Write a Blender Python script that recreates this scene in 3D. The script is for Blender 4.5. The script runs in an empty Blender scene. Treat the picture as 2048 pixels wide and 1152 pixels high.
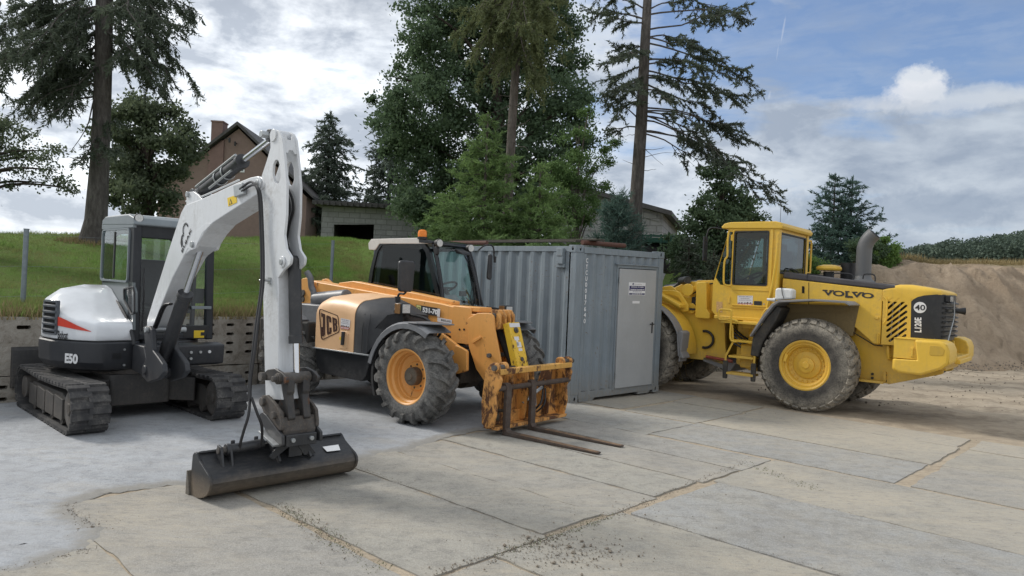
import bpy, bmesh, math, random
import numpy as np
from mathutils import Vector as Vc, Matrix as Mx, noise as mn
from mathutils.geometry import tessellate_polygon
R=math.radians; PI=math.pi
rnd=random.Random(7)
scn=bpy.context.scene
# ---------------------------------------------------------------- camera
F=1450.; TH=-.004; RO=.045; H=1.89
fw=Vc((0,math.cos(TH),math.sin(TH))); up0=Vc((0,-math.sin(TH),math.cos(TH))); r0=Vc((1,0,0))
RX=math.cos(RO)*r0+math.sin(RO)*up0; RY=-math.sin(RO)*r0+math.cos(RO)*up0
cd=bpy.data.cameras.new('camera'); cam=bpy.data.objects.new('camera',cd); scn.collection.objects.link(cam)
cd.sensor_width=36; cd.lens=36*F/2048; cd.clip_end=3000; cd.clip_start=.1
cam.matrix_world=Mx(((RX.x,RY.x,-fw.x,0),(RX.y,RY.y,-fw.y,0),(RX.z,RY.z,-fw.z,H),(0,0,0,1)))
scn.camera=cam
def ray(px,py): return fw+RX*((px-1024)/F)+RY*((576-py)/F)
def gp(px,py,z=0.):
    d=ray(px,py); t=(z-H)/d.z; return Vc((0,0,H))+d*t
def at(px,py,Y):
    d=ray(px,py); return Vc((0,0,H))+d*(Y/d.y)
class Fr:
    "a thing's own frame on the ground; py/pxx/pz read a photo point on one of its planes, in its own metres"
    def __init__(s,o,yaw,rx=0,ry=0):
        s.M=Mx.Translation(Vc(o))@Mx.Rotation(yaw,4,'Z')@Mx.Rotation(rx,4,'X')@Mx.Rotation(ry,4,'Y'); s.I=s.M.inverted()
    def on(s,ax,v,px,py):
        c=s.I@Vc((0,0,H)); d=s.I.to_3x3()@ray(px,py); return c+d*((v-c[ax])/d[ax])
    def py(s,y,pts): return [((p:=s.on(1,y,*q)).x,p.z) for q in pts]
    def pxx(s,x,pts): return [((p:=s.on(0,x,*q)).y,p.z) for q in pts]
    def pz(s,z,pts): return [((p:=s.on(2,z,*q)).x,p.y) for q in pts]
# ---------------------------------------------------------------- objects
def tag(o,label=None,cat=None,group=None,kind=None):
    if label:o['label']=label
    if cat:o['category']=cat
    if group:o['group']=group
    if kind:o['kind']=kind
    return o
def thing(name,fr,label,cat,group=None):
    o=bpy.data.objects.new(name,None); scn.collection.objects.link(o); o.empty_display_size=.2
    o.matrix_world=fr.M if isinstance(fr,Fr) else Mx.Translation(Vc(fr))
    return tag(o,label,cat,group)
def link(name,me,parent=None):
    o=bpy.data.objects.new(name,me); scn.collection.objects.link(o)
    if parent is not None: o.parent=parent
    return o
def copy_tree(o,parent=None):
    c=o.copy(); scn.collection.objects.link(c); c.parent=parent
    for ch in [x for x in scn.objects if x.parent==o]: copy_tree(ch,c)
    return c
def fillet(pts,r,n=4):
    out=[];N=len(pts)
    for i in range(N):
        p=Vc(pts[i][:2]); rr=pts[i][2] if len(pts[i])>2 else r
        a=Vc(pts[i-1][:2])-p; b=Vc(pts[(i+1)%N][:2])-p
        la,lb=a.length,b.length
        if rr<=0 or la<1e-6 or lb<1e-6: out.append(tuple(p)); continue
        a/=la;b/=lb
        d=max(-1,min(1,a.dot(b))); an=math.acos(d)
        if an>PI-.12: out.append(tuple(p)); continue
        t=min(rr/math.tan(an/2),la*.48,lb*.48)
        p0=p+a*t;p1=p+b*t
        for k in range(n+1):
            u=k/n; out.append(tuple(p0*(1-u)**2+p*2*u*(1-u)+p1*u*u))
    return out
def lerp_tab(tab,x):
    if x<=tab[0][0]: return tab[0][1]
    for (a,p),(b,q) in zip(tab,tab[1:]):
        if x<=b: return p+(q-p)*(x-a)/(b-a)
    return tab[-1][1]
def circ(cx,cy,r,n=20,a0=0,a1=2*PI,ry=None):
    full=abs(a1-a0-2*PI)<1e-6
    m=n if full else n+1
    return [(cx+r*math.cos(a0+(a1-a0)*k/n),cy+(ry or r)*math.sin(a0+(a1-a0)*k/n)) for k in range(m)]
class MB:
    def __init__(s): s.v=[];s.f=[];s.mi=[];s.cur=0
    def add(s,vs,fs):
        b=len(s.v); s.v+= [tuple(v) for v in vs]
        for f in fs: s.f.append([b+i for i in f]); s.mi.append(s.cur)
        return s
    def box(s,c,sz,rot=None):
        vs=[Vc((x*sz[0]/2,y*sz[1]/2,z*sz[2]/2)) for x in(-1,1) for y in(-1,1) for z in(-1,1)]
        if rot is not None: vs=[rot@v for v in vs]
        return s.add([v+Vc(c) for v in vs],[(0,1,3,2),(4,6,7,5),(0,4,5,1),(2,3,7,6),(0,2,6,4),(1,5,7,3)])
    def bx(s,x0,x1,y0,y1,z0,z1): return s.box(((x0+x1)/2,(y0+y1)/2,(z0+z1)/2),(abs(x1-x0),abs(y1-y0),abs(z1-z0)))
    def prism(s,pts,a,b,ax=1,holes=(),a2=None,b2=None):
        "polygon (in the plane across axis ax) from coordinate a to b; y: (x,z), x: (y,z), z: (x,y)"
        def mk(p,t): return ((p[0],t,p[1]) if ax==1 else (t,p[0],p[1]) if ax==0 else (p[0],p[1],t))
        loops=[list(pts)]+[list(h) for h in holes]; al=[p for l in loops for p in l]; n=len(al)
        vs=[mk(p,a) for p in al]+[mk(p,b) for p in al]; fs=[]
        if holes:
            tr=tessellate_polygon([[Vc((p[0],p[1],0)) for p in l] for l in loops])
            fs+=[tuple(t) for t in tr]+[tuple(n+i for i in reversed(t)) for t in tr]
        else: fs+=[tuple(range(n)),tuple(range(2*n-1,n-1,-1))]
        o=0
        for l in loops:
            m=len(l)
            for i in range(m):
                j=(i+1)%m; fs.append((o+i,o+j,n+o+j,n+o+i))
            o+=m
        return s.add(vs,fs)
    def ring(s,c,ax,r,n):
        ax=Vc(ax).normalized(); t=ax.orthogonal().normalized(); u=ax.cross(t)
        return [Vc(c)+t*(r*math.cos(2*PI*k/n))+u*(r*math.sin(2*PI*k/n)) for k in range(n)]
    def loft(s,rings,caps=True,close=False):
        n=len(rings[0]);b=[v for r in rings for v in r];fs=[]
        m=len(rings)
        for i in range(m if close else m-1):
            k=(i+1)%m
            for j in range(n): fs.append((i*n+j,i*n+(j+1)%n,k*n+(j+1)%n,k*n+j))
        if caps and not close: fs+=[tuple(range(n-1,-1,-1)),tuple((m-1)*n+j for j in range(n))]
        return s.add(b,fs)
    def cyl(s,p0,p1,r,r1=None,n=16):
        a=Vc(p1)-Vc(p0); return s.loft([s.ring(p0,a,r,n),s.ring(p1,a,r if r1 is None else r1,n)])
    def rev(s,prof,c,ax,n=32,caps=False,close=False):
        "profile of (radius, distance along ax)"
        ax=Vc(ax).normalized(); return s.loft([s.ring(Vc(c)+ax*h,ax,max(r,1e-4),n) for r,h in prof],caps,close)
    def tube(s,pts,r,n=8,sub=0):
        P=[Vc(p) for p in pts]
        if sub:
            Q=[]
            for i in range(len(P)-1):
                p0=P[max(i-1,0)];p1=P[i];p2=P[i+1];p3=P[min(i+2,len(P)-1)]
                for k in range(sub):
                    t=k/sub
                    Q.append(.5*((2*p1)+(p2-p0)*t+(2*p0-5*p1+4*p2-p3)*t*t+(3*p1-p0-3*p2+p3)*t**3))
            P=Q+[P[-1]]
        rs=r if isinstance(r,(list,tuple)) else None
        rings=[];t0=(P[1]-P[0]).normalized();nn=t0.orthogonal().normalized()
        for i,p in enumerate(P):
            t=((P[min(i+1,len(P)-1)]-P[max(i-1,0)])).normalized()
            nn=(nn-t*nn.dot(t));nn=nn.normalized() if nn.length>1e-6 else t.orthogonal().normalized()
            b=t.cross(nn); rr=r if rs is None else (rs[0]+(rs[-1]-rs[0])*i/(len(P)-1))
            rings.append([p+nn*(rr*math.cos(2*PI*k/n))+b*(rr*math.sin(2*PI*k/n)) for k in range(n)])
        return s.loft(rings)
    def tor(s,c,ax,Rr,r,n=32,m=10):
        prof=[(Rr+r*math.cos(2*PI*k/m),r*math.sin(2*PI*k/m)) for k in range(m)]
        return s.rev(prof,c,ax,n,False,True)
    def xf(s,M,i0=0):
        for i in range(i0,len(s.v)): s.v[i]=tuple(M@Vc(s.v[i]))
        return s
    def build(s,name,mat,parent=None,bev=0,ang=35,seg=2):
        me=bpy.data.meshes.new(name); me.from_pydata(s.v,[],s.f)
        for m in (mat if isinstance(mat,(list,tuple)) else [mat]): me.materials.append(m)
        if max(s.mi,default=0)>0: me.polygons.foreach_set('material_index',s.mi)
        bm=bmesh.new(); bm.from_mesh(me); bmesh.ops.recalc_face_normals(bm,faces=bm.faces); bm.to_mesh(me); bm.free()
        me.polygons.foreach_set('use_smooth',[True]*len(me.polygons)); me.set_sharp_from_angle(angle=R(ang)); me.update()
        o=link(name,me,parent)
        if bev:
            b=o.modifiers.new('bev','BEVEL'); b.width=bev; b.segments=seg; b.limit_method='ANGLE'; b.angle_limit=R(40); b.harden_normals=False
        return o
def arr_mesh(name,verts,faces,mat,parent=None,smooth=False):
    "numpy (n,3) verts and (m,k) faces"
    me=bpy.data.meshes.new(name); verts=np.asarray(verts,np.float32); faces=np.asarray(faces,np.int32); k=faces.shape[1]
    me.vertices.add(len(verts)); me.vertices.foreach_set('co',verts.ravel())
    me.loops.add(faces.size); me.loops.foreach_set('vertex_index',faces.ravel())
    me.polygons.add(len(faces)); me.polygons.foreach_set('loop_start',np.arange(0,faces.size,k,dtype=np.int32))
    me.polygons.foreach_set('use_smooth',np.full(len(faces),smooth))
    me.update(calc_edges=True)
    me.materials.append(mat); return link(name,me,parent)
def mirror_y(o,name=None):
    c=o.copy(); c.data=o.data.copy(); scn.collection.objects.link(c)
    for v in c.data.vertices: v.co.y=-v.co.y
    c.data.flip_normals(); return c
# text as a thin mesh: origin at pos, x axis ux, y axis uy
def text_mesh(txt,size,bold=0,ext=.0015,sx=1,align='LEFT',shear=0,sp=1):
    cu=bpy.data.curves.new('lettering','FONT'); cu.body=txt; cu.size=size; cu.extrude=ext; cu.offset=bold; cu.align_x=align; cu.resolution_u=3; cu.shear=shear; cu.space_character=sp
    to=bpy.data.objects.new('t',cu); scn.collection.objects.link(to); dg=bpy.context.evaluated_depsgraph_get()
    me=bpy.data.meshes.new_from_object(to.evaluated_get(dg)); bpy.data.objects.remove(to); bpy.data.curves.remove(cu)
    for v in me.vertices: v.co.x*=sx
    return me
def lettering(name,txt,size,pos,ux,uy,mat,parent,bold=0,sx=1,align='CENTER',ext=.0015,fit=None,shear=0,sp=1,bend=None):
    me=text_mesh(txt,size,bold,ext,sx,align,shear,sp)
    xs=[v.co.x for v in me.vertices];ys=[v.co.y for v in me.vertices]
    if fit: # (width,height) box, centred on pos
        w,h=max(xs)-min(xs),max(ys)-min(ys); cx,cy=(max(xs)+min(xs))/2,(max(ys)+min(ys))/2
        for v in me.vertices: v.co.x=(v.co.x-cx)*fit[0]/w; v.co.y=(v.co.y-cy)*fit[1]/h
    ux=Vc(ux).normalized(); uy=Vc(uy).normalized(); n=ux.cross(uy)
    M=Mx(((ux.x,uy.x,n.x,pos[0]),(ux.y,uy.y,n.y,pos[1]),(ux.z,uy.z,n.z,pos[2]),(0,0,0,1)))
    me.transform(M); me.materials.clear(); me.materials.append(mat)
    return link(name,me,parent)
# ---------------------------------------------------------------- materials
class NT:
    def __init__(s,name):
        s.m=bpy.data.materials.new(name); s.m.use_nodes=True; s.t=s.m.node_tree; s.N=s.t.nodes; s.L=s.t.links; s.b=s.N['Principled BSDF']; s.out=s.N['Material Output']
    def n(s,typ,ins=None,**kw):
        x=s.N.new('ShaderNode'+typ)
        for k,v in kw.items(): setattr(x,k,v)
        for k,v in (ins or {}).items(): s.put(x.inputs[k],v)
        return x
    def put(s,sock,v):
        if isinstance(v,bpy.types.NodeSocket): s.L.new(v,sock)
        elif isinstance(v,bpy.types.Node): s.L.new(v.outputs[0],sock)
        else: sock.default_value=v
    def mix(s,f,a,b,mode='MIX'):
        x=s.N.new('ShaderNodeMix'); x.data_type='RGBA'; x.blend_type=mode
        s.put(x.inputs['Factor'],f)
        for k,v in ((6,a),(7,b)): s.put(x.inputs[k],(*v,1) if isinstance(v,tuple) and len(v)==3 else (v,v,v,1) if isinstance(v,(int,float)) else v)
        return x.outputs[2]
    def ma(s,op,a,b=0.,c=None,clamp=False):
        x=s.N.new('ShaderNodeMath'); x.operation=op; x.use_clamp=clamp; s.put(x.inputs[0],a); s.put(x.inputs[1],b)
        if c is not None: s.put(x.inputs[2],c)
        return x.outputs[0]
    def noise(s,vec,scale,det=4,rough=.6,dist=0):
        x=s.n('TexNoise',{'Scale':scale,'Detail':det,'Roughness':rough,'Distortion':dist}); 
        if vec is not None: s.put(x.inputs['Vector'],vec)
        return x.outputs['Fac']
    def ramp(s,f,lo,hi,a=0.,b=1.):
        x=s.n('MapRange',{'Value':f,'From Min':lo,'From Max':hi,'To Min':a,'To Max':b}); x.clamp=True; return x.outputs['Result']
    def coord(s,k='Object'): return s.n('TexCoord').outputs[k]
    def pos(s): return s.n('NewGeometry').outputs['Position']
    def scale(s,v,sc): 
        x=s.n('VectorMath',operation='MULTIPLY'); s.put(x.inputs[0],v); x.inputs[1].default_value=sc; return x.outputs[0]
    def bump(s,h,st=.3,d=.01,nrm=None):
        x=s.n('Bump',{'Strength':st,'Distance':d,'Height':h})
        if nrm is not None: s.put(x.inputs['Normal'],nrm)
        s.put(s.b.inputs['Normal'],x.outputs[0]); return x.outputs[0]
    def fin(s,col=None,rough=None,metal=None,spec=None):
        for k,v in (('Base Color',col),('Roughness',rough),('Metallic',metal),('Specular IOR Level',spec)):
            if v is not None: s.put(s.b.inputs[k],(*v,1) if isinstance(v,tuple) and len(v)==3 else v)
        return s.m
def sr(c): # sRGB 0-255 -> linear
    return tuple(((x/255)/12.92 if x/255<=.04045 else ((x/255+.055)/1.055)**2.4) for x in c)
def paint(name,col,rough=.4,dirt=.25,dcol=(.16,.13,.10),rust=0,scale=3,mud=0,mudz=.8,coat=0,spec=.5):
    t=NT(name); v=t.coord(); n1=t.noise(v,scale,6,.65); n2=t.noise(v,scale*9,4,.7)
    c=t.mix(t.ramp(n1,.35,.7),tuple(x*.9 for x in col),tuple(min(1,x*1.06) for x in col))
    d=t.ma('MULTIPLY',t.ramp(n1,.45,.75),t.ramp(n2,.35,.7)); d=t.ma('MULTIPLY',d,dirt*1.6,clamp=True)
    c=t.mix(d,c,dcol); r=t.ma('ADD',rough,t.ma('MULTIPLY',d,.5))
    # dust film and thin runs
    st=t.noise(t.scale(v,(14,14,1.2)),1.5,3,.6)
    c=t.mix(t.ramp(st,.55,.8,0,dirt*.5),c,tuple(x*.8 for x in dcol))
    if mud:
        z=t.n('SeparateXYZ',{'Vector':v}).outputs[2]
        zz=t.ma('ADD',z,t.ma('MULTIPLY',n2,-.35)); mm=t.ramp(zz,mudz-.15,mudz-.75,0,mud); mm=t.ma('MULTIPLY',mm,t.ramp(n2,.2,.6,.45,1))
        c=t.mix(mm,c,(.30,.24,.17)); r=t.ma('ADD',r,t.ma('MULTIPLY',mm,.4))
    if rust:
        rn=t.noise(t.scale(v,(1,1,.6)),scale*2.0,10,.74,.5); m=t.ramp(rn,.63-.20*rust,.67-.15*rust)
        rc=t.mix(t.noise(v,60,4),(.045,.018,.010),(.16,.07,.03)); c=t.mix(m,c,rc); r=t.mix(m,r,.85); 
    sf=t.noise(t.scale(v,(1,1,2.2)),scale*11,6,.78,.8); c=t.mix(t.ramp(sf,.635,.70,0,min(.75,dirt*1.8)),c,tuple(x*.45 for x in dcol)); c=t.mix(t.ramp(sf,.34,.28,0,min(.5,dirt*1.2)),c,tuple(min(1,x*1.15+.05) for x in col))
    t.bump(n2,.15,.004)
    t.fin(c,r,spec=spec)
    if coat: t.b.inputs['Coat Weight'].default_value=coat; t.b.inputs['Coat Roughness'].default_value=.12
    return t.m
def plain(name,col,rough=.6,metal=0,bump=0,var=.15,sc=20,spec=.5):
    t=NT(name); v=t.coord(); n=t.noise(v,sc,5,.65)
    c=t.mix(t.ramp(n,.3,.7),tuple(x*(1-var) for x in col),tuple(min(1,x*(1+var)) for x in col))
    if bump: t.bump(n,bump,.01)
    return t.fin(c,rough,metal,spec)
def rust_steel(name,a=(.05,.028,.018),b=(.16,.085,.05),c=(.10,.09,.085),rough=.75):
    t=NT(name); v=t.coord(); n=t.noise(v,6,8,.7); n2=t.noise(v,45,5,.7)
    q=t.mix(t.ramp(n,.35,.65),a,c); q=t.mix(t.ramp(n2,.5,.7,0,.8),q,b); t.bump(n2,.4,.006)
    return t.fin(q,rough,.25)
def glass(name,tint=(.55,.68,.66),rough=.02,thin=.75):
    "a pane: mostly see-through with a clear reflection"
    t=NT(name); t.N.remove(t.b)
    tr=t.n('BsdfTransparent',{'Color':(*tint,1)}); gl=t.n('BsdfGlossy',{'Color':(1,1,1,1),'Roughness':rough})
    g=t.n('NewGeometry'); dt=t.n('VectorMath',operation='DOT_PRODUCT'); t.L.new(g.outputs['Incoming'],dt.inputs[0]); t.L.new(g.outputs['Normal'],dt.inputs[1])
    c=t.ma('SUBTRACT',1.,t.ma('ABSOLUTE',dt.outputs['Value'])); f=t.ma('MULTIPLY_ADD',t.ma('POWER',c,5.),.9,.035,clamp=True)
    mx=t.n('MixShader',{0:f,1:tr.outputs[0],2:gl.outputs[0]}); t.L.new(mx.outputs[0],t.out.inputs[0]); return t.m
M={}
# ---------------------------------------------------------------- sky and sun
SUN_AZ,SUN_EL=R(-66),R(38)      # azimuth from the camera's forward direction, clockwise positive
def world():
    w=bpy.data.worlds.new('World'); scn.world=w; w.use_nodes=True; t=w.node_tree; N=t.nodes; L=t.links; N.clear()
    q=NT.__new__(NT); q.t=t;q.N=N;q.L=L
    out=N.new('ShaderNodeOutputWorld')
    sky=q.n('TexSky'); sky.sky_type='NISHITA'; sky.sun_disc=False; sky.sun_elevation=SUN_EL; sky.sun_rotation=SUN_AZ; sky.air_density=1.0; sky.dust_density=1.2; sky.ozone_density=1.5
    d=q.n('TexCoord').outputs['Generated']; s=q.n('SeparateXYZ',{'Vector':d})
    az=q.ma('ARCTAN2',s.outputs[0],s.outputs[1]); el=q.ma('ARCSINE',s.outputs[2])
    def vec(kx,ky,ox=0.,oy=0.): return q.n('CombineXYZ',{0:q.ma('MULTIPLY_ADD',az,kx,ox),1:q.ma('MULTIPLY_ADD',el,ky,oy),2:0.}).outputs[0]
    skyc=q.mix(1.0,sky.outputs[0],(SKYK,SKYK,SKYK),'MULTIPLY')
    # deepen/clean blue of the clear part
    skyc=q.mix(1.0,skyc,(.72,.88,1.12),'MULTIPLY')
    skyc=q.mix(.26,skyc,(.30,.38,.50))
    # stratus sheet: broken white layers over the left two thirds, a grey band low on the right
    n1=q.noise(vec(3.2,9,3.1,1.7),1.35,10,.58,.5); n2=q.noise(vec(8,30,1.1,7.7),1.0,8,.62,.4); n3=q.noise(vec(5,9,9.,2.),2.2,8,.6,.2)
    left=q.ramp(az,.30,-.02)           # 1 on the left, 0 on the right
    low=q.ramp(el,.30,.16)             # 1 near the horizon
    cov=q.ma('MAXIMUM',left,low)
    dens=q.ma('ADD',q.ma('MULTIPLY',n1,.75),q.ma('MULTIPLY',n2,.25))
    thr=q.ramp(cov,0,1,.60,.28)
    m=q.ramp(q.ma('SUBTRACT',dens,thr),-.02,.13)
    m=q.ma('MAXIMUM',m,q.ma('MULTIPLY',q.ramp(q.ma('ADD',q.ma('MULTIPLY',n2,.6),q.ma('MULTIPLY',n3,.4)),.44,.66),.42))
    # brightness of the cloud: thick parts grey, thin parts bright; brightest towards the sun
    sunny=q.ramp(az,.45,-.35)
    thick=q.ramp(q.ma('ADD',q.ma('MULTIPLY',n1,.5),q.ma('MULTIPLY',n3,.5)),.42,.58)
    hi=q.mix(sunny,(.40,.445,.50),(.93,.96,.99)); lo=q.mix(sunny,(.245,.29,.36),(.40,.44,.50))
    cc=q.mix(thick,hi,lo)
    topg=q.ma('MULTIPLY',q.ramp(q.ma('ADD',el,q.ma('MULTIPLY',n3,.12)),.36,.46),q.ramp(az,.1,-.1))            # grey lid high on the left
    cc=q.mix(q.ma('MULTIPLY',topg,.8),cc,(.25,.28,.33))
    col=q.mix(q.ma('MULTIPLY',m,.96),skyc,cc)
    # one small bright cumulus, and two scraps of an old vapour trail
    def blob(px,py,rx,ry,tilt=0):
        v=ray(px,py).normalized(); a0=math.atan2(v.x,v.y); e0=math.asin(v.z)
        dx=q.ma('SUBTRACT',az,a0); dy=q.ma('SUBTRACT',el,e0); c,s_=math.cos(tilt),math.sin(tilt)
        X=q.ma('ADD',q.ma('MULTIPLY',dx,c),q.ma('MULTIPLY',dy,s_)); Y=q.ma('SUBTRACT',q.ma('MULTIPLY',dy,c),q.ma('MULTIPLY',dx,s_))
        X=q.ma('DIVIDE',X,rx);Y=q.ma('DIVIDE',Y,ry)
        return q.ma('SQRT',q.ma('ADD',q.ma('MULTIPLY',X,X),q.ma('MULTIPLY',Y,Y)))
    nb=q.noise(vec(30,30),1.3,8,.6,.3); nf=q.noise(vec(60,60),1.4,6,.65)
    for (px,py,rx,ry,tl,c,k) in ((1842,185,.032,.014,0,(.42,.45,.50),.9),(1842,158,.028,.018,0,(.58,.60,.62),.8),(1900,205,.09,.012,0,(.46,.49,.53),.6),(1780,205,.07,.010,0,(.44,.47,.52),.5),(1815,182,.028,.013,0,(.55,.57,.61),.8),(1870,180,.020,.014,0,(.55,.57,.61),.8),(1955,190,.08,.014,-.1,(.44,.48,.53),.55),
                               (1566,62,.0012,.016,-.14,(.42,.46,.54),.35),(1555,105,.0008,.010,-.1,(.40,.45,.53),.3),(1539,190,.002,.007,-.2,(.42,.46,.54),.35),
                               (1640,430,.07,.035,.2,(.20,.25,.32),.5),(1850,420,.10,.03,0,(.20,.25,.33),.5),(1180,70,.05,.035,.3,(.56,.60,.64),.5)):
        dd=q.ma('ADD',blob(px,py,rx,ry,tl),q.ma('MULTIPLY',q.ma('SUBTRACT',q.ma('ADD',q.ma('MULTIPLY',nb,.7),q.ma('MULTIPLY',nf,.3)),.5),2.2))
        col=q.mix(q.ma('MULTIPLY',q.ramp(dd,1.05,.55),k),col,c)
    # unseen sky behind, beside and above: brighter cloud added to fill shaded sides
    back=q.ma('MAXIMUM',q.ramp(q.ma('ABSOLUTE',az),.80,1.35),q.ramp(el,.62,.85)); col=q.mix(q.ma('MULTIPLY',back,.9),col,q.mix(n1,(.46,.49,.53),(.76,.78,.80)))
    # below the horizon: plain ground-coloured bounce
    col=q.mix(q.ramp(el,-.01,-.05),col,(.17,.16,.13))
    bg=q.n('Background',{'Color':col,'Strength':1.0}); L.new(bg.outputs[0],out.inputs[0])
SKYK=.085
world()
sl=bpy.data.lights.new('sun','SUN'); so=bpy.data.objects.new('sun',sl); scn.collection.objects.link(so)
sl.energy=2.0; sl.angle=R(12); sl.color=(1,.95,.88)
sd=Vc((math.sin(SUN_AZ)*math.cos(SUN_EL),math.cos(SUN_AZ)*math.cos(SUN_EL),math.sin(SUN_EL)))
so.rotation_euler=sd.to_track_quat('Z','Y').to_euler(); so.location=(-30,30,40)
scn.view_settings.view_transform='Standard'; scn.view_settings.look='None'; scn.view_settings.exposure=.52; scn.view_settings.gamma=1
# ---------------------------------------------------------------- ground
GY=-.7560                        # the yard's own direction: u along the long slabs, v across them
gu=Vc((math.cos(GY),math.sin(GY),0)); gv=Vc((-math.sin(GY),math.cos(GY),0))
def uv(u,v,z=0): p=gu*u+gv*v; return Vc((p.x,p.y,z))
def fbm(x,y,z=0,o=4): return mn.fractal(Vc((x,y,z)),1.,2.,o)
def m_sand():
    t=NT('sand'); p=t.pos(); n1=t.noise(p,.35,6,.6); n2=t.noise(p,4,8,.7); n3=t.noise(p,40,4,.7)
    mp=t.n('Mapping'); t.L.new(p,mp.inputs['Vector']); mp.inputs['Rotation'].default_value=(0,0,-GY); mp.inputs['Scale'].default_value=(1.2,5.5,1); tr=t.noise(mp.outputs[0],2.6,7,.68,.7)
    c=t.mix(t.ramp(n1,.3,.7),(.40,.335,.25),(.52,.44,.335)); c=t.mix(t.ramp(n2,.45,.66,0,.75),c,(.33,.275,.21)); c=t.mix(t.ramp(n3,.5,.8,0,.35),c,(.25,.21,.165))
    c=t.mix(t.ramp(tr,.52,.62,0,.5),c,(.27,.22,.165))
    s2=t.n('SeparateXYZ',{'Vector':mp.outputs[0]}).outputs; nw=t.noise(p,1.5,4,.6); lugw=t.ma('SINE',t.ma('MULTIPLY_ADD',s2[0],38.,t.ma('MULTIPLY',nw,9.))); lane=t.ma('SINE',t.ma('MULTIPLY_ADD',s2[1],1.15,t.ma('MULTIPLY',nw,3.))); tp=t.ma('MULTIPLY',t.ma('MULTIPLY',t.ma('MULTIPLY',t.ramp(lugw,.1,.6),t.ramp(t.n('VectorMath',{0:p,1:tuple(gv)},operation='DOT_PRODUCT').outputs['Value'],11.9,12.3)),t.ramp(lane,.0,.5)),t.ramp(n2,.36,.56)); c=t.mix(t.ma('MULTIPLY',tp,.6),c,(.20,.16,.115))
    h=t.ma('ADD',t.ma('MULTIPLY',n2,.7),t.ma('ADD',t.ma('MULTIPLY',n3,.12),t.ma('SUBTRACT',t.ma('MULTIPLY',tr,1.0),t.ma('MULTIPLY',tp,.5))))
    t.bump(h,.8,.05); return t.fin(c,.95,spec=.2)
M['sand']=m_sand()
def m_conc(name,base,sand=.5,tint=0,isl=True,tone=False):
    t=NT(name); p=t.pos(); n1=t.noise(p,.9,6,.6); n2=t.noise(p,6,9,.72,.4); n3=t.noise(p,55,4,.75); n4=t.noise(p,220,2,.6)
    c=t.mix(t.ramp(n1,.3,.7),tuple(x*.86 for x in base),tuple(x*1.1 for x in base))
    if isl:
        r=t.n('NewGeometry').outputs['Random Per Island']
        c=t.mix(t.ramp(r,0,1,0,.75),c,(base[0]*1.05,base[1]*1.03,base[2]*.93)); c=t.mix(t.ramp(t.ma('FRACT',t.ma('MULTIPLY',r,7.3)),0,1,0,.18),c,tuple(x*.62 for x in base))
    if tone:
        ta=t.n('Attribute'); ta.attribute_name='tone'; tn=ta.outputs['Fac']
        c=t.mix(t.ma('MULTIPLY',t.ramp(tn,-.1,-1,0,.6),t.ramp(t.noise(p,2.2,9,.75,.8),.62,.40,.25,1)),c,t.mix(n2,(.30,.32,.34),(.38,.395,.405)))
    c=t.mix(t.ramp(n2,.46,.63,0,.5),c,tuple(x*.52 for x in base)); c=t.mix(t.ramp(t.noise(p,.55,8,.7,.7),.50,.66,0,.38),c,tuple(x*.55 for x in base)); c=t.mix(t.ramp(t.noise(t.scale(p,(1,1,1)),2.7,9,.8,1.5),.57,.64,0,.4),c,(.15,.14,.125)); c=t.mix(t.ramp(n3,.52,.75,0,.38),c,(.12,.115,.11)); c=t.mix(t.ramp(n3,.46,.25,0,.35),c,(.56,.55,.52))
    x=t.n('SeparateXYZ',{'Vector':p}); right=t.ramp(x.outputs[0],-1.5,5.5,.02,.22)
    mp=t.n('Mapping'); t.L.new(p,mp.inputs['Vector']); mp.inputs['Rotation'].default_value=(0,0,-GY); mp.inputs['Scale'].default_value=(.45,1.5,1)
    sn=t.noise(mp.outputs[0],1.3,12,.76,.9); sn2=t.noise(p,.45,5,.65)
    fl=t.noise(mp.outputs[0],16,5,.8,.6); c=t.mix(t.ramp(fl,.56,.66,0,.45),c,tuple(x*.42 for x in base)); c=t.mix(t.ramp(fl,.40,.30,0,.35),c,tuple(min(1,x*1.35) for x in base))
    m=t.ramp(t.ma('ADD',t.ma('ADD',t.ma('MULTIPLY',sn,.6),t.ma('MULTIPLY',sn2,.4)),t.ma('MULTIPLY',right,.45*sand)),.52,.68)
    if tone: m=t.ma('MULTIPLY',t.ramp(t.ma('ADD',t.ma('ADD',t.ma('MULTIPLY',sn,.6),t.ma('MULTIPLY',sn2,.4)),t.ma('MULTIPLY_ADD',tn,.06,t.ma('ADD',t.ma('MULTIPLY',right,.25),t.ramp(t.n('VectorMath',{0:p,1:tuple(gv)},operation='DOT_PRODUCT').outputs['Value'],8.4,11.6,0,.09)))),.49,.66),1.)
    m=t.ma('MULTIPLY',t.ma('MULTIPLY',m,t.ramp(n3,.2,.6,.35,.9)),t.ramp(fl,.62,.45,.25,1))
    ag=t.n('TexVoronoi',{'Vector':p,'Scale':75.}).outputs['Distance']; c=t.mix(t.ramp(ag,.45,.15,0,.28),c,(.52,.50,.47)); c=t.mix(t.ramp(t.noise(p,26,3,.8),.60,.68,0,.45),c,(.17,.16,.15))
    c=t.mix(m,c,t.mix(n2,(.40,.355,.275),(.50,.445,.355)))
    c=t.mix(t.ramp(n4,.35,.8,0,.25),c,tuple(x*.6 for x in base))
    t.bump(t.ma('ADD',t.ma('MULTIPLY',n2,.6),t.ma('MULTIPLY',n3,.5)),.8,.016)
    return t.fin(c,.92,spec=.25)
M['slab']=m_conc('concrete_slab_grey',(.345,.333,.307),.9,tone=True)
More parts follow.
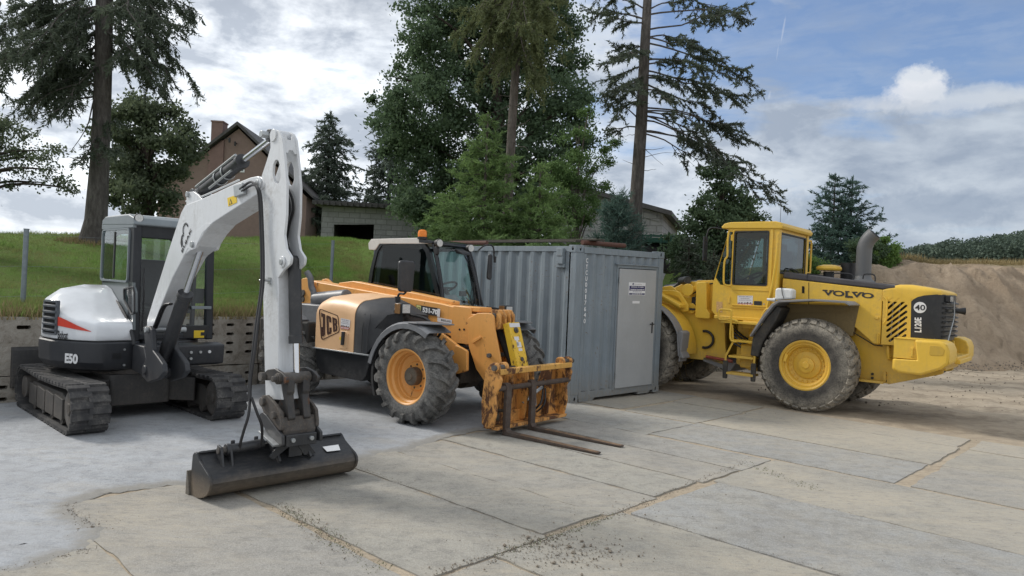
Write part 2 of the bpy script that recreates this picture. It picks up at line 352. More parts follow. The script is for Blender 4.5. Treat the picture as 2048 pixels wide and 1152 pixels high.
def m_apron():
    m=m_conc('concrete_apron',(.42,.44,.465),-.6,isl=False); t=NT.__new__(NT); t.m=m; t.t=m.node_tree; t.N=t.t.nodes; t.L=t.t.links; t.b=t.N['Principled BSDF']
    at_=t.n('Attribute'); at_.attribute_name='edge'; p=t.pos(); n=t.noise(p,3.5,8,.75,.5); k=t.ramp(t.ma('ADD',at_.outputs['Fac'],t.ma('MULTIPLY',t.ma('SUBTRACT',n,.5),1.1)),.08,.42)
    old=t.b.inputs['Base Color'].links[0].from_socket; g=t.noise(p,14,7,.75)
    st=t.noise(t.scale(p,(1,1.6,1)),.8,8,.7,.6); c=t.mix(t.ramp(st,.48,.64,0,.5),old,(.33,.33,.33)); c=t.mix(t.ramp(g,.5,.7,0,.3),c,(.29,.29,.285))
    e=t.mix(g,(.20,.195,.18),(.38,.365,.335)); t.put(t.b.inputs['Base Color'],t.mix(k,e,c)); return m
M['apron']=m_apron()
def ground():
    # one sheet, fine near the camera, reaching the horizon; churned a little where the loader drives
    xs=np.concatenate([-np.geomspace(1500,16,14),np.arange(-15,24,.22),np.geomspace(25,1500,14)])
    ys=np.concatenate([[-600,-60,-10],np.arange(0,26,.22),np.geomspace(27,2500,14)])
    X,Y=np.meshgrid(xs,ys); Z=np.zeros_like(X)
    for i in range(X.shape[0]):
        for j in range(X.shape[1]):
            x,y=X[i,j],Y[i,j]
            if -16<x<25 and -1<y<27:
                v=x*gv.x+y*gv.y; k=max(0,min(1,(v-11.9)/1.0)); k2=max(0,min(1,(v-12.2)/2))
                z=-.006+k*(.012+.05*fbm(x*.9,y*.9,3)+.04*abs(fbm(x*3.2,y*3.2,8)))+.002*fbm(x*5,y*5)*(1-k)
                z+=k2*.022*math.sin((x*gu.x+y*gu.y*1.0)*0+ (x*.25+y)*7.0)*max(0,fbm(x*.5,y*.5,7)+.3)
                Z[i,j]=z
            else: Z[i,j]=-.03
    n=len(xs); idx=np.arange(len(xs)*len(ys)).reshape(len(ys),n)
    f=np.stack([idx[:-1,:-1],idx[:-1,1:],idx[1:,1:],idx[1:,:-1]],-1).reshape(-1,4)
    tag(arr_mesh('ground',np.stack([X,Y,Z],-1).reshape(-1,3),f,M['sand'],smooth=True),kind='structure')
ground()
def jag(pts,step=.12,amp=.018,sd=0,opn=False):
    out=[];N=len(pts)
    for i in range(N-1 if opn else N):
        a=Vc(pts[i]);b=Vc(pts[(i+1)%N]);L_=(b-a).length;m=max(1,int(L_/step)); nn=Vc((-(b-a).y,(b-a).x)).normalized()
        for k in range(m):
            p=a.lerp(b,k/m); q=amp*(fbm(p.x*3+sd,p.y*3,sd,5)+.5*fbm(p.x*14,p.y*14,sd,3)); out.append(tuple(p+nn*q))
    return out
APR=[(-3.04,4.41),(-2.9,4.63),(-2.7,4.83),(-2.93,5.19),(-3.2,5.42),(-3.44,5.71),(-3.37,6.06),(-2.79,6.47),(-2.2,6.85),(-1.55,7.53),(-1.16,8.06),(-.8,8.75),(-.46,9.34),(-.17,9.47),(.3,10.3),(.8,11.5)]
def TONE(u0,v0,v1,rr):
    k={(-5.2,8.3):-.9,(-2.12,8.3):.5,(-3.45,5.18):-1.,(-.42,5.18):-.9,(-3.45,6.76):.7,(-.42,6.76):1.,(-5.2,9.62):.8,(-2.12,9.7):.2,(-3.45,3.62):.4,(-6.5,5.0):.0,(-6.5,5.8):-.3,(-6.5,4.22):.1,(-6.5,6.62):.3,(-8.1,8.2):-.8,(2.65,5.18):-.4,(2.65,6.76):.5,(-2.12,11.1):.8,(-5.2,11.1):.6,(-.42,3.62):.9,(-3.45,2.1):.8,(.95,8.3):-.7,(-6.5,3.0):0.}
    return k.get((u0,v0),rr.uniform(-.7,.9))
def slabs():
    tl=[]; b=MB(); rr=random.Random(3)
    cols=[ # (u0,u1,[v edges])
        (-9.5,-6.55,[9.6,11.1,12.1]),(-6.5,-3.52,[3.0,4.22,5.0,5.8,6.62,7.42,8.2]),(-8.1,-5.24,[8.2,9.5]),(-5.2,-2.2,[8.3,9.62,11.1,11.95]),
        (-6.5,-5.24,[9.55,11.1,12.0]),(-3.45,-.45,[2.1,3.62,5.18,6.76,8.25]),(-.42,2.6,[2.1,3.62,5.18,6.76,8.25]),(-2.12,.9,[8.3,9.7,11.1,12.0]),(.95,4.0,[8.3,9.7,11.1,12.0]),
        (2.65,5.6,[3.6,5.18,6.76,8.25]),(4.05,7,[8.3,9.7,11.1,12.0]),(5.65,8.6,[5.18,6.76,8.25]),
        (-6.5,-3.52,[-1.2,.3,1.7,2.95]),(-3.45,-.45,[-1,.5,2.05]),(-.42,2.6,[-.9,.6,2.05]),(-9.6,-6.55,[1.5,3.0,4.22,5.8]),(7.05,10,[8.3,9.7,11.1,12.0])]
    k=0
    for u0,u1,vs in cols:
        for v0,v1 in zip(vs,vs[1:]):
            k+=1; g=.012; du=rr.uniform(-.04,.04)
            c=[uv(u,v) for u,v in ((u0+g+du,v0+g),(u1-g+du,v0+g),(u1-g+du,v1-g),(u0+g+du,v1-g))]
            pol=jag([(p.x,p.y) for p in c],.10,.022,k)
            zt=rr.uniform(.0,.010); tx,ty=rr.uniform(-.0015,.0015),rr.uniform(-.0015,.0015); cc=sum(c,Vc())/4
            n=len(pol); top=[(x,y,zt+tx*(x-cc.x)+ty*(y-cc.y)) for x,y in pol]; bot=[(x,y,-.06) for x,y in pol]
            tone=TONE(u0,v0,v1,rr); tl+=[tone]*(2*n)
            b.add(top+bot,[tuple(range(n))]+[(i,(i+1)%n,n+(i+1)%n,n+i) for i in range(n)])
    o=b.build('yard_pavement',M['slab'],ang=50); tag(o,kind='structure'); o.data.attributes.new('tone','FLOAT','POINT').data.foreach_set('value',tl)
    edge=jag(APR,.06,.10,5,True); inn=[]
    for i,p in enumerate(edge):
        a=Vc(edge[max(i-6,0)]);c=Vc(edge[min(i+6,len(edge)-1)]); d=(c-a).normalized(); inn.append(tuple(Vc(p)+Vc((-d.y,d.x))*.38))
    rest=[(1.2,13.6),(-1.5,17),(-4.3,14.5),(-14,6),(-14,-3),(-3.5,-3),(-3.3,3)]; m=len(edge); k=len(rest)
    vs=[(x,y,.011) for x,y in edge]+[(x,y,.014) for x,y in inn]+[(x,y,.014) for x,y in rest]+[(x-(q[0]-x)*.12,y-(q[1]-y)*.12,-.001) for (x,y),q in zip(edge,inn)]
    fs=[(i,i+1,m+i+1,m+i) for i in range(m-1)]+[(i,2*m+k+i,2*m+k+i+1,i+1) for i in range(m-1)]
    tri=tessellate_polygon([[Vc((*vs[i][:2],0)) for i in list(range(m,2*m+k))]]); fs+=[tuple(m+i for i in t) for t in tri]
    b=MB(); b.add(vs,fs); o=b.build('concrete_apron',M['apron'],ang=50); tag(o,kind='structure')
    at_=o.data.attributes.new('edge','FLOAT','POINT'); at_.data.foreach_set('value',[0.]*m+[1.]*(m+k)+[0.]*m)
slabs()
# ---------------------------------------------------------------- grass bank behind the retaining wall
WL0=Vc((-6.75,9.65)); WD=Vc((.690,.724)).normalized(); WN=Vc((-WD.y,WD.x))   # wall line, direction to the back right, normal to the back left
WH=1.20
BS=[(-18,-2.2),(-6.75,9.65),(-2.9,13.7),(-3.6,14.9),(-4.35,16.3),(-3.3,17.2),(1.,19.),(7,23.5),(12,30)]   # foot of the bank
BE=[(-90,2),(-55,45),(-30,62),(-26,64),(-22,66),(-16,66),(0,70),(30,75),(70,80)]
BP=((0,0),(.5,.07),(2,.18),(5,.46),(9,.86),(11.5,1),(14,1.0),(24,.93),(60,.95),(400,1))
def bank_ray(k):
    i=min(int(k),len(BS)-2); f=k-i
    a=Vc(BS[i]).lerp(Vc(BS[i+1]),f); b=Vc(BE[i]).lerp(Vc(BE[i+1]),f); return a,(b-a).normalized()
def bank_h(k,d):
    a,n=bank_ray(k); r=a+n*11.5; px=1024+1450*r.x/max(r.y,3); kk=.041+.012*max(0,min(1,(px-100)/600))-.02*max(0,min(1,(px-1250)/300))
    zr=1.89+kk*max(r.y,9); z0=1.14 if k<5 else 1.14+(k-5)*-.5
    for (p,zp),(q,zq) in zip(BP,BP[1:]):
        if d<=q: t=zp+(zq-zp)*(d-p)/(q-p); break
    else: t=1
    P=a+n*d; return P.x,P.y,z0+(zr-z0)*t+(.05*fbm(P.x*.6,P.y*.6)+.03*fbm(P.x*2,P.y*2,4))*min(1,d/1.5)
def m_grass():
    t=NT('grass_ground'); p=t.pos(); n1=t.noise(p,.25,5,.6); n2=t.noise(p,3,8,.75,.5); n3=t.noise(p,30,5,.8)
    c=t.mix(t.ramp(n1,.35,.65),(.14,.22,.05),(.20,.31,.075)); c=t.mix(t.ramp(n2,.45,.7,0,.8),c,(.19,.17,.085)); c=t.mix(t.ramp(n3,.45,.75,0,.7),c,(.06,.10,.025))
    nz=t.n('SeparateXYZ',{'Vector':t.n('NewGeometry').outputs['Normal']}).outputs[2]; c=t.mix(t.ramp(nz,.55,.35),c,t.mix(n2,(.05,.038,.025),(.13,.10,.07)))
    t.bump(t.ma('ADD',n3,n2),1,.1); return t.fin(c,1,spec=.1)
M['grass_ground']=m_grass()
def bank():
    ks=np.concatenate([np.linspace(0,1,26)[:-1],np.linspace(1,2,20)[:-1],np.linspace(2,8,70)]); ds=np.concatenate([np.concatenate([[.135],np.arange(.3,14,.35)]),np.geomspace(14.3,300,12)])
    V=[bank_h(k,d) for d in ds for k in ks]
    n=len(ks);idx=np.arange(len(V)).reshape(len(ds),n)
    f=[tuple(x) for x in np.stack([idx[:-1,:-1],idx[:-1,1:],idx[1:,1:],idx[1:,:-1]],-1).reshape(-1,4)]
    b0=len(V); V+=[(V[i][0],V[i][1],-.2) for i in range(n)]; f+=[(i,i+1,b0+i+1,b0+i) for i in range(n-1)]
    tag(arr_mesh('grass_bank',np.array(V),np.array(f),M['grass_ground'],smooth=True),kind='structure')
bank()
BT=[(bank_h(k,d)) for k in np.linspace(0,8,161) for d in np.concatenate([np.arange(0,14,.5),np.arange(14,70,4)])]
BTn=np.array(BT)
def bank_z(x,y):
    dd=(BTn[:,0]-x)**2+(BTn[:,1]-y)**2; i=np.argpartition(dd,3)[:3]; w=1/(dd[i]+1e-4); return float((BTn[i,2]*w).sum()/w.sum())
# ---------------------------------------------------------------- storage container
def m_contpaint():
    t=NT('container_paint'); v=t.coord(); n=t.noise(v,1.6,6,.65); n2=t.noise(v,18,6,.7); st=t.noise(t.scale(v,(16,16,.9)),1.4,5,.65)
    c=t.mix(t.ramp(n,.3,.7),(.175,.212,.242),(.225,.265,.297)); c=t.mix(t.ramp(st,.5,.72,0,.45),c,(.13,.155,.17)); c=t.mix(t.ramp(st,.42,.25,0,.35),c,(.33,.365,.39))
    m=t.ma('MULTIPLY',t.ramp(n2,.58,.66),t.ramp(n,.46,.58)); c=t.mix(t.ma('MULTIPLY',m,.8),c,(.14,.09,.06))
    rs_=t.noise(t.scale(v,(11,11,.6)),1.1,7,.7); c=t.mix(t.ramp(rs_,.63,.72,0,.5),c,(.17,.12,.085)); z=t.n('SeparateXYZ',{'Vector':v}).outputs[2]; c=t.mix(t.ma('MULTIPLY',t.ramp(z,.55,.05),t.ramp(n2,.3,.6,.2,.8)),c,(.22,.20,.17))
    t.bump(t.ma('ADD',t.ma('MULTIPLY',n2,.06),t.noise(t.scale(v,(1,1,.6)),2.6,3,.5)),.55,.06); return t.fin(c,.5,spec=.45)
M['cont']=m_contpaint()
M['cdoor']=paint('door_paint',(.37,.385,.395),.5,.22,(.25,.25,.24),0,2)
M['steel']=plain('galvanised_steel',(.38,.40,.41),.4,.6)
M['black']=plain('black_plastic',(.018,.019,.021),.55,var=.25)
M['blackgloss']=plain('black_gloss_paint',(.012,.014,.017),.2,var=.2)
M['dark']=plain('dark_hollow',(.008,.008,.008),.9)
M['white']=plain('white_print',(.72,.73,.74),.5,var=.05)
M['navy']=plain('navy_print',(.012,.016,.10),.5,var=.05)
M['rustp']=rust_steel('rusty_steel',(.09,.035,.022),(.15,.06,.035),(.10,.055,.045))
FC=Fr((1.031,11.818,0),.754,.0083,-.0146)
def container():
    T=thing('shipping_container',FC,'grey corrugated steel shipping container with a plain side door standing between the machines','container')
    Wd,Ln,Ht=2.438,6.058,2.591
    def corr(a,b,z0,z1,fixed,ax,pitch,dep,mb,sgn):
        pts=[];x=a
        while x<b-1e-6:
            for dx,dd in ((0,0),(.26,0),(.5,1),(.76,1)):
                q=x+dx*pitch
                if q<b: pts.append((q,dd*dep))
            x+=pitch
        pts.append((b,0))
        t=.006
        if ax=='y': vs=[(fixed+d*sgn,q,z) for z in(z0,z1) for q,d in pts]+[(fixed+(d+t)*sgn,q,z) for z in(z0,z1) for q,d in pts]
        else: vs=[(q,fixed+d*sgn,z) for z in(z0,z1) for q,d in pts]+[(q,fixed+(d+t)*sgn,z) for z in(z0,z1) for q,d in pts]
        n=len(pts); mb.add(vs,[(i,i+1,n+i+1,n+i) for i in range(n-1)]+[(2*n+i,2*n+i+1,3*n+i+1,3*n+i) for i in range(n-1)])
    door=FC.py(0,[(1238,535),(1313,543),(1299,768),(1228,777)])
    dx0=(door[0][0]+door[3][0])/2; dx1=(door[1][0]+door[2][0])/2; dz1=(door[0][1]+door[1][1])/2; dz0=(door[2][1]+door[3][1])/2
    b=MB(); corr(.16,Ln-.16,.16,Ht-.11,.012,'y',.278,.040,b,1); b.build('side_panel',M['cont'],T,ang=20)
    b=MB(); corr(.16,Ln-.16,.16,Ht-.11,Wd-.012,'y',.278,.040,b,-1); b.build('side_panel',M['cont'],T,ang=20)
    b=MB(); corr(.205,dx0-.05,.16,Ht-.13,.012,'x',.235,.040,b,1); corr(dx0-.05,dx1+.05,dz1+.07,Ht-.13,.012,'x',.235,.040,b,1); corr(dx1+.05,Wd-.16,.16,Ht-.13,.012,'x',.2,.040,b,1)
    b.build('end_panel',M['cont'],T,ang=20)
    b=MB(); corr(.16,Wd-.16,.16,Ht-.13,Ln-.012,'x',.235,.040,b,-1); b.build('end_panel',M['cont'],T,ang=20)
    b=MB(); b.bx(.01,Wd-.01,.01,Ln-.01,.15,.17); b.build('floor_panel',M['dark'],T)
    b=MB()
    y=.12
    while y<Ln-.15: b.bx(.06,Wd-.06,y,y+.10,Ht-.045,Ht-.018); b.bx(.06,Wd-.06,y+.10,y+.209,Ht-.045,Ht-.04); y+=.209
    b.build('roof_panel',M['white'],T)
    for (x0,x1,y0,y1) in ((0,.2,0,.13),(Wd-.16,Wd,0,.13),(0,.2,Ln-.13,Ln),(Wd-.16,Wd,Ln-.13,Ln)):
        b=MB(); b.bx(x0+.004,x1-.004,y0+.004,y1-.004,.118,Ht-.118); b.build('corner_post',M['cont'],T,.006)
    for z0,z1 in ((.045,.16),(Ht-.11,Ht-.02)):
        for x0 in (.004,Wd-.07): b=MB(); b.bx(x0,x0+.066,.165,Ln-.165,z0,z1); b.build('frame_rail',M['cont'],T,.004)
    for z0,z1 in ((.045,.17),(Ht-.125,Ht-.02)):
        for y0 in (.004,Ln-.07): b=MB(); b.bx(.2,Wd-.16,y0,y0+.066,z0,z1); b.build('frame_rail',M['cont'],T,.004)
    for x0,x1 in ((.22,.62),(Wd-.62,Wd-.24)): b=MB(); b.prism([(x0,.0),(x1-.06,.0),(x1,.05),(x1,.06),(x0,.06)],.01,.09); b.build('foot_pad',M['cont'],T,.004)
    for (cx,sx) in ((0,1),(Wd,-1)):
        for (cy,sy) in ((0,1),(Ln,-1)):
            for z0 in (0,Ht-.118):
                b=MB(); hx=[(q[0],q[1]) for q in circ(cx+sx*.1,z0+.06,.022,12,ry=.034)]
                w=.178;d=.162
                b.prism([(cx,z0),(cx+sx*w,z0),(cx+sx*w,z0+.118),(cx,z0+.118)],cy-.003*sy,cy+.012*sy,1,[hx])
                b.prism([(cy+sy*.0125,z0),(cy+sy*d,z0),(cy+sy*d,z0+.118),(cy+sy*.0125,z0+.118)],cx-.003*sx,cx+.012*sx,0,[circ(cy+sy*.08,z0+.06,.022,12,ry=.034)])
                b.bx(cx+.013*sx,cx+sx*(w-.002),cy+.013*sy,cy+sy*(d-.002),z0+(.106 if z0 else 0),z0+(.118 if z0 else .012))
                b.build('corner_casting',M['cont'],T,.004)
    # door leaf, frame and fittings in the end wall
    b=MB(); fz=dz0-.03
    b.bx(dx0-.05,dx0-.012,-.006,.06,fz,dz1+.06); b.bx(dx1+.012,dx1+.055,-.006,.06,fz,dz1+.06); b.bx(dx0-.05,dx1+.055,-.0085,.062,dz1+.012,dz1+.063); b.bx(dx0-.09,dx1+.08,-.035,.02,dz1+.064,dz1+.085)
    b.build('door_frame',M['cont'],T,.003)
    b=MB(); b.bx(dx0,dx1,-.022,.012,dz0,dz1); D=b.build('door',M['cdoor'],T,.004)
    for z in (dz0+.22,dz1-.2): b=MB(); b.cyl((dx0-.006,-.03,z-.055),(dx0-.006,-.03,z+.055),.011); b.build('hinge',M['steel'],D)
    hx=FC.on(1,-.03,1305,648).x; hz=FC.on(1,-.03,1305,648).z
    b=MB(); b.cyl((hx,-.022,hz),(hx,-.065,hz),.010,n=10); b.cyl((hx+.01,-.062,hz),(hx-.115,-.062,hz),.010,n=10); b.bx(hx-.018,hx+.018,-.027,-.021,hz-.17,hz+.03); b.build('handle',M['black'],D,.002)
    s=FC.py(-.024,[(1258,564),(1291,566),(1290,591),(1257,590)]); sx0=(s[0][0]+s[3][0])/2;sx1=(s[1][0]+s[2][0])/2;sz1=(s[0][1]+s[1][1])/2;sz0=(s[2][1]+s[3][1])/2
    w=sx1-sx0;h=sz1-sz0;cx=(sx0+sx1)/2
    b=MB(); b.bx(sx0,sx1,-.027,-.0225,sz0,sz1); S=b.build('sign',M['white'],D)
    b=MB(); b.bx(sx0+.03*w,sx1-.03*w,-.0285,-.026,sz0+.36*h,sz0+.73*h); b.bx(sx0+.03*w,sx1-.03*w,-.0285,-.026,sz0+.04*h,sz0+.16*h); b.build('sign_band',M['navy'],S)
    def ln(txt,cz,hh,ww,mat,y=-.0287,bold=.002): lettering('lettering',txt,.05,(cx,y,sz0+cz*h),(1,0,0),(0,0,1),mat,S,bold,fit=(ww*w,hh*h),ext=.0005)
    ln('SPRZEDAŻ, WYNAJEM',.64,.115,.74,M['white']); ln('I TRANSPORT KONTENERÓW',.45,.115,.88,M['white'])
    ln('www.kontenery.pl',.265,.07,.55,M['navy'],-.0272); ln('tel. 22 729 38 73',.10,.08,.62,M['white'])
    lettering('lettering','kontenery',.05,(cx+.06*w,-.0272,sz0+.86*h),(1,0,0),(0,0,1),M['steel'],S,.001,fit=(.44*w,.07*h))
    b=MB(); b.prism(circ(cx-.25*w,sz0+.87*h,.05*w,14,ry=.085*h),-.0285,-.026,1,[circ(cx-.235*w,sz0+.86*h,.02*w,10,ry=.04*h)]); b.build('logo',M['navy'],S)
    q=FC.py(-.022,[(1265,602),(1279,607)]); b=MB(); b.bx(q[0][0],q[1][0],-.0235,-.0215,q[1][1],q[0][1]); b.build('blank_label',M['white'],D)
    # number painted down the corner post, one upright character under the other
    t0=FC.on(1,0,1174,521); t1=FC.on(1,0,1169,642)
    for i,ch in enumerate('CYCU0017640'):
        k=i/10; lettering('container_number',ch,.1,(t0.x+(t1.x-t0.x)*k,-.001,t0.z+(t1.z-t0.z)*k),(1,0,0),(0,0,1),M['white'],T,0 if ch=='1' else .001,fit=(.026 if ch=='1' else .050,.074),ext=.0015)
    v=FC.on(0,-.0,1123,512); b=MB(); b.bx(-.045,.03,v.y-.07,v.y+.07,v.z-.13,v.z+.13); b.bx(-.055,-.044,v.y-.07,v.y+.07,v.z+.0,v.z+.13);b.bx(-.02,.02,v.y-.09,v.y+.09,v.z-.19,v.z-.13); b.build('air_vent',M['cont'],T,.01)
container()
def on_roof():
    z=2.60
    def L(x,y,zz=z): return FC.M@Vc((x,y,zz))
    def tb(name,pts,r,mat,label,cat,seg=10):
        b=MB(); b.tube([L(*p) for p in pts],r,seg); o=b.build(name,mat); tag(o,label,cat)
    tb('rusty_pipe',[(.12,1.45+.9,z+.04),(.09,6.3,z+.045)],.038,M['rustp'],'long rusty pipe on the container roof edge behind the telehandler lamps','pipe')
    tb('rusty_pipe',[(.25,.10,z+.045),(1.35,.085,z+.05)],.042,M['rustp'],'short rusty pipe lying on the container roof edge above the painted number','pipe')
    for (x,yy,a,l,lab) in ((.3,.2,4.2,.02,'flat dark plank on the container roof nearest its front edge'),(.48,-.1,3.9,.05,'weathered dark board on top of the planks on the container roof')):
        b=MB(); c=(L(x,yy,z+.05+l)+L(x+.2,a,z+.06+l))/2; d=(L(x+.2,a,z+.06+l)-L(x,yy,z+.05+l)); b.box((0,0,0),(.2,d.length,.028)); o=b.build('plank',M['oldwood'],None,.003)
        o.location=c; o.rotation_euler=d.to_track_quat('Y','Z').to_euler(); tag(o,lab,'plank')
M['oldwood']=plain('old_wood',(.055,.05,.04),.9,bump=.4,var=.4)
on_roof()
# ---------------------------------------------------------------- retaining wall of road plates
def m_oldconc():
    t=NT('weathered_concrete'); v=t.coord(); p=t.pos(); n1=t.noise(p,1.3,7,.7); n2=t.noise(p,9,8,.75,.5); n3=t.noise(p,70,3,.7)
    c=t.mix(t.ramp(n1,.35,.65),(.31,.285,.245),(.46,.43,.38)); c=t.mix(t.ramp(n2,.45,.65,0,.65),c,(.15,.125,.095)); c=t.mix(t.ramp(n3,.5,.8,0,.4),c,(.45,.43,.39))
    t.bump(t.ma('ADD',n2,t.ma('MULTIPLY',n3,.4)),.8,.03); return t.fin(c,.95,spec=.15)
M['oldconc']=m_oldconc()
FW=Fr((WL0.x,WL0.y,0),math.atan2(WD.y,WD.x))
def road_plate(s0,s1,z0,z1,kind,lab,y0=0.):
    b=MB(); pol=jag([(s0,z0),(s1,z0),(s1,z1),(s0,z1)],.12,.012,int(s0*10)+int(z0*7))
    holes=[]
    if kind=='full':
        n=int((s1-s0)/.30)
        for i in range(n):
            for j in range(int((z1-z0)/.155)):
                cx=s0+(s1-s0)*(i+.5)/n; cz=z1-.13-.150*j
                if cz<z0+.06: continue
                holes.append(fillet([(cx-.062,cz-.024),(cx+.062,cz-.024),(cx+.062,cz+.024),(cx-.062,cz+.024)],.022,3))
    else:
        for cx,cz in kind: holes.append(fillet([(cx-.085,cz-.027),(cx+.085,cz-.027),(cx+.085,cz+.027),(cx-.085,cz+.027)],.026,3))
    b.prism(pol,y0,y0+.13,1,holes)
    o=b.build('concrete_plate',M['oldconc'],None,0,30); o.matrix_world=FW.M; tag(o,lab,'concrete plate','concrete plates of the retaining wall')
def plates():
    top=[(-2.9,-1.62),(-1.6,-.32),(-.30,.98),(1.0,2.28),(2.30,3.62),(3.64,4.9),(4.92,6.0)]
    k=0
    names=['beyond the left edge of the yard','at the far left of the photo','left of the white engine cover','behind the excavator cab','right of the excavator cab with rows of slots','behind the excavator arm','behind the rear tyre of the telehandler']
    for i,(a,b) in enumerate(top):
        kind='full' if i>=3 else [((a+b)/2-.1+.35*(i%2),1.02)]
        road_plate(a,b,.375,1.16+.02*(i%2),kind,f'upper wall plate {names[i]}',.01*(i%2))
        kind='full' if i>=3 else [(a+.3,.22),(a+.7,.22),(a+.3,.06),(a+.7,.07)]
        road_plate(a+.03,b+.0,-.4,.36,kind,f'lower wall plate {names[i]}',-.03+.01*(i%3))
plates()
# ---------------------------------------------------------------- buildings
def m_block(name,a,b,mort,sx=.5,sz=.25,mo=.02,tint=None):
    t=NT(name); v=t.coord(); s=t.n('SeparateXYZ',{'Vector':v}); g=t.n('NewGeometry').outputs['Normal']; gn=t.n('VectorTransform',vector_type='NORMAL',convert_from='WORLD',convert_to='OBJECT',ins={'Vector':g}); ns=t.n('SeparateXYZ',{'Vector':gn.outputs[0]})
    side=t.ma('GREATER_THAN',t.ma('ABSOLUTE',ns.outputs[0]),.5); u=t.ma('ADD',t.ma('MULTIPLY',s.outputs[0],t.ma('SUBTRACT',1,side)),t.ma('MULTIPLY',s.outputs[1],side))
    cv=t.n('CombineXYZ',{0:u,1:s.outputs[2],2:0.})
    br=t.n('TexBrick',{'Vector':cv.outputs[0],'Color1':(*a,1),'Color2':(*b,1),'Mortar':(*mort,1),'Scale':1.,'Mortar Size':mo,'Brick Width':sx,'Row Height':sz,'Mortar Smooth':.3,'Bias':0.})
    n=t.noise(v,1.2,7,.7); n2=t.noise(v,9,6,.7)
    c=t.mix(t.ramp(n,.4,.75,0,.55),br.outputs['Color'],tuple(x*.55 for x in a)); c=t.mix(t.ramp(n2,.5,.75,0,.3),c,tuple(min(1,x*1.4) for x in b))
    t.bump(t.ma('SUBTRACT',t.ma('MULTIPLY',n2,.3),br.outputs['Fac']),.5,.02); return t.fin(c,.95,spec=.15)
M['block']=m_block('grey_block',(.29,.295,.295),(.355,.36,.36),(.215,.215,.215))
M['render']=plain('brown_render',(.225,.16,.138),.9,var=.10,sc=4,bump=.1)
M['renderd']=plain('chimney_render',(.20,.13,.115),.9,var=.12,sc=4)
M['roofd']=plain('dark_roof_sheet',(.075,.072,.072),.8,var=.3,sc=4)
M['winglass']=plain('window_glass',(.10,.13,.15),.08,var=.2,sc=2)
def house():
    Y=42; base=at(465,490,Y); fr=Fr((base.x,base.y,bank_z(base.x,Y)-.1),.05)
    T=thing('house',fr,'tall brown house with a steep gable and chimney behind the excavator arm','house')
    P=lambda x,y: (lambda q:(q.x,q.z))(fr.on(1,0,x,y))
    wl=P(316,380)[0]; wr=P(613,400)[0]; pk=P(478,252); er=P(624,388); 
    zl=pk[1]-(pk[0]-wl)*(pk[1]-er[1])/(er[0]-pk[0]); zr=er[1]
    b=MB(); b.prism([(wl,-1),(wr,-1),(wr,zr-.2),(pk[0],pk[1]-.15),(wl,zl-.1)],0,9.5); W=b.build('wall',M['render'],T)
    b=MB(); s=(pk[1]-er[1])/(er[0]-pk[0]); e=.45
    b.prism([(wl-e,zl-e*s-.02),(pk[0],pk[1]),(wr+e,zr-e*s+.1),(wr+e,zr-e*s+.25),(pk[0],pk[1]+.2),(wl-e,zl-e*s+.18)],-.35,9.9); b.build('roof',M['roofd'],T)
    c0=P(421,262)[0];c1=P(444,262)[0];ct=P(430,243)[1]
    b=MB(); b.bx(c0,c1,.1,.9,zl,ct); b.bx(c0-.04,c1+.04,.06,.94,ct,ct+.08); b.build('chimney',M['renderd'],T)
    d0=P(417,330)[0];d1=P(447,330)[0]; b=MB(); b.prism([(d0,-1),(d1,-1),(d1,pk[1]-s*(pk[0]-d1)-.2),(d0,pk[1]-s*(pk[0]-d0)-.2)],-.12,.0); b.build('chimney_breast',M['renderd'],T)
    a=P(457,318);c=P(489,345)
    b=MB(); b.bx(a[0],c[0],-.03,.02,c[1],a[1]); f=b.build('window',M['white'],T); m=(a[0]+c[0])/2
    b=MB(); b.bx(a[0]+.07,m-.03,-.034,-.028,c[1]+.07,a[1]-.07); b.bx(m+.03,c[0]-.07,-.034,-.028,c[1]+.07,a[1]-.07); b.build('pane',M['winglass'],f)
    q=P(465,283); b=MB(); b.tube([(d1,-.1,q[1]+.15),(q[0]-.3,-.35,q[1]+.1),(q[0],-.5,q[1])],.025,6); b.cyl((q[0],-.5,q[1]-.15),(q[0],-.5,q[1]+.12),.06); b.cyl((q[0]+.25,-.3,q[1]-.3),(q[0]+.25,-.3,q[1]-.05),.05); b.tube([(q[0]+.25,0,q[1]-.1),(q[0]+.25,-.3,q[1]-.15)],.03,6); b.build('power_bracket',M['black'],T)
house()
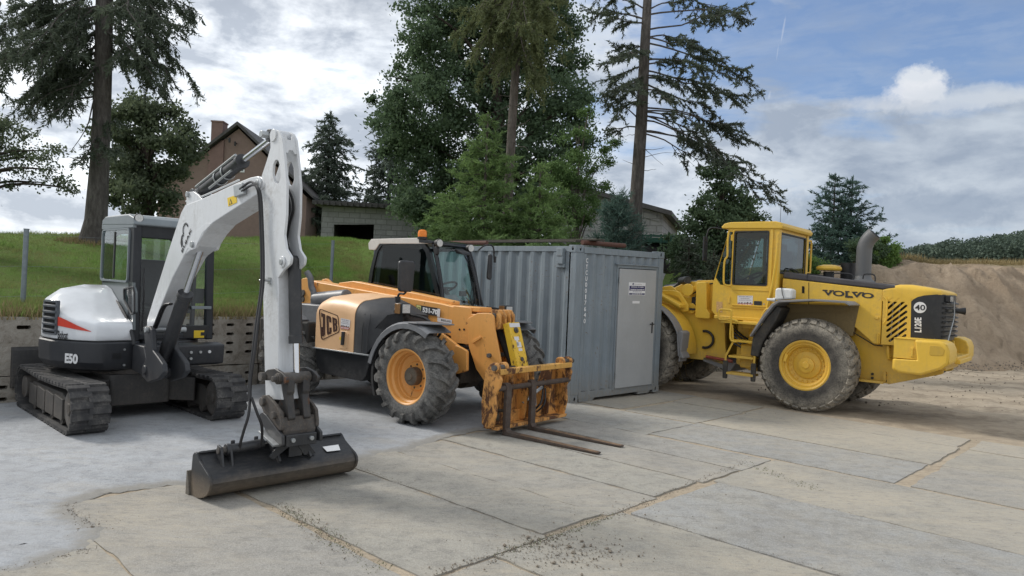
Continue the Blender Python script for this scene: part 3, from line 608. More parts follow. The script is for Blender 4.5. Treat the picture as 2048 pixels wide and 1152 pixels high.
def garage():
    Y=34; base=at(643,480,Y); fr=Fr((base.x,base.y,2.2),.02)
    T=thing('garage',fr,'low grey block garage with a dark open doorway left of the big tree','garage')
    P=lambda x,y: (lambda q:(q.x,q.z))(fr.on(1,0,x,y))
    x0=P(643,440)[0];x1=P(905,440)[0];zt0=P(643,411)[1];zt1=P(905,425)[1]
    o0=P(668,449);o1=P(748,449)
    b=MB(); b.prism([(x0,-1.5),(x1,-1.5),(x1,zt1),(x0,zt0)],0,.25,1,[[(o0[0],-.8),(o1[0],-.8),(o1[0],o1[1]),(o0[0],o0[1])]])
    sx=P(621,440)[0]; b.prism([(0.25,-1.5),(9,-1.5),(9,zt0-.35),(.25,zt0)],x0,x0+.24,0); b.bx(x1-.24,x1,.25,9,-1.5,zt1-.05); b.bx(x0,x1,9,9.2,-1.5,zt1-.1)
    b.build('wall',M['block'],T)
    b=MB(); b.bx(o0[0]-.2,o1[0]+.2,2.5,2.55,-1,o0[1]+.3); b.bx(x0+.3,x1-.3,.3,8.8,zt1-.35,zt1-.30); b.bx(o0[0]-.1,o1[0]+.1,-.0,.2,o0[1]+.0,o0[1]+.002); b.build('doorway_shadow_lining',M['dark'],T).name='doorway_shade_lining'  # near-black sheets that paint the shade inside the open doorway
    b=MB(); b.prism([(x0-.35,zt0+.02),(x1+.4,zt1+.0),(x1+.4,zt1+.18),(x0-.35,zt0+.20)],-.5,9.4); b.build('roof',M['roofd'],T)
    n=22
    for i in range(n): b=MB(); x=x0-.2+(x1-x0)*i/n; b.bx(x,x+.10,-.62,-.505,zt0+(zt1-zt0)*i/n-.02,zt0+(zt1-zt0)*i/n+.14); b.build('rafter_end',M['roofd'],T)
    a=P(848,462);c=P(872,478); b=MB()
    b.bx(a[0],c[0],-.03,.02,c[1],a[1]); w=b.build('window',M['white'],T); b=MB(); b.bx(a[0]+.06,(a[0]+c[0])/2-.03,-.035,-.02,c[1]+.06,a[1]-.06); b.bx((a[0]+c[0])/2+.03,c[0]-.06,-.035,-.02,c[1]+.06,a[1]-.06); b.build('pane',M['winglass'],w)
garage()
def outbuilding():
    Y=27; base=at(1326,470,Y); fr=Fr((base.x,base.y,1.6),-.30)
    T=thing('outbuilding',fr,'grey block outbuilding with a sloping flat roof behind the container','outbuilding')
    P=lambda x,y: (lambda q:(q.x,q.z))(fr.on(1,0,x,y))
    x1=P(1326,430)[0];x0=P(1120,400)[0];z1=P(1326,428)[1];z0=P(1120,372)[1]
    b=MB(); b.prism([(x0,-2.5),(x1,-2.5),(x1,z1),(x0,z0)],0,7); b.build('wall',M['block'],T)
    sl=(z0-z1)/(x1-x0); b=MB(); b.prism([(x0,z0+.0),(x1+.35,z1-.35*sl),(x1+.35,z1-.35*sl+.17),(x0,z0+.17)],-.45,7.4); b.build('roof',M['roofd'],T)
    b=MB(); b.prism([(x0,z0-.30),(x1-.1,z1-.30),(x1-.1,z1-.1),(x0,z0-.1)],-.06,-.0); b.build('lintel',M['block'],T)
outbuilding()
def green_trailer():
    p=at(1340,492,21); fr=Fr((p.x,p.y,1.0),-.2)
    T=thing('farm_trailer',fr,'green steel farm trailer parked behind the container below the outbuilding','trailer')
    P=lambda x,y: (lambda q:(q.x,q.z))(fr.on(1,0,x,y))
    a=P(1282,468);c=P(1362,487); g=plain('green_trailer_paint',(.015,.085,.055),.6,var=.3)
    b=MB()
    h=(a[1]-c[1])
    for i in range(3): b.bx(a[0],c[0],-.0,.05,c[1]+h*i/3+.01,c[1]+h*(i+1)/3-.012)
    b.bx(a[0],c[0],.05,2.2,c[1],c[1]+.05); b.bx(a[0],c[0],2.15,2.2,c[1],a[1]); b.bx(a[0],a[0]+.05,.05,2.15,c[1],a[1]); b.bx(c[0]-.05,c[0],.05,2.15,c[1],a[1]); b.build('body_side',g,T)
    for k in range(5): b=MB(); x=a[0]+(c[0]-a[0])*k/4; b.bx(x-.03,x+.03,-.03,.0,c[1]-.02,a[1]+.01); b.build('side_post',g,T)
    for y_ in (.4,1.6): b=MB(); b.bx(a[0]+.1,c[0]+.1,y_,y_+.2,c[1]-.2,c[1]); b.build('chassis_beam',M['black'],T)
    for x in (a[0]+.25,c[0]-.3):
        for y in (.15,1.8):
            b=MB(); b.rev([(.18,0),(.36,.0),(.4,.04),(.4,.2),(.36,.24),(.18,.24),(.1,.2),(.1,.04),(.18,0)],(x,y,c[1]-.45),(0,1,0),20); b.build('wheel',M['black'],T)
green_trailer()
# ---------------------------------------------------------------- fence posts with wires on the bank
def fence():
    pts=[(-60,470,618,9.9),(45,460,617,11.4),(660,483,590,16.2),(352,468,618,13.6)]
    T=thing('wire_fence',(0,0,0),'thin wire fence on grey round posts along the top of the retaining wall','fence')
    line=[(-8.9,8.1)]+[]
    tops=[]
    for k,(s,d) in enumerate(((-1.6,.6),(1.05,.75),(8.3,2.6))):
        pass
    P=[at(45,617,10.9),at(660,600,15.8)]
    a=Vc((P[0].x,P[0].y));bq=Vc((P[1].x,P[1].y)); u=(bq-a)
    for k in (-.62,0,1):
        q=a+u*k; zb=bank_z(q.x,q.y)-.3
        zt=at(45,459,10.9).z if k<=0 else at(660,482,15.8).z
        if k<0: zt=at(45,459,10.9).z
        b=MB(); b.cyl((q.x,q.y,zb),(q.x+.01,q.y,zt),.036 if k<1 else .034,n=12); b.cyl((q.x+.01,q.y,zt),(q.x+.01,q.y,zt+.015),.04); b.build('post',M['galv'],T); tops.append(Vc((q.x,q.y,zt)))
    b=MB()
    for dz in (.06,.55,1.0):
        for i in range(2):
            p,q=tops[i],tops[i+1]; n=8; b.tube([p.lerp(q,k/n)-Vc((0,0,dz+.10*math.sin(PI*k/n)*.6)) for k in range(n+1)],.0022,4)
    b.build('wire',M['galv'],T)
M['galv']=plain('galvanised_post',(.20,.235,.26),.6,.2)
fence()
# ---------------------------------------------------------------- mini excavator
M['ewhite']=paint('excavator_white',(.64,.665,.69),.38,.5,(.30,.29,.27),0,2.2,coat=.25)
M['cowl']=paint('cowl_white',(.70,.73,.765),.22,.06,(.4,.4,.4),0,2,coat=.5)
M['charcoal']=paint('charcoal_paint',(.024,.027,.033),.5,.25,(.12,.11,.10),0,3,mud=.22,mudz=.7)
M['cabgrey']=paint('cab_grey',(.19,.22,.24),.45,.15,(.2,.2,.2),0,3)
M['cabgrey2']=paint('lower_cab_grey',(.12,.14,.15),.3,.15,(.2,.2,.2),0,3)
M['chrome']=plain('chrome_rod',(.62,.63,.65),.14,1,var=.05)
M['hose']=plain('rubber_hose',(.012,.012,.014),.45,var=.2)
M['rubber']=paint('track_rubber',(.05,.05,.052),.85,.75,(.20,.19,.175),0,5,spec=.3)
M['dirtysteel']=rust_steel('dirty_steel',(.055,.048,.042),(.14,.11,.085),(.13,.125,.12))
M['glass']=glass('cab_glass',(.85,.92,.91))
M['red']=plain('red_decal',(.62,.06,.035),.3,var=.05)
M['label']=plain('yellow_label',(.72,.50,.02),.5,var=.05)
M['lampglass']=plain('lamp_glass',(.55,.56,.55),.15,var=.25,sc=60)
M['bucketm']=None
def m_bucket():
    t=NT('bucket_steel'); v=t.coord(); n=t.noise(v,3,7,.65,.3); n2=t.noise(t.scale(v,(3,1,3)),14,6,.7); s=t.n('SeparateXYZ',{'Vector':v})
    m=t.ramp(t.ma('ADD',s.outputs[2],t.ma('MULTIPLY',n,-.22)),.11,-.04); 
    c=t.mix(t.ramp(n2,.45,.7,0,.5),(.028,.030,.034),(.075,.072,.068)); w=t.mix(n2,(.09,.07,.052),(.26,.215,.165)); c=t.mix(m,c,w)
    t.bump(n2,.25,.006); return t.fin(c,t.mix(m,(.42,.42,.42),(.62,.62,.62)),.35)
M['bucketm']=m_bucket()
FE=Fr((-4.009,8.551,0),-.772)
def excavator():
    T=thing('mini_excavator',FE,'white tracked mini excavator with its arm folded down and a wide black grading bucket','excavator')
    P=lambda y,pts: FE.py(y,pts)
    # ---- tracks
    def track(sg):
        y0,y1=(-1.0,-.6) if sg<0 else (.6,1.0)
        cxf,cxr,zr=-.27,-2.27,.285
        path=[]  # outline of the belt, closed
        n=14
        for k in range(n+1): a=-PI/2+PI*k/n; path.append((cxf+zr*math.cos(a),zr+.0+zr*math.sin(a)))
        for k in range(1,12): 
            u=k/12; path.append((cxf+(cxr-cxf)*u,2*zr-.03*math.sin(PI*u)))
        for k in range(n+1): a=PI/2+PI*k/n; path.append((cxr+zr*math.cos(a),zr+zr*math.sin(a)))
        for k in range(1,12): path.append((cxr+(cxf-cxr)*k/12,0.))
        def inner(t):
            out=[];m=len(path)
            for i in range(m):
                a=Vc(path[i-1]);b=Vc(path[(i+1)%m]); d=(b-a).normalized(); nn=Vc((-d.y,d.x)); out.append(tuple(Vc(path[i])+nn*t))
            return out
        b=MB(); base=inner(.022); inn=inner(.055); m=len(path)
        vs=[(x,y,z) for y in(y0+.012,y1-.012) for (x,z) in base]+[(x,y,z) for y in(y0+.012,y1-.012) for (x,z) in inn]
        fs=[]
        for i in range(m):
            j=(i+1)%m; fs+= [(i,j,m+j,m+i),(2*m+i,3*m+i,3*m+j,2*m+j),(i,2*m+i,2*m+j,j),(m+i,m+j,3*m+j,3*m+i)]
        b.add(vs,fs)
        # tread bars: two staggered halves
        L_=[0]
        for i in range(m): L_.append(L_[-1]+(Vc(path[(i+1)%m])-Vc(path[i])).length)
        def on(s):
            s%=L_[-1]
            for i in range(m):
                if s<=L_[i+1]:
                    f=(s-L_[i])/(L_[i+1]-L_[i]+1e-9); a=Vc(path[i]);c=Vc(path[(i+1)%m]); d=(c-a).normalized(); return a.lerp(c,f),d,Vc((-d.y,d.x))
            return Vc(path[0]),Vc((1,0)),Vc((0,1))
        N=44
        for k in range(N):
            for half in (0,1):
                s0=L_[-1]*(k+.5*half)/N; ya,yb=(y0,(y0+y1)/2+.02) if half==0 else ((y0+y1)/2-.02,y1)
                for (ds,yy0,yy1) in ((0,ya,yb),):
                    p,d,nn=on(s0); w=.036
                    q=[p-d*w,p+d*w,p+d*(w+.012)+nn*.03,p-d*(w+.012)+nn*.03]
                    q=[p-d*w+nn*.0,p+d*w+nn*.0,p+d*(w+.014)+nn*.03,p-d*(w+.014)+nn*.03]
                    b.add([(c.x,yy0,c.y) for c in q]+[(c.x,yy1,c.y) for c in q],[(0,1,2,3),(7,6,5,4),(0,4,5,1),(1,5,6,2),(2,6,7,3),(3,7,4,0)])
        tr=b.build('track',M['rubber'],T,0,30)
        out=y0 if sg<0 else y1; inw=-sg
        ym=(y0+y1)/2
        b=MB(); pr=[(-2.05,.16),(-.52,.13),(-.42,.22),(-.45,.36),(-.62,.42),(-1.9,.40),(-2.05,.33)]; b.prism(fillet(pr,.03),y0+.07,y1-.07); b.build('track_frame',M['charcoal_mud'],tr,.008)
        for k in range(4): x=-.68-.38*k; b=MB(); b.prism(fillet([(x-.17,.12),(x+.17,.12),(x+.17,.36),(x-.17,.38)],.02),y0+.045,y0+.075) if sg<0 else b.prism(fillet([(x-.17,.12),(x+.17,.12),(x+.17,.36),(x-.17,.38)],.02),y1-.075,y1-.045); b.build('roller_guard',M['charcoal_mud'],tr,.004)
        b=MB(); b.cyl((cxf,ym-.14,zr),(cxf,ym+.14,zr),.215,n=28); b.cyl((cxf,ym-.16,zr),(cxf,ym+.16,zr),.07,n=16); b.build('idler',M['dirtysteel'],tr,.01)
        b=MB(); pts=[]
        for k in range(34): a=2*PI*k/34; r=.225 if k%2 else .20; pts.append((cxr+r*math.cos(a),zr+r*math.sin(a)))
        b.prism(pts,ym-.03,ym+.03); b.cyl((cxr,ym-.15,zr),(cxr,ym+.15,zr),.14,n=24); b.build('sprocket',M['dirtysteel'],tr,.004)
        for k in range(4): x=-.62-.40*k; b=MB(); b.cyl((x,ym-.13,.12),(x,ym+.13,.12),.065,n=14); b.build('roller',M['dirtysteel'],tr,.004)
    M['charcoal_mud']=paint('undercarriage_paint',(.035,.036,.038),.7,.7,(.12,.11,.10),0,4,mud=.15,mudz=.6)
    track(-1); track(1)
    b=MB(); b.prism(fillet([(-.62,-.62),(-.95,-.30),(-.95,.30),(-.62,.62),(-1.85,.62),(-1.6,.30),(-1.6,-.30),(-1.85,-.62)],.05),.20,.50,2); b.prism(fillet([(-.85,-.36),(-.85,.36),(-1.7,.36),(-1.7,-.36)],.06),.18,.56,2)
    b.build('undercarriage',M['charcoal_mud'],T,.01)
    b=MB(); b.cyl((-1.3,0,.55),(-1.3,0,.66),.42,n=36); b.build('swing_bearing',M['dirtysteel'],T)
    b=MB(); b.prism(fillet([(-2.62,.22),(-2.66,.72),(-2.72,.76),(-2.90,.70),(-2.84,.5),(-2.84,.34),(-2.93,.22),(-2.80,.20)],.02),-1.02,1.02); b.build('dozer_blade',M['charcoal_mud'],T,.006)
    for y in (-.45,.45): b=MB(); b.prism([(-1.7,.2),(-2.66,.30),(-2.66,.44),(-1.7,.42)],y-.06,y+.06); b.build('blade_arm',M['charcoal_mud'],T,.008)
    # ---- upper structure: one plan outline (right side), walls read off it
    PL=fillet([(-.80,0),(-.80,-.52),(-1.02,-.72),(-1.36,-.90),(-1.70,-.945),(-2.02,-.86),(-2.22,-.6),(-2.30,-.3),(-2.30,0)],.22,6)
    KC=Vc((-1.55,0))
    def plan(k,xf=9,ye=None,dz=0):
        out=[]
        for x,y in PL:
            p=KC+(Vc((x,y))-KC)*k; out.append((min(p.x,xf),p.y))
        return out
    def full(k,z,xf=9):
        q=plan(k,xf); q=[(min(x,xf),y) for x,y in q]; return [Vc((x,y,z)) for x,y in q]+[Vc((x,-y,z)) for x,y in reversed(q[1:-1])]
    b=MB(); b.loft([full(.80,.60,-.90),full(.92,.63,-.84),full(.99,.72),full(1.0,.90),full(.998,.955),full(.975,.97)]); B_=b.build('upper_body',M['charcoal'],T,0,30)
    b=MB(); b.loft([full(.94,.972),full(.94,.985)]); b.build('deck',M['black'],T)
    # wall coordinates: arc length along the plan outline, height
    def wallpath(k,xf):
        q=plan(k,xf); L_=[0]
        for i in range(len(q)-1): L_.append(L_[-1]+(Vc(q[i+1])-Vc(q[i])).length)
        return q,L_
    def wallpt(W_,s,z,off):
        q,L_=W_; s=max(0,min(L_[-1]-1e-6,s))
        for i in range(len(q)-1):
            if s<=L_[i+1]+1e-9 and L_[i+1]>L_[i]:
                f=(s-L_[i])/(L_[i+1]-L_[i]); a=Vc(q[i]);c=Vc(q[i+1]); d=(c-a).normalized(); p=a.lerp(c,f)+Vc((d.y,-d.x))*off*(-1 if False else -1)*-1; 
                nn=Vc((-d.y,d.x)); cc=(a.lerp(c,f)-KC)
                if nn.dot(cc)<0: nn=-nn
                p=a.lerp(c,f)+nn*off; return Vc((p.x,p.y,z))
        return Vc((*q[-1],z))
    def raywall(W_,px,py):
        q,L_=W_; o=FE.I@Vc((0,0,H)); d=FE.I.to_3x3()@ray(px,py); best=None
        for i in range(len(q)-1):
            a=Vc(q[i]);e=Vc(q[i+1])-a
            det=d.x*(-e.y)+e.x*d.y
            if abs(det)<1e-9: continue
            w=a-Vc((o.x,o.y)); t=(w.x*(-e.y)+e.x*w.y)/det; u=(d.x*w.y-d.y*w.x)/det
            if -.001<=u<=1.001 and t>0 and (best is None or t<best[0]): best=(t,L_[i]+u*e.length,o.z+d.z*t)
        return best and (best[1],best[2])
    WB=wallpath(1.0,9); WC=wallpath(.975,-.86)
    def zs(x): 
        pr=((-2.4,1.46),(-2.0,1.47),(-1.6,1.38),(-1.2,1.26),(-.86,1.18))
        for (a,za),(c,zc) in zip(pr,pr[1:]):
            if x<=c: return za+(zc-za)*max(0,(x-a))/(c-a)
        return 1.17
    def zt(x):
        pr=((-2.4,1.63),(-1.95,1.65),(-1.7,1.58),(-1.3,1.37),(-1.0,1.22),(-.8,1.18))
        for (a,za),(c,zc) in zip(pr,pr[1:]):
            if x<=c: return za+(zc-za)*max(0,(x-a))/(c-a)
        return 1.17
    def cow(k,xf,zf,yc=None):
        out=[]
        for x,y in plan(k,xf):
            if yc is not None: y=max(y,yc)
            out.append(Vc((x,min(y,-.125),zf(x) if callable(zf) else zf)))
        return out
    rings=[cow(.965,-.87,.987),cow(.975,-.86,1.0),cow(.975,-.86,1.05),cow(.965,-.87,lambda x:zs(x)-.05),cow(.955,-.88,lambda x:zs(x)-.012),cow(.93,-.905,lambda x:zs(x)+.012),
           cow(.80,-.97,lambda x:zs(x)+(zt(x)-zs(x))*.62+.008),cow(.62,-1.0,lambda x:zs(x)+(zt(x)-zs(x))*.92+.01),cow(.30,-1.0,lambda x:zt(x)+.01)]
    b=MB(); b.loft(rings,caps=False); i0=len(b.v); b.add(rings[-1],[tuple(range(len(rings[-1])))]); C_=b.build('engine_cowl',M['cowl'],T,0,40)
    # grille let into the rear corner
    g=[raywall(WC,x,y) for x,y in ((115,608),(113,672),(99,660),(104,600))]; s0=min(g[0][0],g[1][0]); s1=s0+.30; zb,ztp=1.04,1.44
    b=MB(); n=6; st=[s0+(s1-s0)*k/n for k in range(n+1)]
    for z0,z1 in ((zb-.01,zb+.012),(ztp-.012,ztp+.01)): b.loft([[wallpt(WC,s,z,o) for o,z in ((-.03,z0),(.02,z0),(.018,z1),(-.03,z1))] for s in st])
    for sx in (s0,s1): b.loft([[wallpt(WC,sx-.014,z,-.02),wallpt(WC,sx-.014,z,.02),wallpt(WC,sx+.014,z,.02),wallpt(WC,sx+.014,z,-.02)] for z in (zb,ztp)])
    for k in range(5):
        z=zb+.045+k*.074; b.loft([[wallpt(WC,s,zz,o) for o,zz in ((-.03,z+.006),(.03,z-.012),(.032,z+.010),(-.03,z+.034))] for s in st])
    b.build('grille',M['blackgloss_grey'],C_)
    b=MB(); b.loft([[wallpt(WC,s,z,o) for o,z in ((-.03,zb),(.004,zb),(.004,ztp),(-.03,ztp))] for s in st]); b.build('grille_recess',M['dark'],C_)
    # red flash tapering to a point towards the front
    pt_=raywall(WC,183,663); tl=raywall(WC,115,633); bl=raywall(WC,114,651); n=18; top=[];bot=[]
    for k in range(n+1):
        u=k/n; s=s0-.016+(pt_[0]-s0+.016)*u; top.append(wallpt(WC,s,tl[1]+(pt_[1]-tl[1])*u**1.15,.006)); bot.append(wallpt(WC,s,bl[1]+(pt_[1]-.004-bl[1])*u,.006))
    b=MB(); b.add(top+bot,[(i,i+1,n+1+i+1,n+1+i) for i in range(n)]); b.build('red_stripe',M['red'],C_,0,60)
    def wall_text(name,txt,W_,pa,pb,mat,par,bold,off=.006):
        A=raywall(W_,*pa);Bq=raywall(W_,*pb); me=text_mesh(txt,1,bold,0,1); xs=[v.co.x for v in me.vertices];ys=[v.co.y for v in me.vertices]; x0,x1,y0,y1=min(xs),max(xs),min(ys),max(ys)
        for v in me.vertices:
            u=(v.co.x-x0)/(x1-x0); w=(v.co.y-y0)/(y1-y0); v.co=wallpt(W_,A[0]+(Bq[0]-A[0])*u,Bq[1]+(A[1]-Bq[1])*w,off)
        me.materials.clear(); me.materials.append(mat); return link(name,me,par)
    wall_text('lettering','E50',WB,(131,706),(156,728),M['white'],B_,.05)
    wall_text('lettering','Bobcat',WC,(117,661),(136,679),M['black'],C_,.02,.008)
    A=raywall(WC,111,659);Bq=raywall(WC,116,669)
    pts=[(0,1),(.3,.7),(.7,.7),(1,1),(.95,.4),(.7,0),(.3,0),(.05,.4)]; b=MB(); b.add([wallpt(WC,A[0]+(Bq[0]-A[0])*x,Bq[1]+(A[1]-Bq[1])*z,.008) for x,z in pts],[tuple(range(8))]); b.build('emblem',M['black'],C_)
    for k in range(5):
        A=raywall(WB,225,707+k*2.6);Bq=raywall(WB,242,707+k*2.6); b=MB(); b.loft([[wallpt(WB,s,zz,o) for o,zz in ((-.01,A[1]-.005),(.006,A[1]-.006),(.006,A[1]+.003),(-.01,A[1]+.006))] for s in (A[0],(A[0]+Bq[0])/2,Bq[0])]); b.build('louvre',M['black'],B_)
    for q_ in ((249,699),(248,730)): A=raywall(WB,*q_); b=MB(); b.cyl(wallpt(WB,A[0],A[1],-.01),wallpt(WB,A[0],A[1],.012),.014,n=10); b.build('bolt',M['steel'],B_)
    # front tub of the body under the cab with hydraulic fittings
    b=MB(); b.prism(fillet([(-.82,.64),(-.62,.68),(-.60,.93),(-.82,.95)],.03),.16,.94); tb=b.build('tool_box',M['charcoal'],T,.012)
    for y,z in ((.50,.84),(.50,.76),(.62,.84)): b=MB(); b.cyl((-.61,y,z),(-.585,y,z),.018,n=10); b.build('coupling',M['steel'],tb)
    b=MB(); b.cyl((-.61,.74,.84),(-.595,.74,.84),.02,n=12); b.build('round_cap',M['white'],tb)
    # ---- cab
    x0,x1,ya,yb=-2.2,-.95,-.12,.92
    cab=MB()
    def post(p,q,w=.07,d=.07): 
        a=Vc(p);c=Vc(q); cab.loft([[a+Vc((sx*w/2,sy*d/2,0)) for sx,sy in((-1,-1),(1,-1),(1,1),(-1,1))],[c+Vc((sx*w/2,sy*d/2,0)) for sx,sy in((-1,-1),(1,-1),(1,1),(-1,1))]])
    post((x1-.05,ya+.05,.97),(x1-.12,ya+.05,2.46),.17,.10); post((x1-.02,yb-.05,.97),(x1-.10,yb-.05,2.40),.085,.10)
    post((x0+.05,ya+.045,1.5),(x0+.07,ya+.045,2.46),.09,.08); post((x0+.05,yb-.045,1.0),(x0+.07,yb-.045,2.46),.09,.08); post((-1.55,yb-.04,1.0),(-1.55,yb-.04,2.46),.06,.06)
    cab.bx(x0+.04,x1-.04,ya+.01,ya+.075,1.62,1.72); cab.bx(x1-.13,x1-.05,ya+.05,yb-.05,2.28,2.46); cab.bx(x1-.055,x1+.015,ya+.05,yb-.05,.98,1.06)
    cab.bx(x0+.02,x0+.08,ya+.05,yb-.05,.98,1.45); cab.bx(x0,x1-.02,yb-.07,yb-.01,.98,1.1); cab.bx(x0,x1-.02,ya+.05,yb-.05,.975,1.02); cab.bx(x0+.05,x1-.1,ya+.02,yb-.02,2.44,2.47)
    cb=cab.build('cab_frame',M['charcoal_clean'],T,.015)
    # lower side sheet in body grey and the quarter window
    q=P(ya,[(205,565),(266,565),(266,660),(252,640),(232,606),(205,590)]); qh=P(ya,[(249,578),(267,574),(270,585),(270,626),(264,628),(250,600)])
    b=MB(); b.prism(q,ya+.0,ya+.03,1,[fillet(qh,.03)]); b.build('side_sheet',M['cabgrey2'],cb)
    b=MB(); b.tube([(p[0],ya-.008,p[1]) for p in fillet(qh,.03)+fillet(qh,.03)[:1]],.012,6); b.build('window_seal',M['black'],cb)
    b=MB(); b.prism(fillet(qh,.02),ya+.012,ya+.016); b.build('quarter_window',M['glass'],cb)
    b=MB(); b.tube([(p[0],ya-.02,p[1]) for p in P(ya-.02,[(200,573),(215,585),(235,606),(252,635),(264,668),(268,690)])],.022,8,sub=3); b.build('cowl_seal',M['black'],cb)
    # roof
    rf=P(ya,[(207,440),(208,430),(216,426),(266,426),(279,430),(281,440)])
    b=MB(); b.prism(fillet([(x0-.02,2.46),(x0,2.53),(x0+.12,2.575),(x1-.22,2.575),(x1-.03,2.53),(x1+.02,2.44),(x1-.05,2.43)],.03),ya-.015,yb+.01); b.build('roof',M['cabgrey'],cb,.03,seg=3)
    b=MB(); b.prism(fillet([(x0+.02,2.56),(x0+.1,2.585),(x1-.3,2.585),(x1-.2,2.56)],.02),ya+.02,yb-.02); b.build('roof_cap',M['ewhite'],cb,.01)
    b=MB(); b.prism([(x0-.02,2.40),(x0-.02,2.47),(x1-.03,2.47),(x1-.03,2.40)],ya-.012,ya+.03); b.build('roof_rail',M['cabgrey'],cb,.008)
    # side window: light frame, two panes, centre bar
    w=P(ya-.01,[(207,440),(272,438),(272,562),(205,562)]); xs0=x0-.005;xs1=x1-.15; o_=fillet([(xs0+.02,1.70),(xs1,1.70),(xs1,2.40),(xs0+.03,2.40)],.08,5); i_=fillet([(xs0+.045,1.725),(xs1-.025,1.725),(xs1-.025,2.38),(xs0+.055,2.38)],.06,5)
    b=MB(); b.prism(o_,ya-.022,ya+.012,1,[i_]); wf=b.build('side_window',M['cabgrey'],cb)
    b=MB(); b.prism(i_,ya-.006,ya-.002); b.build('pane',M['glass'],wf)
    b=MB(); m=(xs0+xs1)/2-.02; b.bx(m-.02,m+.02,ya-.014,ya+.004,1.745,2.36); b.build('window_bar',M['black'],wf)
    # windscreen, rear window
    b=MB(); b.add([(x1-.03,ya+.09,1.06),(x1-.03,yb-.09,1.06),(x1-.09,yb-.09,2.28),(x1-.09,ya+.09,2.28)],[(0,1,2,3)]); b.build('windscreen',M['glass'],cb)
    b=MB(); oo=[(ya+.08,1.45),(yb-.08,1.45),(yb-.08,2.45),(ya+.08,2.45)]; hh=fillet([(.0,1.50),(.80,1.50),(.80,2.36),(.0,2.36)],.16,5); b.prism(oo,x0+.03,x0+.06,0,[hh]); b.build('rear_panel',M['charcoal_clean'],cb)
    b=MB(); b.prism(hh,x0+.04,x0+.045,0); b.build('rear_window',M['glass'],cb)
    # inside: seat, levers, console, monitor
    b=MB(); b.prism(fillet([(-1.95,1.25),(-1.45,1.22),(-1.42,1.36),(-1.82,1.40),(-1.98,2.02),(-2.08,2.02),(-2.06,1.4)],.05),.18,.66); b.bx(-2.0,-1.5,.22,.62,1.0,1.25); b.build('seat',M['black'],cb,.03)
    for y in (.10,.72): b=MB(); b.bx(-1.75,-1.35,y-.06,y+.06,1.3,1.42); b.tube([(-1.38,y,1.4),(-1.34,y,1.52),(-1.36,y,1.58)],.022,8); b.cyl((-1.36,y,1.56),(-1.355,y,1.66),.03,n=10); b.build('control_console',M['black'],cb,.01)
    for y in (.33,.45): b=MB(); b.tube([(-1.15,y,1.02),(-1.12,y,1.35),(-1.2,y,1.6)],.014,8); b.build('travel_lever',M['black'],cb)
    b=MB(); b.bx(-1.12,-1.08,.72,.84,1.45,1.65); b.build('monitor',M['black'],cb)
    b=MB(); b.tube([(-.91,.32,1.3),(-.93,.36,1.8),(-.95,.38,2.15)],.012,6); b.tube([(-.915,.375,1.75),(-.965,.55,2.15)],.006,6); b.build('wiper',M['black'],cb)
    # lower front: grey filler and yellow booklet label
    b=MB(); a=FE.pxx(x1+.02,[(388,661),(408,674)]); b.bx(x1+.018,x1+.022,a[0][0],a[1][0],a[1][1]-.01,a[0][1]+.0); lb=b.build('warning_label',M['label'],cb)
    b=MB(); yl=a[0][0]+.09; b.bx(x1+.0225,x1+.0235,yl,yl+.075,(a[0][1]+a[1][1])/2-.025,(a[0][1]+a[1][1])/2+.02); b.build('book_symbol',M['black'],lb)
    b=MB(); b.bx(x1-.05,x1+.017,.52,.87,1.0,1.16); b.build('front_sill',M['black'],cb,.01)
    b=MB(); b.bx(x1-.0,x1+.03,.62,.88,1.38,1.42); b.build('foot_rail',M['cabgrey'],cb,.005)
    wl=FE.on(0,x1-.02,278,434); b=MB(); b.rev([(.01,-.03),(.045,-.02),(.055,.02),(.055,.05)],(x1-.06,-.075,2.525),(1,0,0),20,True); l=b.build('work_light',M['black'],cb)
    b=MB(); b.cyl((x1-.012,-.075,2.525),(x1-.002,-.075,2.525),.048,n=20); b.build('lens',M['lampglass'],l)
    b=MB(); b.tube([(x1+.03,.0,1.1),(x1+.06,.0,1.5),(x1-.0,.0,1.9)],.012,6); b.build('grab_rail',M['black'],cb)
    # ---- swing post (boom bracket)
    b=MB(); 
    for y in (-.20,.05):
        pl=P(-.17,[(293,667),(290,655),(295,652),(303,652),(308,660),(310,700),(322,716),(330,728),(332,745),(322,758),(300,765),(288,752),(288,735),(297,716)])
        b.prism(fillet(pl,.03),y,y+.06)
    b.prism([(-.80,.62),(-.42,.60),(-.2,.58),(-.05,.62),(-.05,.72),(-.3,.78),(-.42,.95),(-.80,.95)],-.14,.10)
    b.cyl((-.16,-.22,.70),(-.16,.14,.70),.055); b.build('swing_post',M['charcoal'],T,.012)
    ft=FE.on(1,-.2,296,660); b=MB(); b.cyl((ft.x,-.235,ft.z),(ft.x,.235,ft.z),.032,n=14); b.build('foot_pin',M['steel'],T,.004)
    # ---- boom
    mn_=[(293,665),(294,639),(338,498),(352,455),(362,425),(370,410),(392,402),(430,386),(470,367),(500,355),(515,352),(524,356),(530,366),(527,377),(515,388),(454,427),(425,446),(408,466),(392,492),(369,510),(344,557),(304,657),(299,670)]
    bp=P(-.125,mn_); b=MB(); b.prism(fillet(bp,.03,3),-.125,.125); BO=b.build('boom',M['ewhite'],T,.008)
    lug=P(-.125,[(425,446),(405,466),(396,484),(391,497),(384,500),(376,496),(369,510),(366,512),(372,497),(380,480),(395,460),(412,446)])
    for ya_ in (-.128,.098): b=MB(); b.prism(fillet(lug,.03,3),ya_,ya_+.03); b.build('cylinder_lug',M['ewhite'],BO,.006)
    lug=P(-.125,[(368,418),(368,392),(373,384),(382,382),(390,388),(402,400),(415,400),(380,425)])
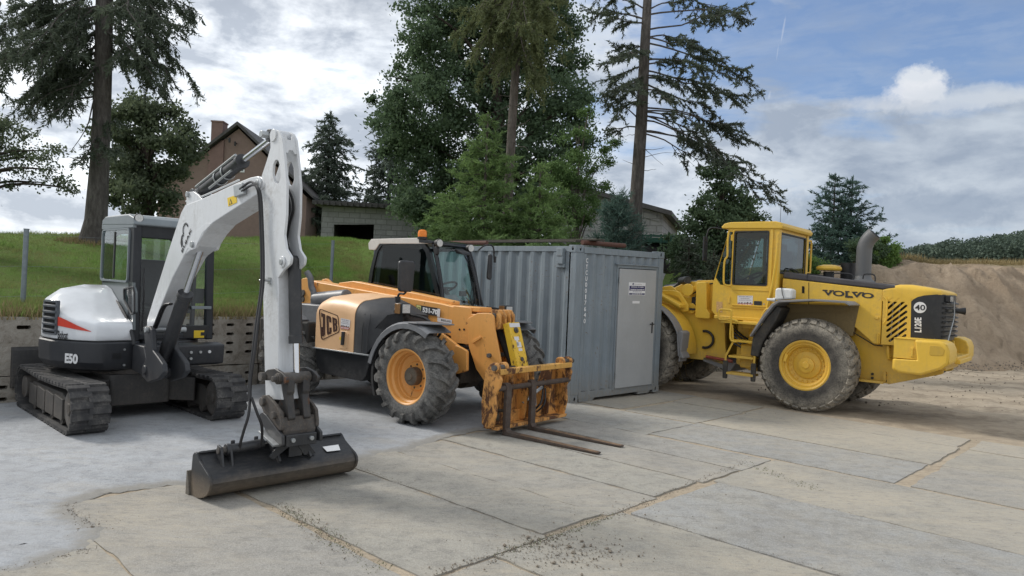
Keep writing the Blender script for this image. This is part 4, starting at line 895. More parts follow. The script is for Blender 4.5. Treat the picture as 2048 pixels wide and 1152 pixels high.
    for ya_ in (-.10,.07): b=MB(); b.prism(fillet(lug,.03,3),ya_,ya_+.03); b.build('cylinder_lug',M['ewhite'],BO,.006)
    def pin(nm,px,py,y,r,half,par,mat='steel'):
        p=FE.on(1,y,px,py); b=MB(); b.cyl((p.x,-half,p.z),(p.x,half,p.z),r,n=16); o=b.build(nm,M[mat],par,.004); return p
    pin('pin',387,489,-.12,.035,.15,BO); pA=pin('pin',377,389,-.1,.032,.125,BO); pB=pin('pin',518,367,-.125,.034,.15,BO)
    e=FE.on(1,-.12,519,367)
    b=MB(); b.cyl((e.x,-.142,e.z),(e.x,-.124,e.z),.06,n=20); b.build('pin_boss',M['ewhite'],BO,.005)
    # seam lines, pipes along the top of the boom, valve block near the tip
    b=MB()
    for dy in (-.09,-.055):
        b.tube([(p[0],dy,p[1]+.03) for p in P(dy,[(372,408),(400,400),(440,383),(478,366)])],.010,6,sub=3)
    b.build('hydraulic_pipe',M['ewhite'],BO)
    v=P(-.14,[(471,372),(488,366),(492,388),(473,395)]); b=MB(); b.prism(v,-.165,-.126); b.build('valve_block',M['steel'],BO,.005)
    wl=P(-.126,[(455,396),(473,390),(474,405),(457,413)]); b=MB(); b.prism(wl,-.129,-.1255); wl_=b.build('warning_label',M['label'],BO)
    t_=P(-.1295,[(458,410),(465,407),(461,397)]); b=MB(); b.prism(t_,-.1300,-.129); b.build('triangle_symbol',M['black'],wl_); t_=P(-.1302,[(459.3,408.2),(463,406.6),(461,400.5)]); b=MB(); b.prism(t_,-.1305,-.13); b.build('triangle_symbol',M['label'],wl_)
    # firm mark on the boom
    pB_=FE.on(1,-.126,365,503); pK=FE.on(1,-.126,383,460); d=(pK-pB_); ux=d.normalized(); uy=Vc((-ux.z,0,ux.x)); mid=(pB_+pK)/2
    lettering('lettering','BUJAK',.1,(mid.x,-.1305,mid.z),ux,uy,M['black'],BO,.002,fit=(d.length*1.08,.050),ext=.0008)
    b=MB(); g0=mid+uy*.115+ux*.055
    gear=[]
    for k in range(23):
        a=-.25+PI*1.05*k/22; r=.085 if k%2 else .070; gear.append((r*math.cos(a),r*math.sin(a)))
    for k in range(22,-1,-1): a=-.25+PI*1.05*k/22; gear.append((.060*math.cos(a),.060*math.sin(a)))
    b.prism([((g0+ux*x+uy*y).x,(g0+ux*x+uy*y).z) for x,y in gear],-.1315,-.1290); b.build('gear_emblem',M['black'],BO)
    g1=mid+uy*.075-ux*.045; exo=[(-.10,-.03),(-.085,.03),(-.05,.055),(-.02,.07),(.02,.06),(.03,.03),(.012,.035),(-.01,.045),(-.03,.03),(-.045,.0),(-.06,-.02)]
    b=MB(); b.prism([((g1+ux*x+uy*y).x,(g1+ux*x+uy*y).z) for x,y in exo],-.1315,-.1290); b.build('digger_emblem',M['black'],BO)
    # ---- cylinders
    def cyl2(nm,p0,p1,r,rod,f,par=None,y=0,head=1.12):
        p0=Vc(p0);p1=Vc(p1); m=p0.lerp(p1,f); d=(p1-p0).normalized()
        b=MB(); b.cyl(p0,m,r,n=24); b.cyl(m-d*.05,m+d*.012,r*head,n=24); b.cyl(p0+d*.18,p0+d*.20,r*1.06,n=24); b.cyl((p0.x,-.07,p0.z),(p0.x,.07,p0.z),r*1.05,n=18); c=b.build(nm,M['blackm'],par or T,.004)
        b=MB(); b.cyl(m,p1,rod,n=18); b.build('rod',M['chrome'],c)
        b=MB(); b.cyl((p1.x,-.065,p1.z),(p1.x,.065,p1.z),rod*1.9,n=18); b.build('rod_eye',M['blackm'],c,.004)
    a=FE.on(1,0,320,738);c=FE.on(1,0,405,488); cyl2('boom_cylinder',a,c,.078,.036,.62)
    b=MB(); 
    for k in range(2): b.tube([(-.33,-.10-.03*k,1.02),(-.05,-.12-.03*k,1.25),(.12,-.11-.03*k,1.46),(.26,-.09-.02*k,1.50)],.014,6,sub=4)
    b.build('hose',M['hose'],T)
    a=Vc((pA.x,0,pA.z));c=FE.on(1,0,549,273); cyl2('arm_cylinder',a,c,.068,.032,.62)
    b=MB(); d=(c-a); 
    b.tube([a+Vc((0,-.055,.06))+d*.05,a+Vc((0,-.055,.065))+d*.6],.016,8); b.tube([a+Vc((0,-.055,-.07))+d*.25,a+Vc((0,-.055,-.06))+d*.55],.012,8)
    for f in (.33,.43): 
        p=a+d*f; dn=d.normalized(); b.rev([(.074,-.012),(.080,-.012),(.080,.012),(.074,.012)],p,dn,20,False,True)
    b.build('cylinder_guard',M['steel'],T)
    # ---- stick (dipper arm)
    nearp=[(540,268),(548,259),(558,262),(564,275),(569,320),(573,370),(572,430),(568,470),(572,498),(580,515),(576,532),(562,542),(556,560),(556,760),(553,800),(530,800),(529,740),(526,560),(522,440),(520,385),(524,350),(534,320),(541,295)]
    Y0=-.118; Y1=.040
    n_=P(Y0,nearp); hole=P(Y0,[(550,320),(556,319),(560,332),(561,356),(556,370),(549,364),(545,348),(546,330)])
    # upper fork plates
    up=[p for p in P(Y0,[(540,268),(548,259),(558,262),(564,275),(569,320),(573,370),(572,430),(568,470),(572,498),(582,514),(580,528),(566,541),(556,556),(526,560),(522,440),(520,385),(524,350),(534,320),(541,295)])]
    S=None
    b=MB(); b.prism(fillet(up,.03,3),Y0,Y0+.024,1,[fillet(hole,.03,3)]); S=b.build('dipper_arm',M['ewhite'],T,.004)
    dz=0
    b=MB(); b.prism(fillet(up,.03,3),Y1-.024,Y1,1,[fillet(hole,.03,3)]); b.build('side_plate',M['ewhite'],S,.004)
    pt=lambda px,py,y=Y0:(lambda q:(q.x,q.z))(FE.on(1,y,px,py))
    # box web behind the plates and the hollow front
    web=P(Y0,[(521,420),(534,410),(546,440),(553,490),(558,540),(556,556),(527,560)]); b=MB(); b.prism(web,Y0+.025,Y1-.025); b.build('web',M['ewhite'],S)
    # top cross piece with an arched opening on the front face
    b=MB(); f0=pt(562,264);f1=pt(566,300);f2=pt(567,304)
    yy=(Y1-Y0)/2-.024; yc=(Y0+Y1)/2
    outer=[(-yy,f2[1]),(-.035,f2[1]),(-.02,f2[1]+.03),(.02,f2[1]+.03),(.035,f2[1]),(yy,f2[1]),(yy,f0[1]-.015),(.03,f0[1]-.02),(.022,f0[1]-.06),(-.022,f0[1]-.06),(-.03,f0[1]-.02),(-yy,f0[1]-.015)]
    i0=len(b.v); b.prism(outer,0,.02,0)
    def shx(z): 
        u=(z-f2[1])/(f0[1]-f2[1]); return f2[0]+(f0[0]-f2[0])*u-.022
    b.v=[(x+shx(z),y+yc,z) for x,y,z in b.v]; b.build('cross_plate',M['ewhite'],S)
    b=MB(); c_=FE.on(1,0,549,273); b.cyl((c_.x,-.14,c_.z),(c_.x,.062,c_.z),.034,n=16); b.build('pin',M['steel'],S,.004)
    b=MB(); q=FE.on(1,Y0,548,271); b.cyl((q.x,Y0-.014,q.z),(q.x,Y1+.014,q.z),.058,n=20); b.build('pin_boss',M['ewhite'],S,.004)
    q=FE.on(1,Y0,566,524)
    for ya_,yb_ in ((Y0-.016,Y0),(Y1,Y1+.016)): b=MB(); b.cyl((q.x,ya_,q.z),(q.x,yb_,q.z),.052,n=20); b.build('pin_boss',M['ewhite'],S,.004)
    b=MB(); b.cyl((q.x,-.145,q.z),(q.x,.068,q.z),.028,n=14); b.build('pin',M['steel'],S,.003)
    # lower box section
    lo=P(Y0,[(525,555),(556,553),(557,745),(566,800),(531,800),(529,740)]); b=MB(); b.prism(lo,Y0,Y1); b.build('lower_section',M['ewhite'],S,.008)
    for px,py in ((572,618),(578,616)): q=FE.on(0,lo[1][0]+.001,px,py); b=MB(); b.cyl((lo[1][0]-.01,q.y,q.z),(lo[1][0]+.004,q.y,q.z),.008,n=8); b.build('hole',M['dark'],S)
    # hoses inside the fork and the long pair down the near side
    b=MB()
    for k in range(3): b.tube([(p[0]+.01*k,-.07+.03*k,p[1]) for p in P(0,[(572,372),(583,395),(586,420),(578,450),(574,480),(580,505),(590,520)])],.012,6,sub=4)
    b.build('hose',M['hose'],S)
    b=MB()
    for k,(dx) in enumerate((0,4)):
        pts=[(480+dx,378+4*k),(500+dx,364+6*k),(512+dx,372+4*k),(518+dx,395),(521+dx,450),(523+dx,520),(522+dx,575),(513+dx,640),(506+dx,700),(499+dx*.6,760),(499+dx*.4,800)]
        ys=[-.16,-.17,-.18,-.17,-.16,-.17,-.2,-.27,-.33,-.37,-.39]
        b.tube([FE.on(1,y,*p) for p,y in zip(pts,ys)],.0125,7,sub=4)
    b.tube([FE.on(1,-.39,500,795),FE.on(1,-.42,497,830),FE.on(1,-.45,488,860),FE.on(1,-.47,481,885),FE.on(1,-.47,479,900)],.0125,7,sub=4)
    b.tube([FE.on(1,-.39,503,795),FE.on(1,-.36,514,826),FE.on(1,-.32,523,850),FE.on(1,-.30,524,875),FE.on(1,-.30,521,893)],.0125,7,sub=4)
    b.build('long_hose',M['hose'],T)
    b=MB(); q=FE.on(1,-.14,531,561); b.tube([(q.x-.05,-.17,q.z),(q.x+.06,-.17,q.z),(q.x+.06,-.12,q.z)],.010,6); b.bx(q.x+.02,q.x+.07,-.13,-.116,q.z-.03,q.z+.03); b.build('hose_clip',M['steel'],S)
    # bucket cylinder in front of the stick
    a=FE.on(1,0,589,522);c=FE.on(1,0,593,752)
    p0=Vc(a);p1=Vc(c); m=p0.lerp(p1,.71); b=MB(); b.bx(0,0,0,0,0,0); b=MB()
    d=(p1-p0).normalized(); b.cyl(p0+d*-.02,m,.058,n=22); b.cyl(m-d*.06,m+d*.01,.064,n=22); b.cyl((p0.x,-.09,p0.z),(p0.x,.09,p0.z),.05,n=16); c1=b.build('bucket_cylinder',M['blackm'],T,.004)
    b=MB(); b.cyl(m,p1,.030,n=16); b.build('rod',M['chrome'],c1)
    # linkage
    L1=P(-.15,[(529,747),(538,739),(552,737),(566,745),(577,757),(574,768),(560,768),(548,760),(534,761)])
    for y in (-.165,.135): b=MB(); b.prism(fillet(L1,.02,3),y,y+.03); b.build('guide_link',M['dirtyblack'],T,.006)
    q1=FE.on(1,0,593,755); b=MB(); b.cyl((q1.x,-.20,q1.z),(q1.x,.20,q1.z),.038,n=18); b.cyl((q1.x,-.235,q1.z),(q1.x,-.20,q1.z),.026,n=14); b.cyl((q1.x,-.12,q1.z),(q1.x,.12,q1.z),.052,n=18); b.cyl((q1.x,-.19,q1.z),(q1.x,-.15,q1.z),.05,n=18); b.cyl((q1.x,.15,q1.z),(q1.x,.19,q1.z),.05,n=18); b.build('link_pin',M['dirtysteel'],T,.004)
    q0=FE.on(1,-.15,529,752); b=MB(); b.cyl((q0.x+.03,-.20,q0.z),(q0.x+.03,.19,q0.z),.028,n=14); b.cyl((q0.x+.03,-.21,q0.z),(q0.x+.03,-.165,q0.z),.04,n=14); b.build('pin',M['dirtysteel'],T,.003)
    q2=FE.on(1,0,589,832)
    L2=[(q1.x-.06,q1.z),(q1.x+.05,q1.z),(q1.x+.055,q1.z-.12),(q2.x+.045,q2.z+.2),(q2.x+.10,q2.z),(q2.x+.03,q2.z-.07),(q2.x-.08,q2.z-.03),(q2.x-.10,q2.z+.1),(q1.x-.05,q1.z-.12)]
    for y in (-.11,.04): b=MB(); b.prism(fillet(L2,.02,3),y,y+.07); b.build('tipping_link',M['dirtyblack'],T,.008)
    # quick coupler / tilt head
    cp=P(-.17,[(523,797),(527,791),(536,790),(546,800),(556,812),(564,825),(566,845),(566,862),(548,856),(536,838),(528,820),(522,806)])
    for y in (-.185,.155): b=MB(); b.prism(fillet(cp,.02,3),y,y+.03); b.build('coupler_plate',M['rustplate'],T,.006)
    for px,py,r in ((531,803,.04),(553,830,.034)): q=FE.on(1,-.17,px,py); b=MB(); b.cyl((q.x,-.215,q.z),(q.x,.215,q.z),r,n=16); b.build('coupler_pin',M['dirtysteel'],T,.006)
    q=FE.on(1,0,585,855); b=MB(); b.prism(fillet([(q.x-.20,q.z+.10),(q.x+.10,q.z+.12),(q.x+.13,q.z+.0),(q.x+.12,q.z-.10),(q.x-.17,q.z-.10),(q.x-.24,q.z+.02)],.02),-.16,.16); b.build('coupler_body',M['rustplate'],T,.01)
    hk=FE.on(1,.16,608,838); b=MB(); b.tube([(hk.x+.10*math.cos(a)*.5+.03,.17,hk.z+.06*math.sin(a)) for a in [R(-150+k*30) for k in range(9)]],.022,8); b.cyl((hk.x-.05,.10,hk.z),(hk.x-.0,.20,hk.z),.04,n=14); b.build('lifting_hook',M['dirtysteel'],T)
    dp=P(-.19,[(521,828),(527,824),(534,830),(566,873),(566,892),(558,890),(522,845)])
    for y in (-.20,.17): b=MB(); b.prism(fillet(dp,.012,3),y,y+.028); b.build('tilt_bracket',M['blackm'],T,.004)
    lp=P(-.19,[(528,862),(530,860),(560,889),(558,893)]); b=MB(); b.prism(lp,-.25,-.17); b.build('bracket_foot',M['steel'],T,.002)
    q=FE.on(1,0,592,876); b=MB(); b.bx(q.x-.2,q.x+.10,-.15,.15,q.z-.05,q.z+.055); b.build('tilt_base',M['blackm'],T,.008)
    for y in (-.09,.09): b=MB(); b.cyl((q.x+.09,y,q.z+.01),(q.x+.125,y,q.z+.01),.020,n=8); b.build('bolt',M['steel'],T,.002)
    # ---- grading bucket
    prof=[(2.655,.0),(2.665,.10),(2.69,.23),(2.70,.34),(2.74,.372),(2.775,.368),(2.80,.345),(2.84,.315),(2.94,.27),(3.02,.235),(3.055,.205),(3.065,.165),(3.05,.115),(3.0,.065),(2.93,.03),(2.85,.008),(2.76,.0)]
    shell=[(2.72,.345),(2.78,.372),(2.80,.345),(2.93,.272),(3.005,.232),(3.04,.20),(3.05,.165),(3.035,.115),(2.99,.068),(2.92,.033),(2.84,.010),(2.70,.004)]
    inner=[(2.70,.022),(2.83,.028),(2.91,.05),(2.97,.082),(3.01,.122),(3.024,.165),(3.015,.192),(2.985,.215),(2.90,.265),(2.785,.325),(2.73,.335)]
    b=MB(); b.prism(shell+inner,-.77,.60); BK=b.build('grading_bucket',M['bucketm'],T,0,28)
    for y in (-.79,.60): b=MB(); b.prism(fillet(prof,.02,3),y,y+.022); b.build('end_plate',M['bucketm'],BK,.004)
    b=MB(); b.prism([(2.635,-.0),(2.70,-.0),(2.705,.03),(2.66,.20),(2.64,.20)],-.81,.62); b.build('cutting_edge',M['bucketend'],BK,.003)
    b=MB(); b.prism([(2.715,.352),(2.79,.385),(2.805,.372),(2.73,.335)],-.768,.598); b.build('top_lip',M['bucketm'],BK,.003)
    # tilt cylinder lying along the top of the bucket
    c0=FE.on(1,-.52,462,915); 
    b=MB(); b.cyl((2.86,-.56,.385),(2.86,-.24,.40),.042,n=18); b.cyl((2.86,-.58,.385),(2.86,-.54,.385),.05,n=18); b.cyl((2.82,-.50,.45),(2.82,-.50,.39),.018,n=10); b.cyl((2.82,-.29,.46),(2.82,-.29,.40),.018,n=10); tc=b.build('tilt_cylinder',M['blackm'],BK,.004)
    b=MB(); b.cyl((2.86,-.24,.40),(2.86,-.02,.405),.02,n=12); b.build('rod',M['chrome'],tc)
    for y in (-.64,-.56): b=MB(); b.prism([(2.80,.30),(2.95,.25),(2.90,.42),(2.83,.43)],y,y+.02); b.build('cylinder_ear',M['blackm'],BK,.003)
    b=MB(); b.cyl((2.86,-.65,.385),(2.86,-.53,.385),.028,n=12); b.build('ear_pin',M['dirtysteel'],BK,.003)
    for y,t in ((-.16,.02),(.14,.02)): b=MB(); b.prism([(2.76,.36),(2.99,.235),(3.01,.262),(2.93,.36),(2.94,.40),(2.90,.44),(2.80,.44)],y,y+t); b.build('pivot_ear',M['blackm'],BK,.003)
    b=MB(); b.prism([(-.20,.27),(.0,.40),(.02,.47),(-.03,.49),(-.08,.47),(-.24,.30)],2.955,2.975,0); b.prism([(.22,.27),(.12,.40),(.14,.46),(.05,.49),(.0,.46),(.02,.38),(.1,.27)],2.955,2.975,0); b.prism([(-.05,.27),(.08,.27),(.1,.46),(-.05,.46)],2.95,2.97,0); b.build('pivot_plate',M['blackm'],BK,.003)
    b=MB(); b.cyl((2.9,.03,.43),(3.01,.03,.43),.036,n=18); b.cyl((3.0,.03,.43),(3.035,.03,.43),.022,n=6); b.build('pivot_bolt',M['steel'],BK,.003)
    b=MB(); b.add([(2.90,.33,.302),(2.90,.50,.302),(2.97,.48,.265),(2.965,.34,.268)],[(0,1,2,3)]); b.build('worn_label',M['white'],BK)
M['blackgloss_grey']=plain('grille_grey',(.09,.10,.115),.45,var=.15)
M['charcoal_clean']=paint('cab_charcoal',(.020,.023,.028),.45,.15,(.10,.10,.10),0,3,spec=.35)
M['blackm']=paint('cylinder_black',(.026,.028,.032),.42,.35,(.13,.12,.11),0,6)
M['dirtyblack']=paint('link_black',(.032,.032,.034),.5,.7,(.13,.11,.09),.25,6)
M['rustplate']=rust_steel('coupler_steel',(.055,.045,.038),(.15,.12,.095),(.10,.095,.09))
M['bucketend']=rust_steel('worn_edge',(.10,.085,.07),(.22,.19,.15),(.16,.15,.13))
excavator()
# ---------------------------------------------------------------- wheels shared by the two big machines
def m_tyre(name,dust,dcol=(.165,.15,.13)):
    t=NT(name); v=t.coord(); n=t.noise(v,5,7,.7); n2=t.noise(v,40,4,.7); s=t.n('SeparateXYZ',{'Vector':v}); y=t.ma('ABSOLUTE',s.outputs[1]); rr=t.ma('SQRT',t.ma('ADD',t.ma('MULTIPLY',s.outputs[0],s.outputs[0]),t.ma('MULTIPLY',s.outputs[2],s.outputs[2])))
    if name[0]=='l': dust=t.ramp(rr,.52,.68,.22,1.0)
    m=t.ma('MULTIPLY',t.ramp(n,.32,.62,.25,1),dust); m=t.ma('MULTIPLY',m,t.ramp(n2,.25,.6,.5,1))
    c=t.mix(m,(.022,.022,.024),dcol); t.bump(n2,.4,.006); return t.fin(c,.88,spec=.25),t
M['tyre_a'],_=m_tyre('tractor_tyre_rubber',.75,(.26,.255,.24))
M['tyre_b'],_=m_tyre('loader_tyre_rubber',.95,(.38,.345,.285))
def wheel(parent,Rr,W,rim,style,pm,hubm,tm):
    "axle along y, outer face towards -y"
    w=W/2; Rb=Rr-(.042 if style=='chev' else .028)
    half=[(0,Rb),(.35,Rb-.003),(.62,Rb-.012),(.84,Rb-.030),(.95,Rb-.065),(1.0,Rb-.12),(1.02,Rb-(Rb-rim)*.55),(.96,rim+.035),(.86,rim+.008),(.80,rim)]
    prof=[(r,-y*w) for y,r in reversed(half)]+[(r,y*w) for y,r in half[1:]]
    tb=MB(); tb.rev(prof,(0,0,0),(0,1,0),72)
    def surf(u): # u 0..~1.2 across the half tread and over the shoulder
        pts=[(0,Rb),(.35,Rb-.003),(.62,Rb-.012),(.84,Rb-.030),(.95,Rb-.065),(1.0,Rb-.12),(1.015,Rb-.17)]; L_=[0]
        for a,b in zip(pts,pts[1:]): L_.append(L_[-1]+math.hypot((b[0]-a[0])*w,b[1]-a[1]))
        s=u*L_[-1]
        for i in range(len(pts)-1):
            if s<=L_[i+1]+1e-9:
                f=(s-L_[i])/(L_[i+1]-L_[i]); a,b=pts[i],pts[i+1]; y=(a[0]+(b[0]-a[0])*f)*w; r=a[1]+(b[1]-a[1])*f; dy,dr=(b[0]-a[0])*w,b[1]-a[1]; l=math.hypot(dy,dr); return y,r,-dr/l,dy/l
    def lug(sg,phi0,us,dphi,wd,h,taper=.8,wobble=0):
        rings=[]
        for k,u in enumerate(us):
            y,r,ny,nr=surf(u); ph=phi0+dphi(u); hw=wd(u)/2; hh=h*(1 if u<.8 else 1-.75*(u-.8)/.2)
            ring=[]
            for (a,o) in ((-1,-.012),(1,-.012),(taper,hh),(-taper,hh)):
                rr=r+nr*o; yy=y+ny*o; p=ph+a*hw/r; ring.append(Vc((rr*math.cos(p),sg*yy,rr*math.sin(p))))
            rings.append(ring)
        tb.loft(rings)
    if style=='chev':
        N=18
        for k in range(N):
            for sg in (-1,1):
                ph=2*PI*(k+(.5 if sg>0 else 0))/N
                lug(sg,ph,[0,.06,.18,.30,.42,.55,.66,.75,.84],lambda u:.02+.42*u-.10*u*u,lambda u:.052+.022*u,.046)
    else:
        N=30
        for k in range(N):
            for sg in (-1,1):
                ph=2*PI*(k+(.5 if sg>0 else 0))/N
                lug(sg,ph,[.0,.1,.2,.3,.4,.5,.58,.66,.72],lambda u:.06*math.sin(u*7)+.06*u,lambda u:(.105 if u<.25 else .125 if u<.5 else .105),.030,.84)
    M0=MB()
    # rim: flange, bead seat, well, disc
    if style=='chev':
        pr=[(rim+.02,-w*.80),(rim+.035,-w*.86),(rim+.035,-w*.90),(rim+.012,-w*.92),(rim-.005,-w*.86),(rim-.012,-w*.62),(rim-.035,-w*.50),(rim-.045,-w*.2),(rim-.055,-w*.18),(rim-.065,w*.0),(rim-.10,w*.06),(.20,w*.10),(.185,w*.02),(.15,w*.02),(.10,w*.05),(.0,w*.05)]
        M0.rev(pr,(0,0,0),(0,1,0),48); M0.rev([(rim,w*.05),(rim,w*.85),(rim+.03,w*.9)],(0,0,0),(0,1,0),48)
    else:
        pr=[(rim+.012,-w*.80),(rim+.03,-w*.86),(rim+.03,-w*.90),(rim+.0,-w*.92),(rim-.02,-w*.88),(rim-.03,-w*.80),(rim-.055,-w*.80),(rim-.06,-w*.70),(rim-.085,-w*.66),(rim-.10,-w*.45),(.235,-w*.40),(.225,-w*.46),(.20,-w*.50),(.135,-w*.52),(.13,-w*.60),(.09,-w*.63),(.0,-w*.63)]
        M0.rev(pr,(0,0,0),(0,1,0),56); M0.rev([(rim,-w*.05),(rim,w*.85),(rim+.03,w*.9)],(0,0,0),(0,1,0),48)
    wo=M0.build('wheel',pm,parent,0,32)
    ty=tb.build('tyre',tm,wo,0,32)
    h=MB()
    if style=='chev':
        h.rev([(.0,-w*.62),(.045,-w*.62),(.05,-w*.55),(.105,-w*.52),(.118,-w*.46),(.12,w*.05)],(0,0,0),(0,1,0),28); hb=h.build('hub',hubm,wo,0,30)
        for k in range(8): a=2*PI*k/8; h=MB(); h.cyl((.155*math.cos(a),-w*.02,.155*math.sin(a)),(.155*math.cos(a),w*.05,.155*math.sin(a)),.014,n=6); h.build('wheel_nut',hubm,wo)
    else:
        for k in range(20): a=2*PI*k/20; h=MB(); h.cyl((.27*math.cos(a),-w*.52,.27*math.sin(a)),(.27*math.cos(a),-w*.38,.27*math.sin(a)),.014,n=6); h.build('wheel_nut',pm,wo)
        h=MB(); h.cyl((0,-w*.70,0),(0,-w*.60,0),.065,n=6); h.build('hub_cap',pm,wo,.006)
        h=MB(); h.box((-(rim-.07),-w*.80,.01),(.05,.05,.13)); h.build('valve_guard',pm,wo,.006)
    return wo
def put_wheel(wo,x,y,z,rot=0):
    wo.location=(x,y,z); wo.rotation_euler=(0,rot,0 if y<0 else PI)
def decal(fr,ax,val,quad,txt,mat,par,bold=0,name='lettering',shear=0):
    "lettering laid on a plane of the thing, its box given by four corners (TL,TR,BR,BL)"
    c=[fr.on(ax,val,*q) for q in quad]; me=text_mesh(txt,1,bold,0,1,shear=shear); xs=[v.co.x for v in me.vertices];ys=[v.co.y for v in me.vertices]; x0,x1,y0,y1=min(xs),max(xs),min(ys),max(ys)
    for v in me.vertices:
        u=(v.co.x-x0)/(x1-x0); w=(v.co.y-y0)/(y1-y0); v.co=(c[3]*(1-u)+c[2]*u)*(1-w)+(c[0]*(1-u)+c[1]*u)*w
    me.materials.clear(); me.materials.append(mat); return link(name,me,par)
# ---------------------------------------------------------------- telehandler
M['jtan']=paint('faded_cover_paint',(.78,.49,.27),.42,.12,(.35,.22,.12),0,2.5)
M['jor']=paint('orange_yellow_paint',(.76,.37,.10),.42,.32,(.22,.12,.05),.10,3)
M['jrust']=paint('rusted_yellow_paint',(.70,.34,.09),.5,.6,(.12,.06,.03),.85,2.6)
M['jrustd']=paint('rusty_dirty_plate',(.52,.24,.06),.6,.8,(.10,.06,.035),.95,2.6)
M['jyel']=paint('bright_yellow_paint',(.78,.50,.03),.45,.35,(.25,.15,.04),.35,4)
M['jblk']=paint('dusty_black_panel',(.040,.042,.046),.55,.45,(.13,.12,.11),0,4)
M['jdark']=paint('oily_chassis',(.022,.021,.020),.75,.8,(.09,.08,.065),.1,5,mud=.35,mudz=.7)
M['dglass']=glass('tinted_glass',(.36,.40,.39))
M['tglass']=glass('green_glass',(.80,.94,.92))
M['brownp']=plain('brown_print',(.055,.022,.014),.5,var=.1)
M['amber']=plain('amber_lens',(.80,.22,.01),.25,var=.15)
M['fendg']=plain('grey_plastic_fender',(.15,.155,.165),.45,var=.2,sc=8)
M['paper']=plain('white_sticker',(.66,.65,.66),.45,var=.05)
M['stickred']=plain('sticker_red',(.50,.16,.12),.5,var=.5,sc=60)
M['fork']=rust_steel('fork_steel',(.060,.040,.030),(.15,.085,.05),(.10,.085,.075))
def m_forkblade():
    t=NT('fork_blade_steel'); v=t.coord(); n=t.noise(v,9,6,.7); c=t.mix(t.ramp(n,.35,.7),(.11,.065,.04),(.30,.20,.12)); t.bump(n,.2,.004); return t.fin(c,.65,.3)
M['forkb']=m_forkblade()
M['dirtrub']=plain('dirty_rubber',(.03,.03,.03),.85,var=.4,bump=.3)
FJ=Fr((-1.216+.617*.975,9.559+.787*.975,0),-.665)
def firm_sticker(fr,ax,val,quad,par,off):
    c=[fr.on(ax,val,*q) for q in quad]; n=Vc((0,0,0)); n[ax]=off
    def L_(u,w,k): return c[3].lerp(c[2],u).lerp(c[0].lerp(c[1],u),w)+n*k
    b=MB(); b.add([L_(0,0,1),L_(1,0,1),L_(1,1,1),L_(0,1,1)],[(0,1,2,3)]); s=b.build('firm_sticker',M['paper'],par)
    b=MB(); b.add([L_(0,0,1.6),L_(1,0,1.6),L_(1,.22,1.6),L_(0,.22,1.6)],[(0,1,2,3)]); b.build('sticker_band',M['stickred'],s)
    b=MB()
    for k,(x,h) in enumerate(((.10,.12),(.28,.16),(.48,.12),(.66,.17),(.85,.13))):
        pts=[(-.08,0),(.08,0),(.07,h*.5),(.03,h*.55),(.05,h),(.0,h*.9),(-.02,h*.5),(-.07,h*.45)]
        b.add([L_(x+p,.24+q,1.7) for p,q in pts],[tuple(range(8))])
    b.build('machine_picture',M['brownp'],s)
    def tx(t_,u0,u1,w0,w1,m,bold=.01):
        me=text_mesh(t_,1,bold,0,1); xs=[v.co.x for v in me.vertices];ys=[v.co.y for v in me.vertices]; x0,x1,y0,y1=min(xs),max(xs),min(ys),max(ys)
        for v in me.vertices: v.co=L_(u0+(u1-u0)*(v.co.x-x0)/(x1-x0),w0+(w1-w0)*(v.co.y-y0)/(y1-y0),1.9)
        me.materials.clear(); me.materials.append(m); link('lettering',me,s)
    tx('Wynajem Maszyn',.08,.92,.84,.93,M['navy']); tx('Budowlanych',.22,.78,.68,.76,M['brownp']); tx('Roboty ziemne',.1,.9,.52,.60,M['navy']); tx('601 639 007',.08,.94,.05,.18,M['white'],.03)
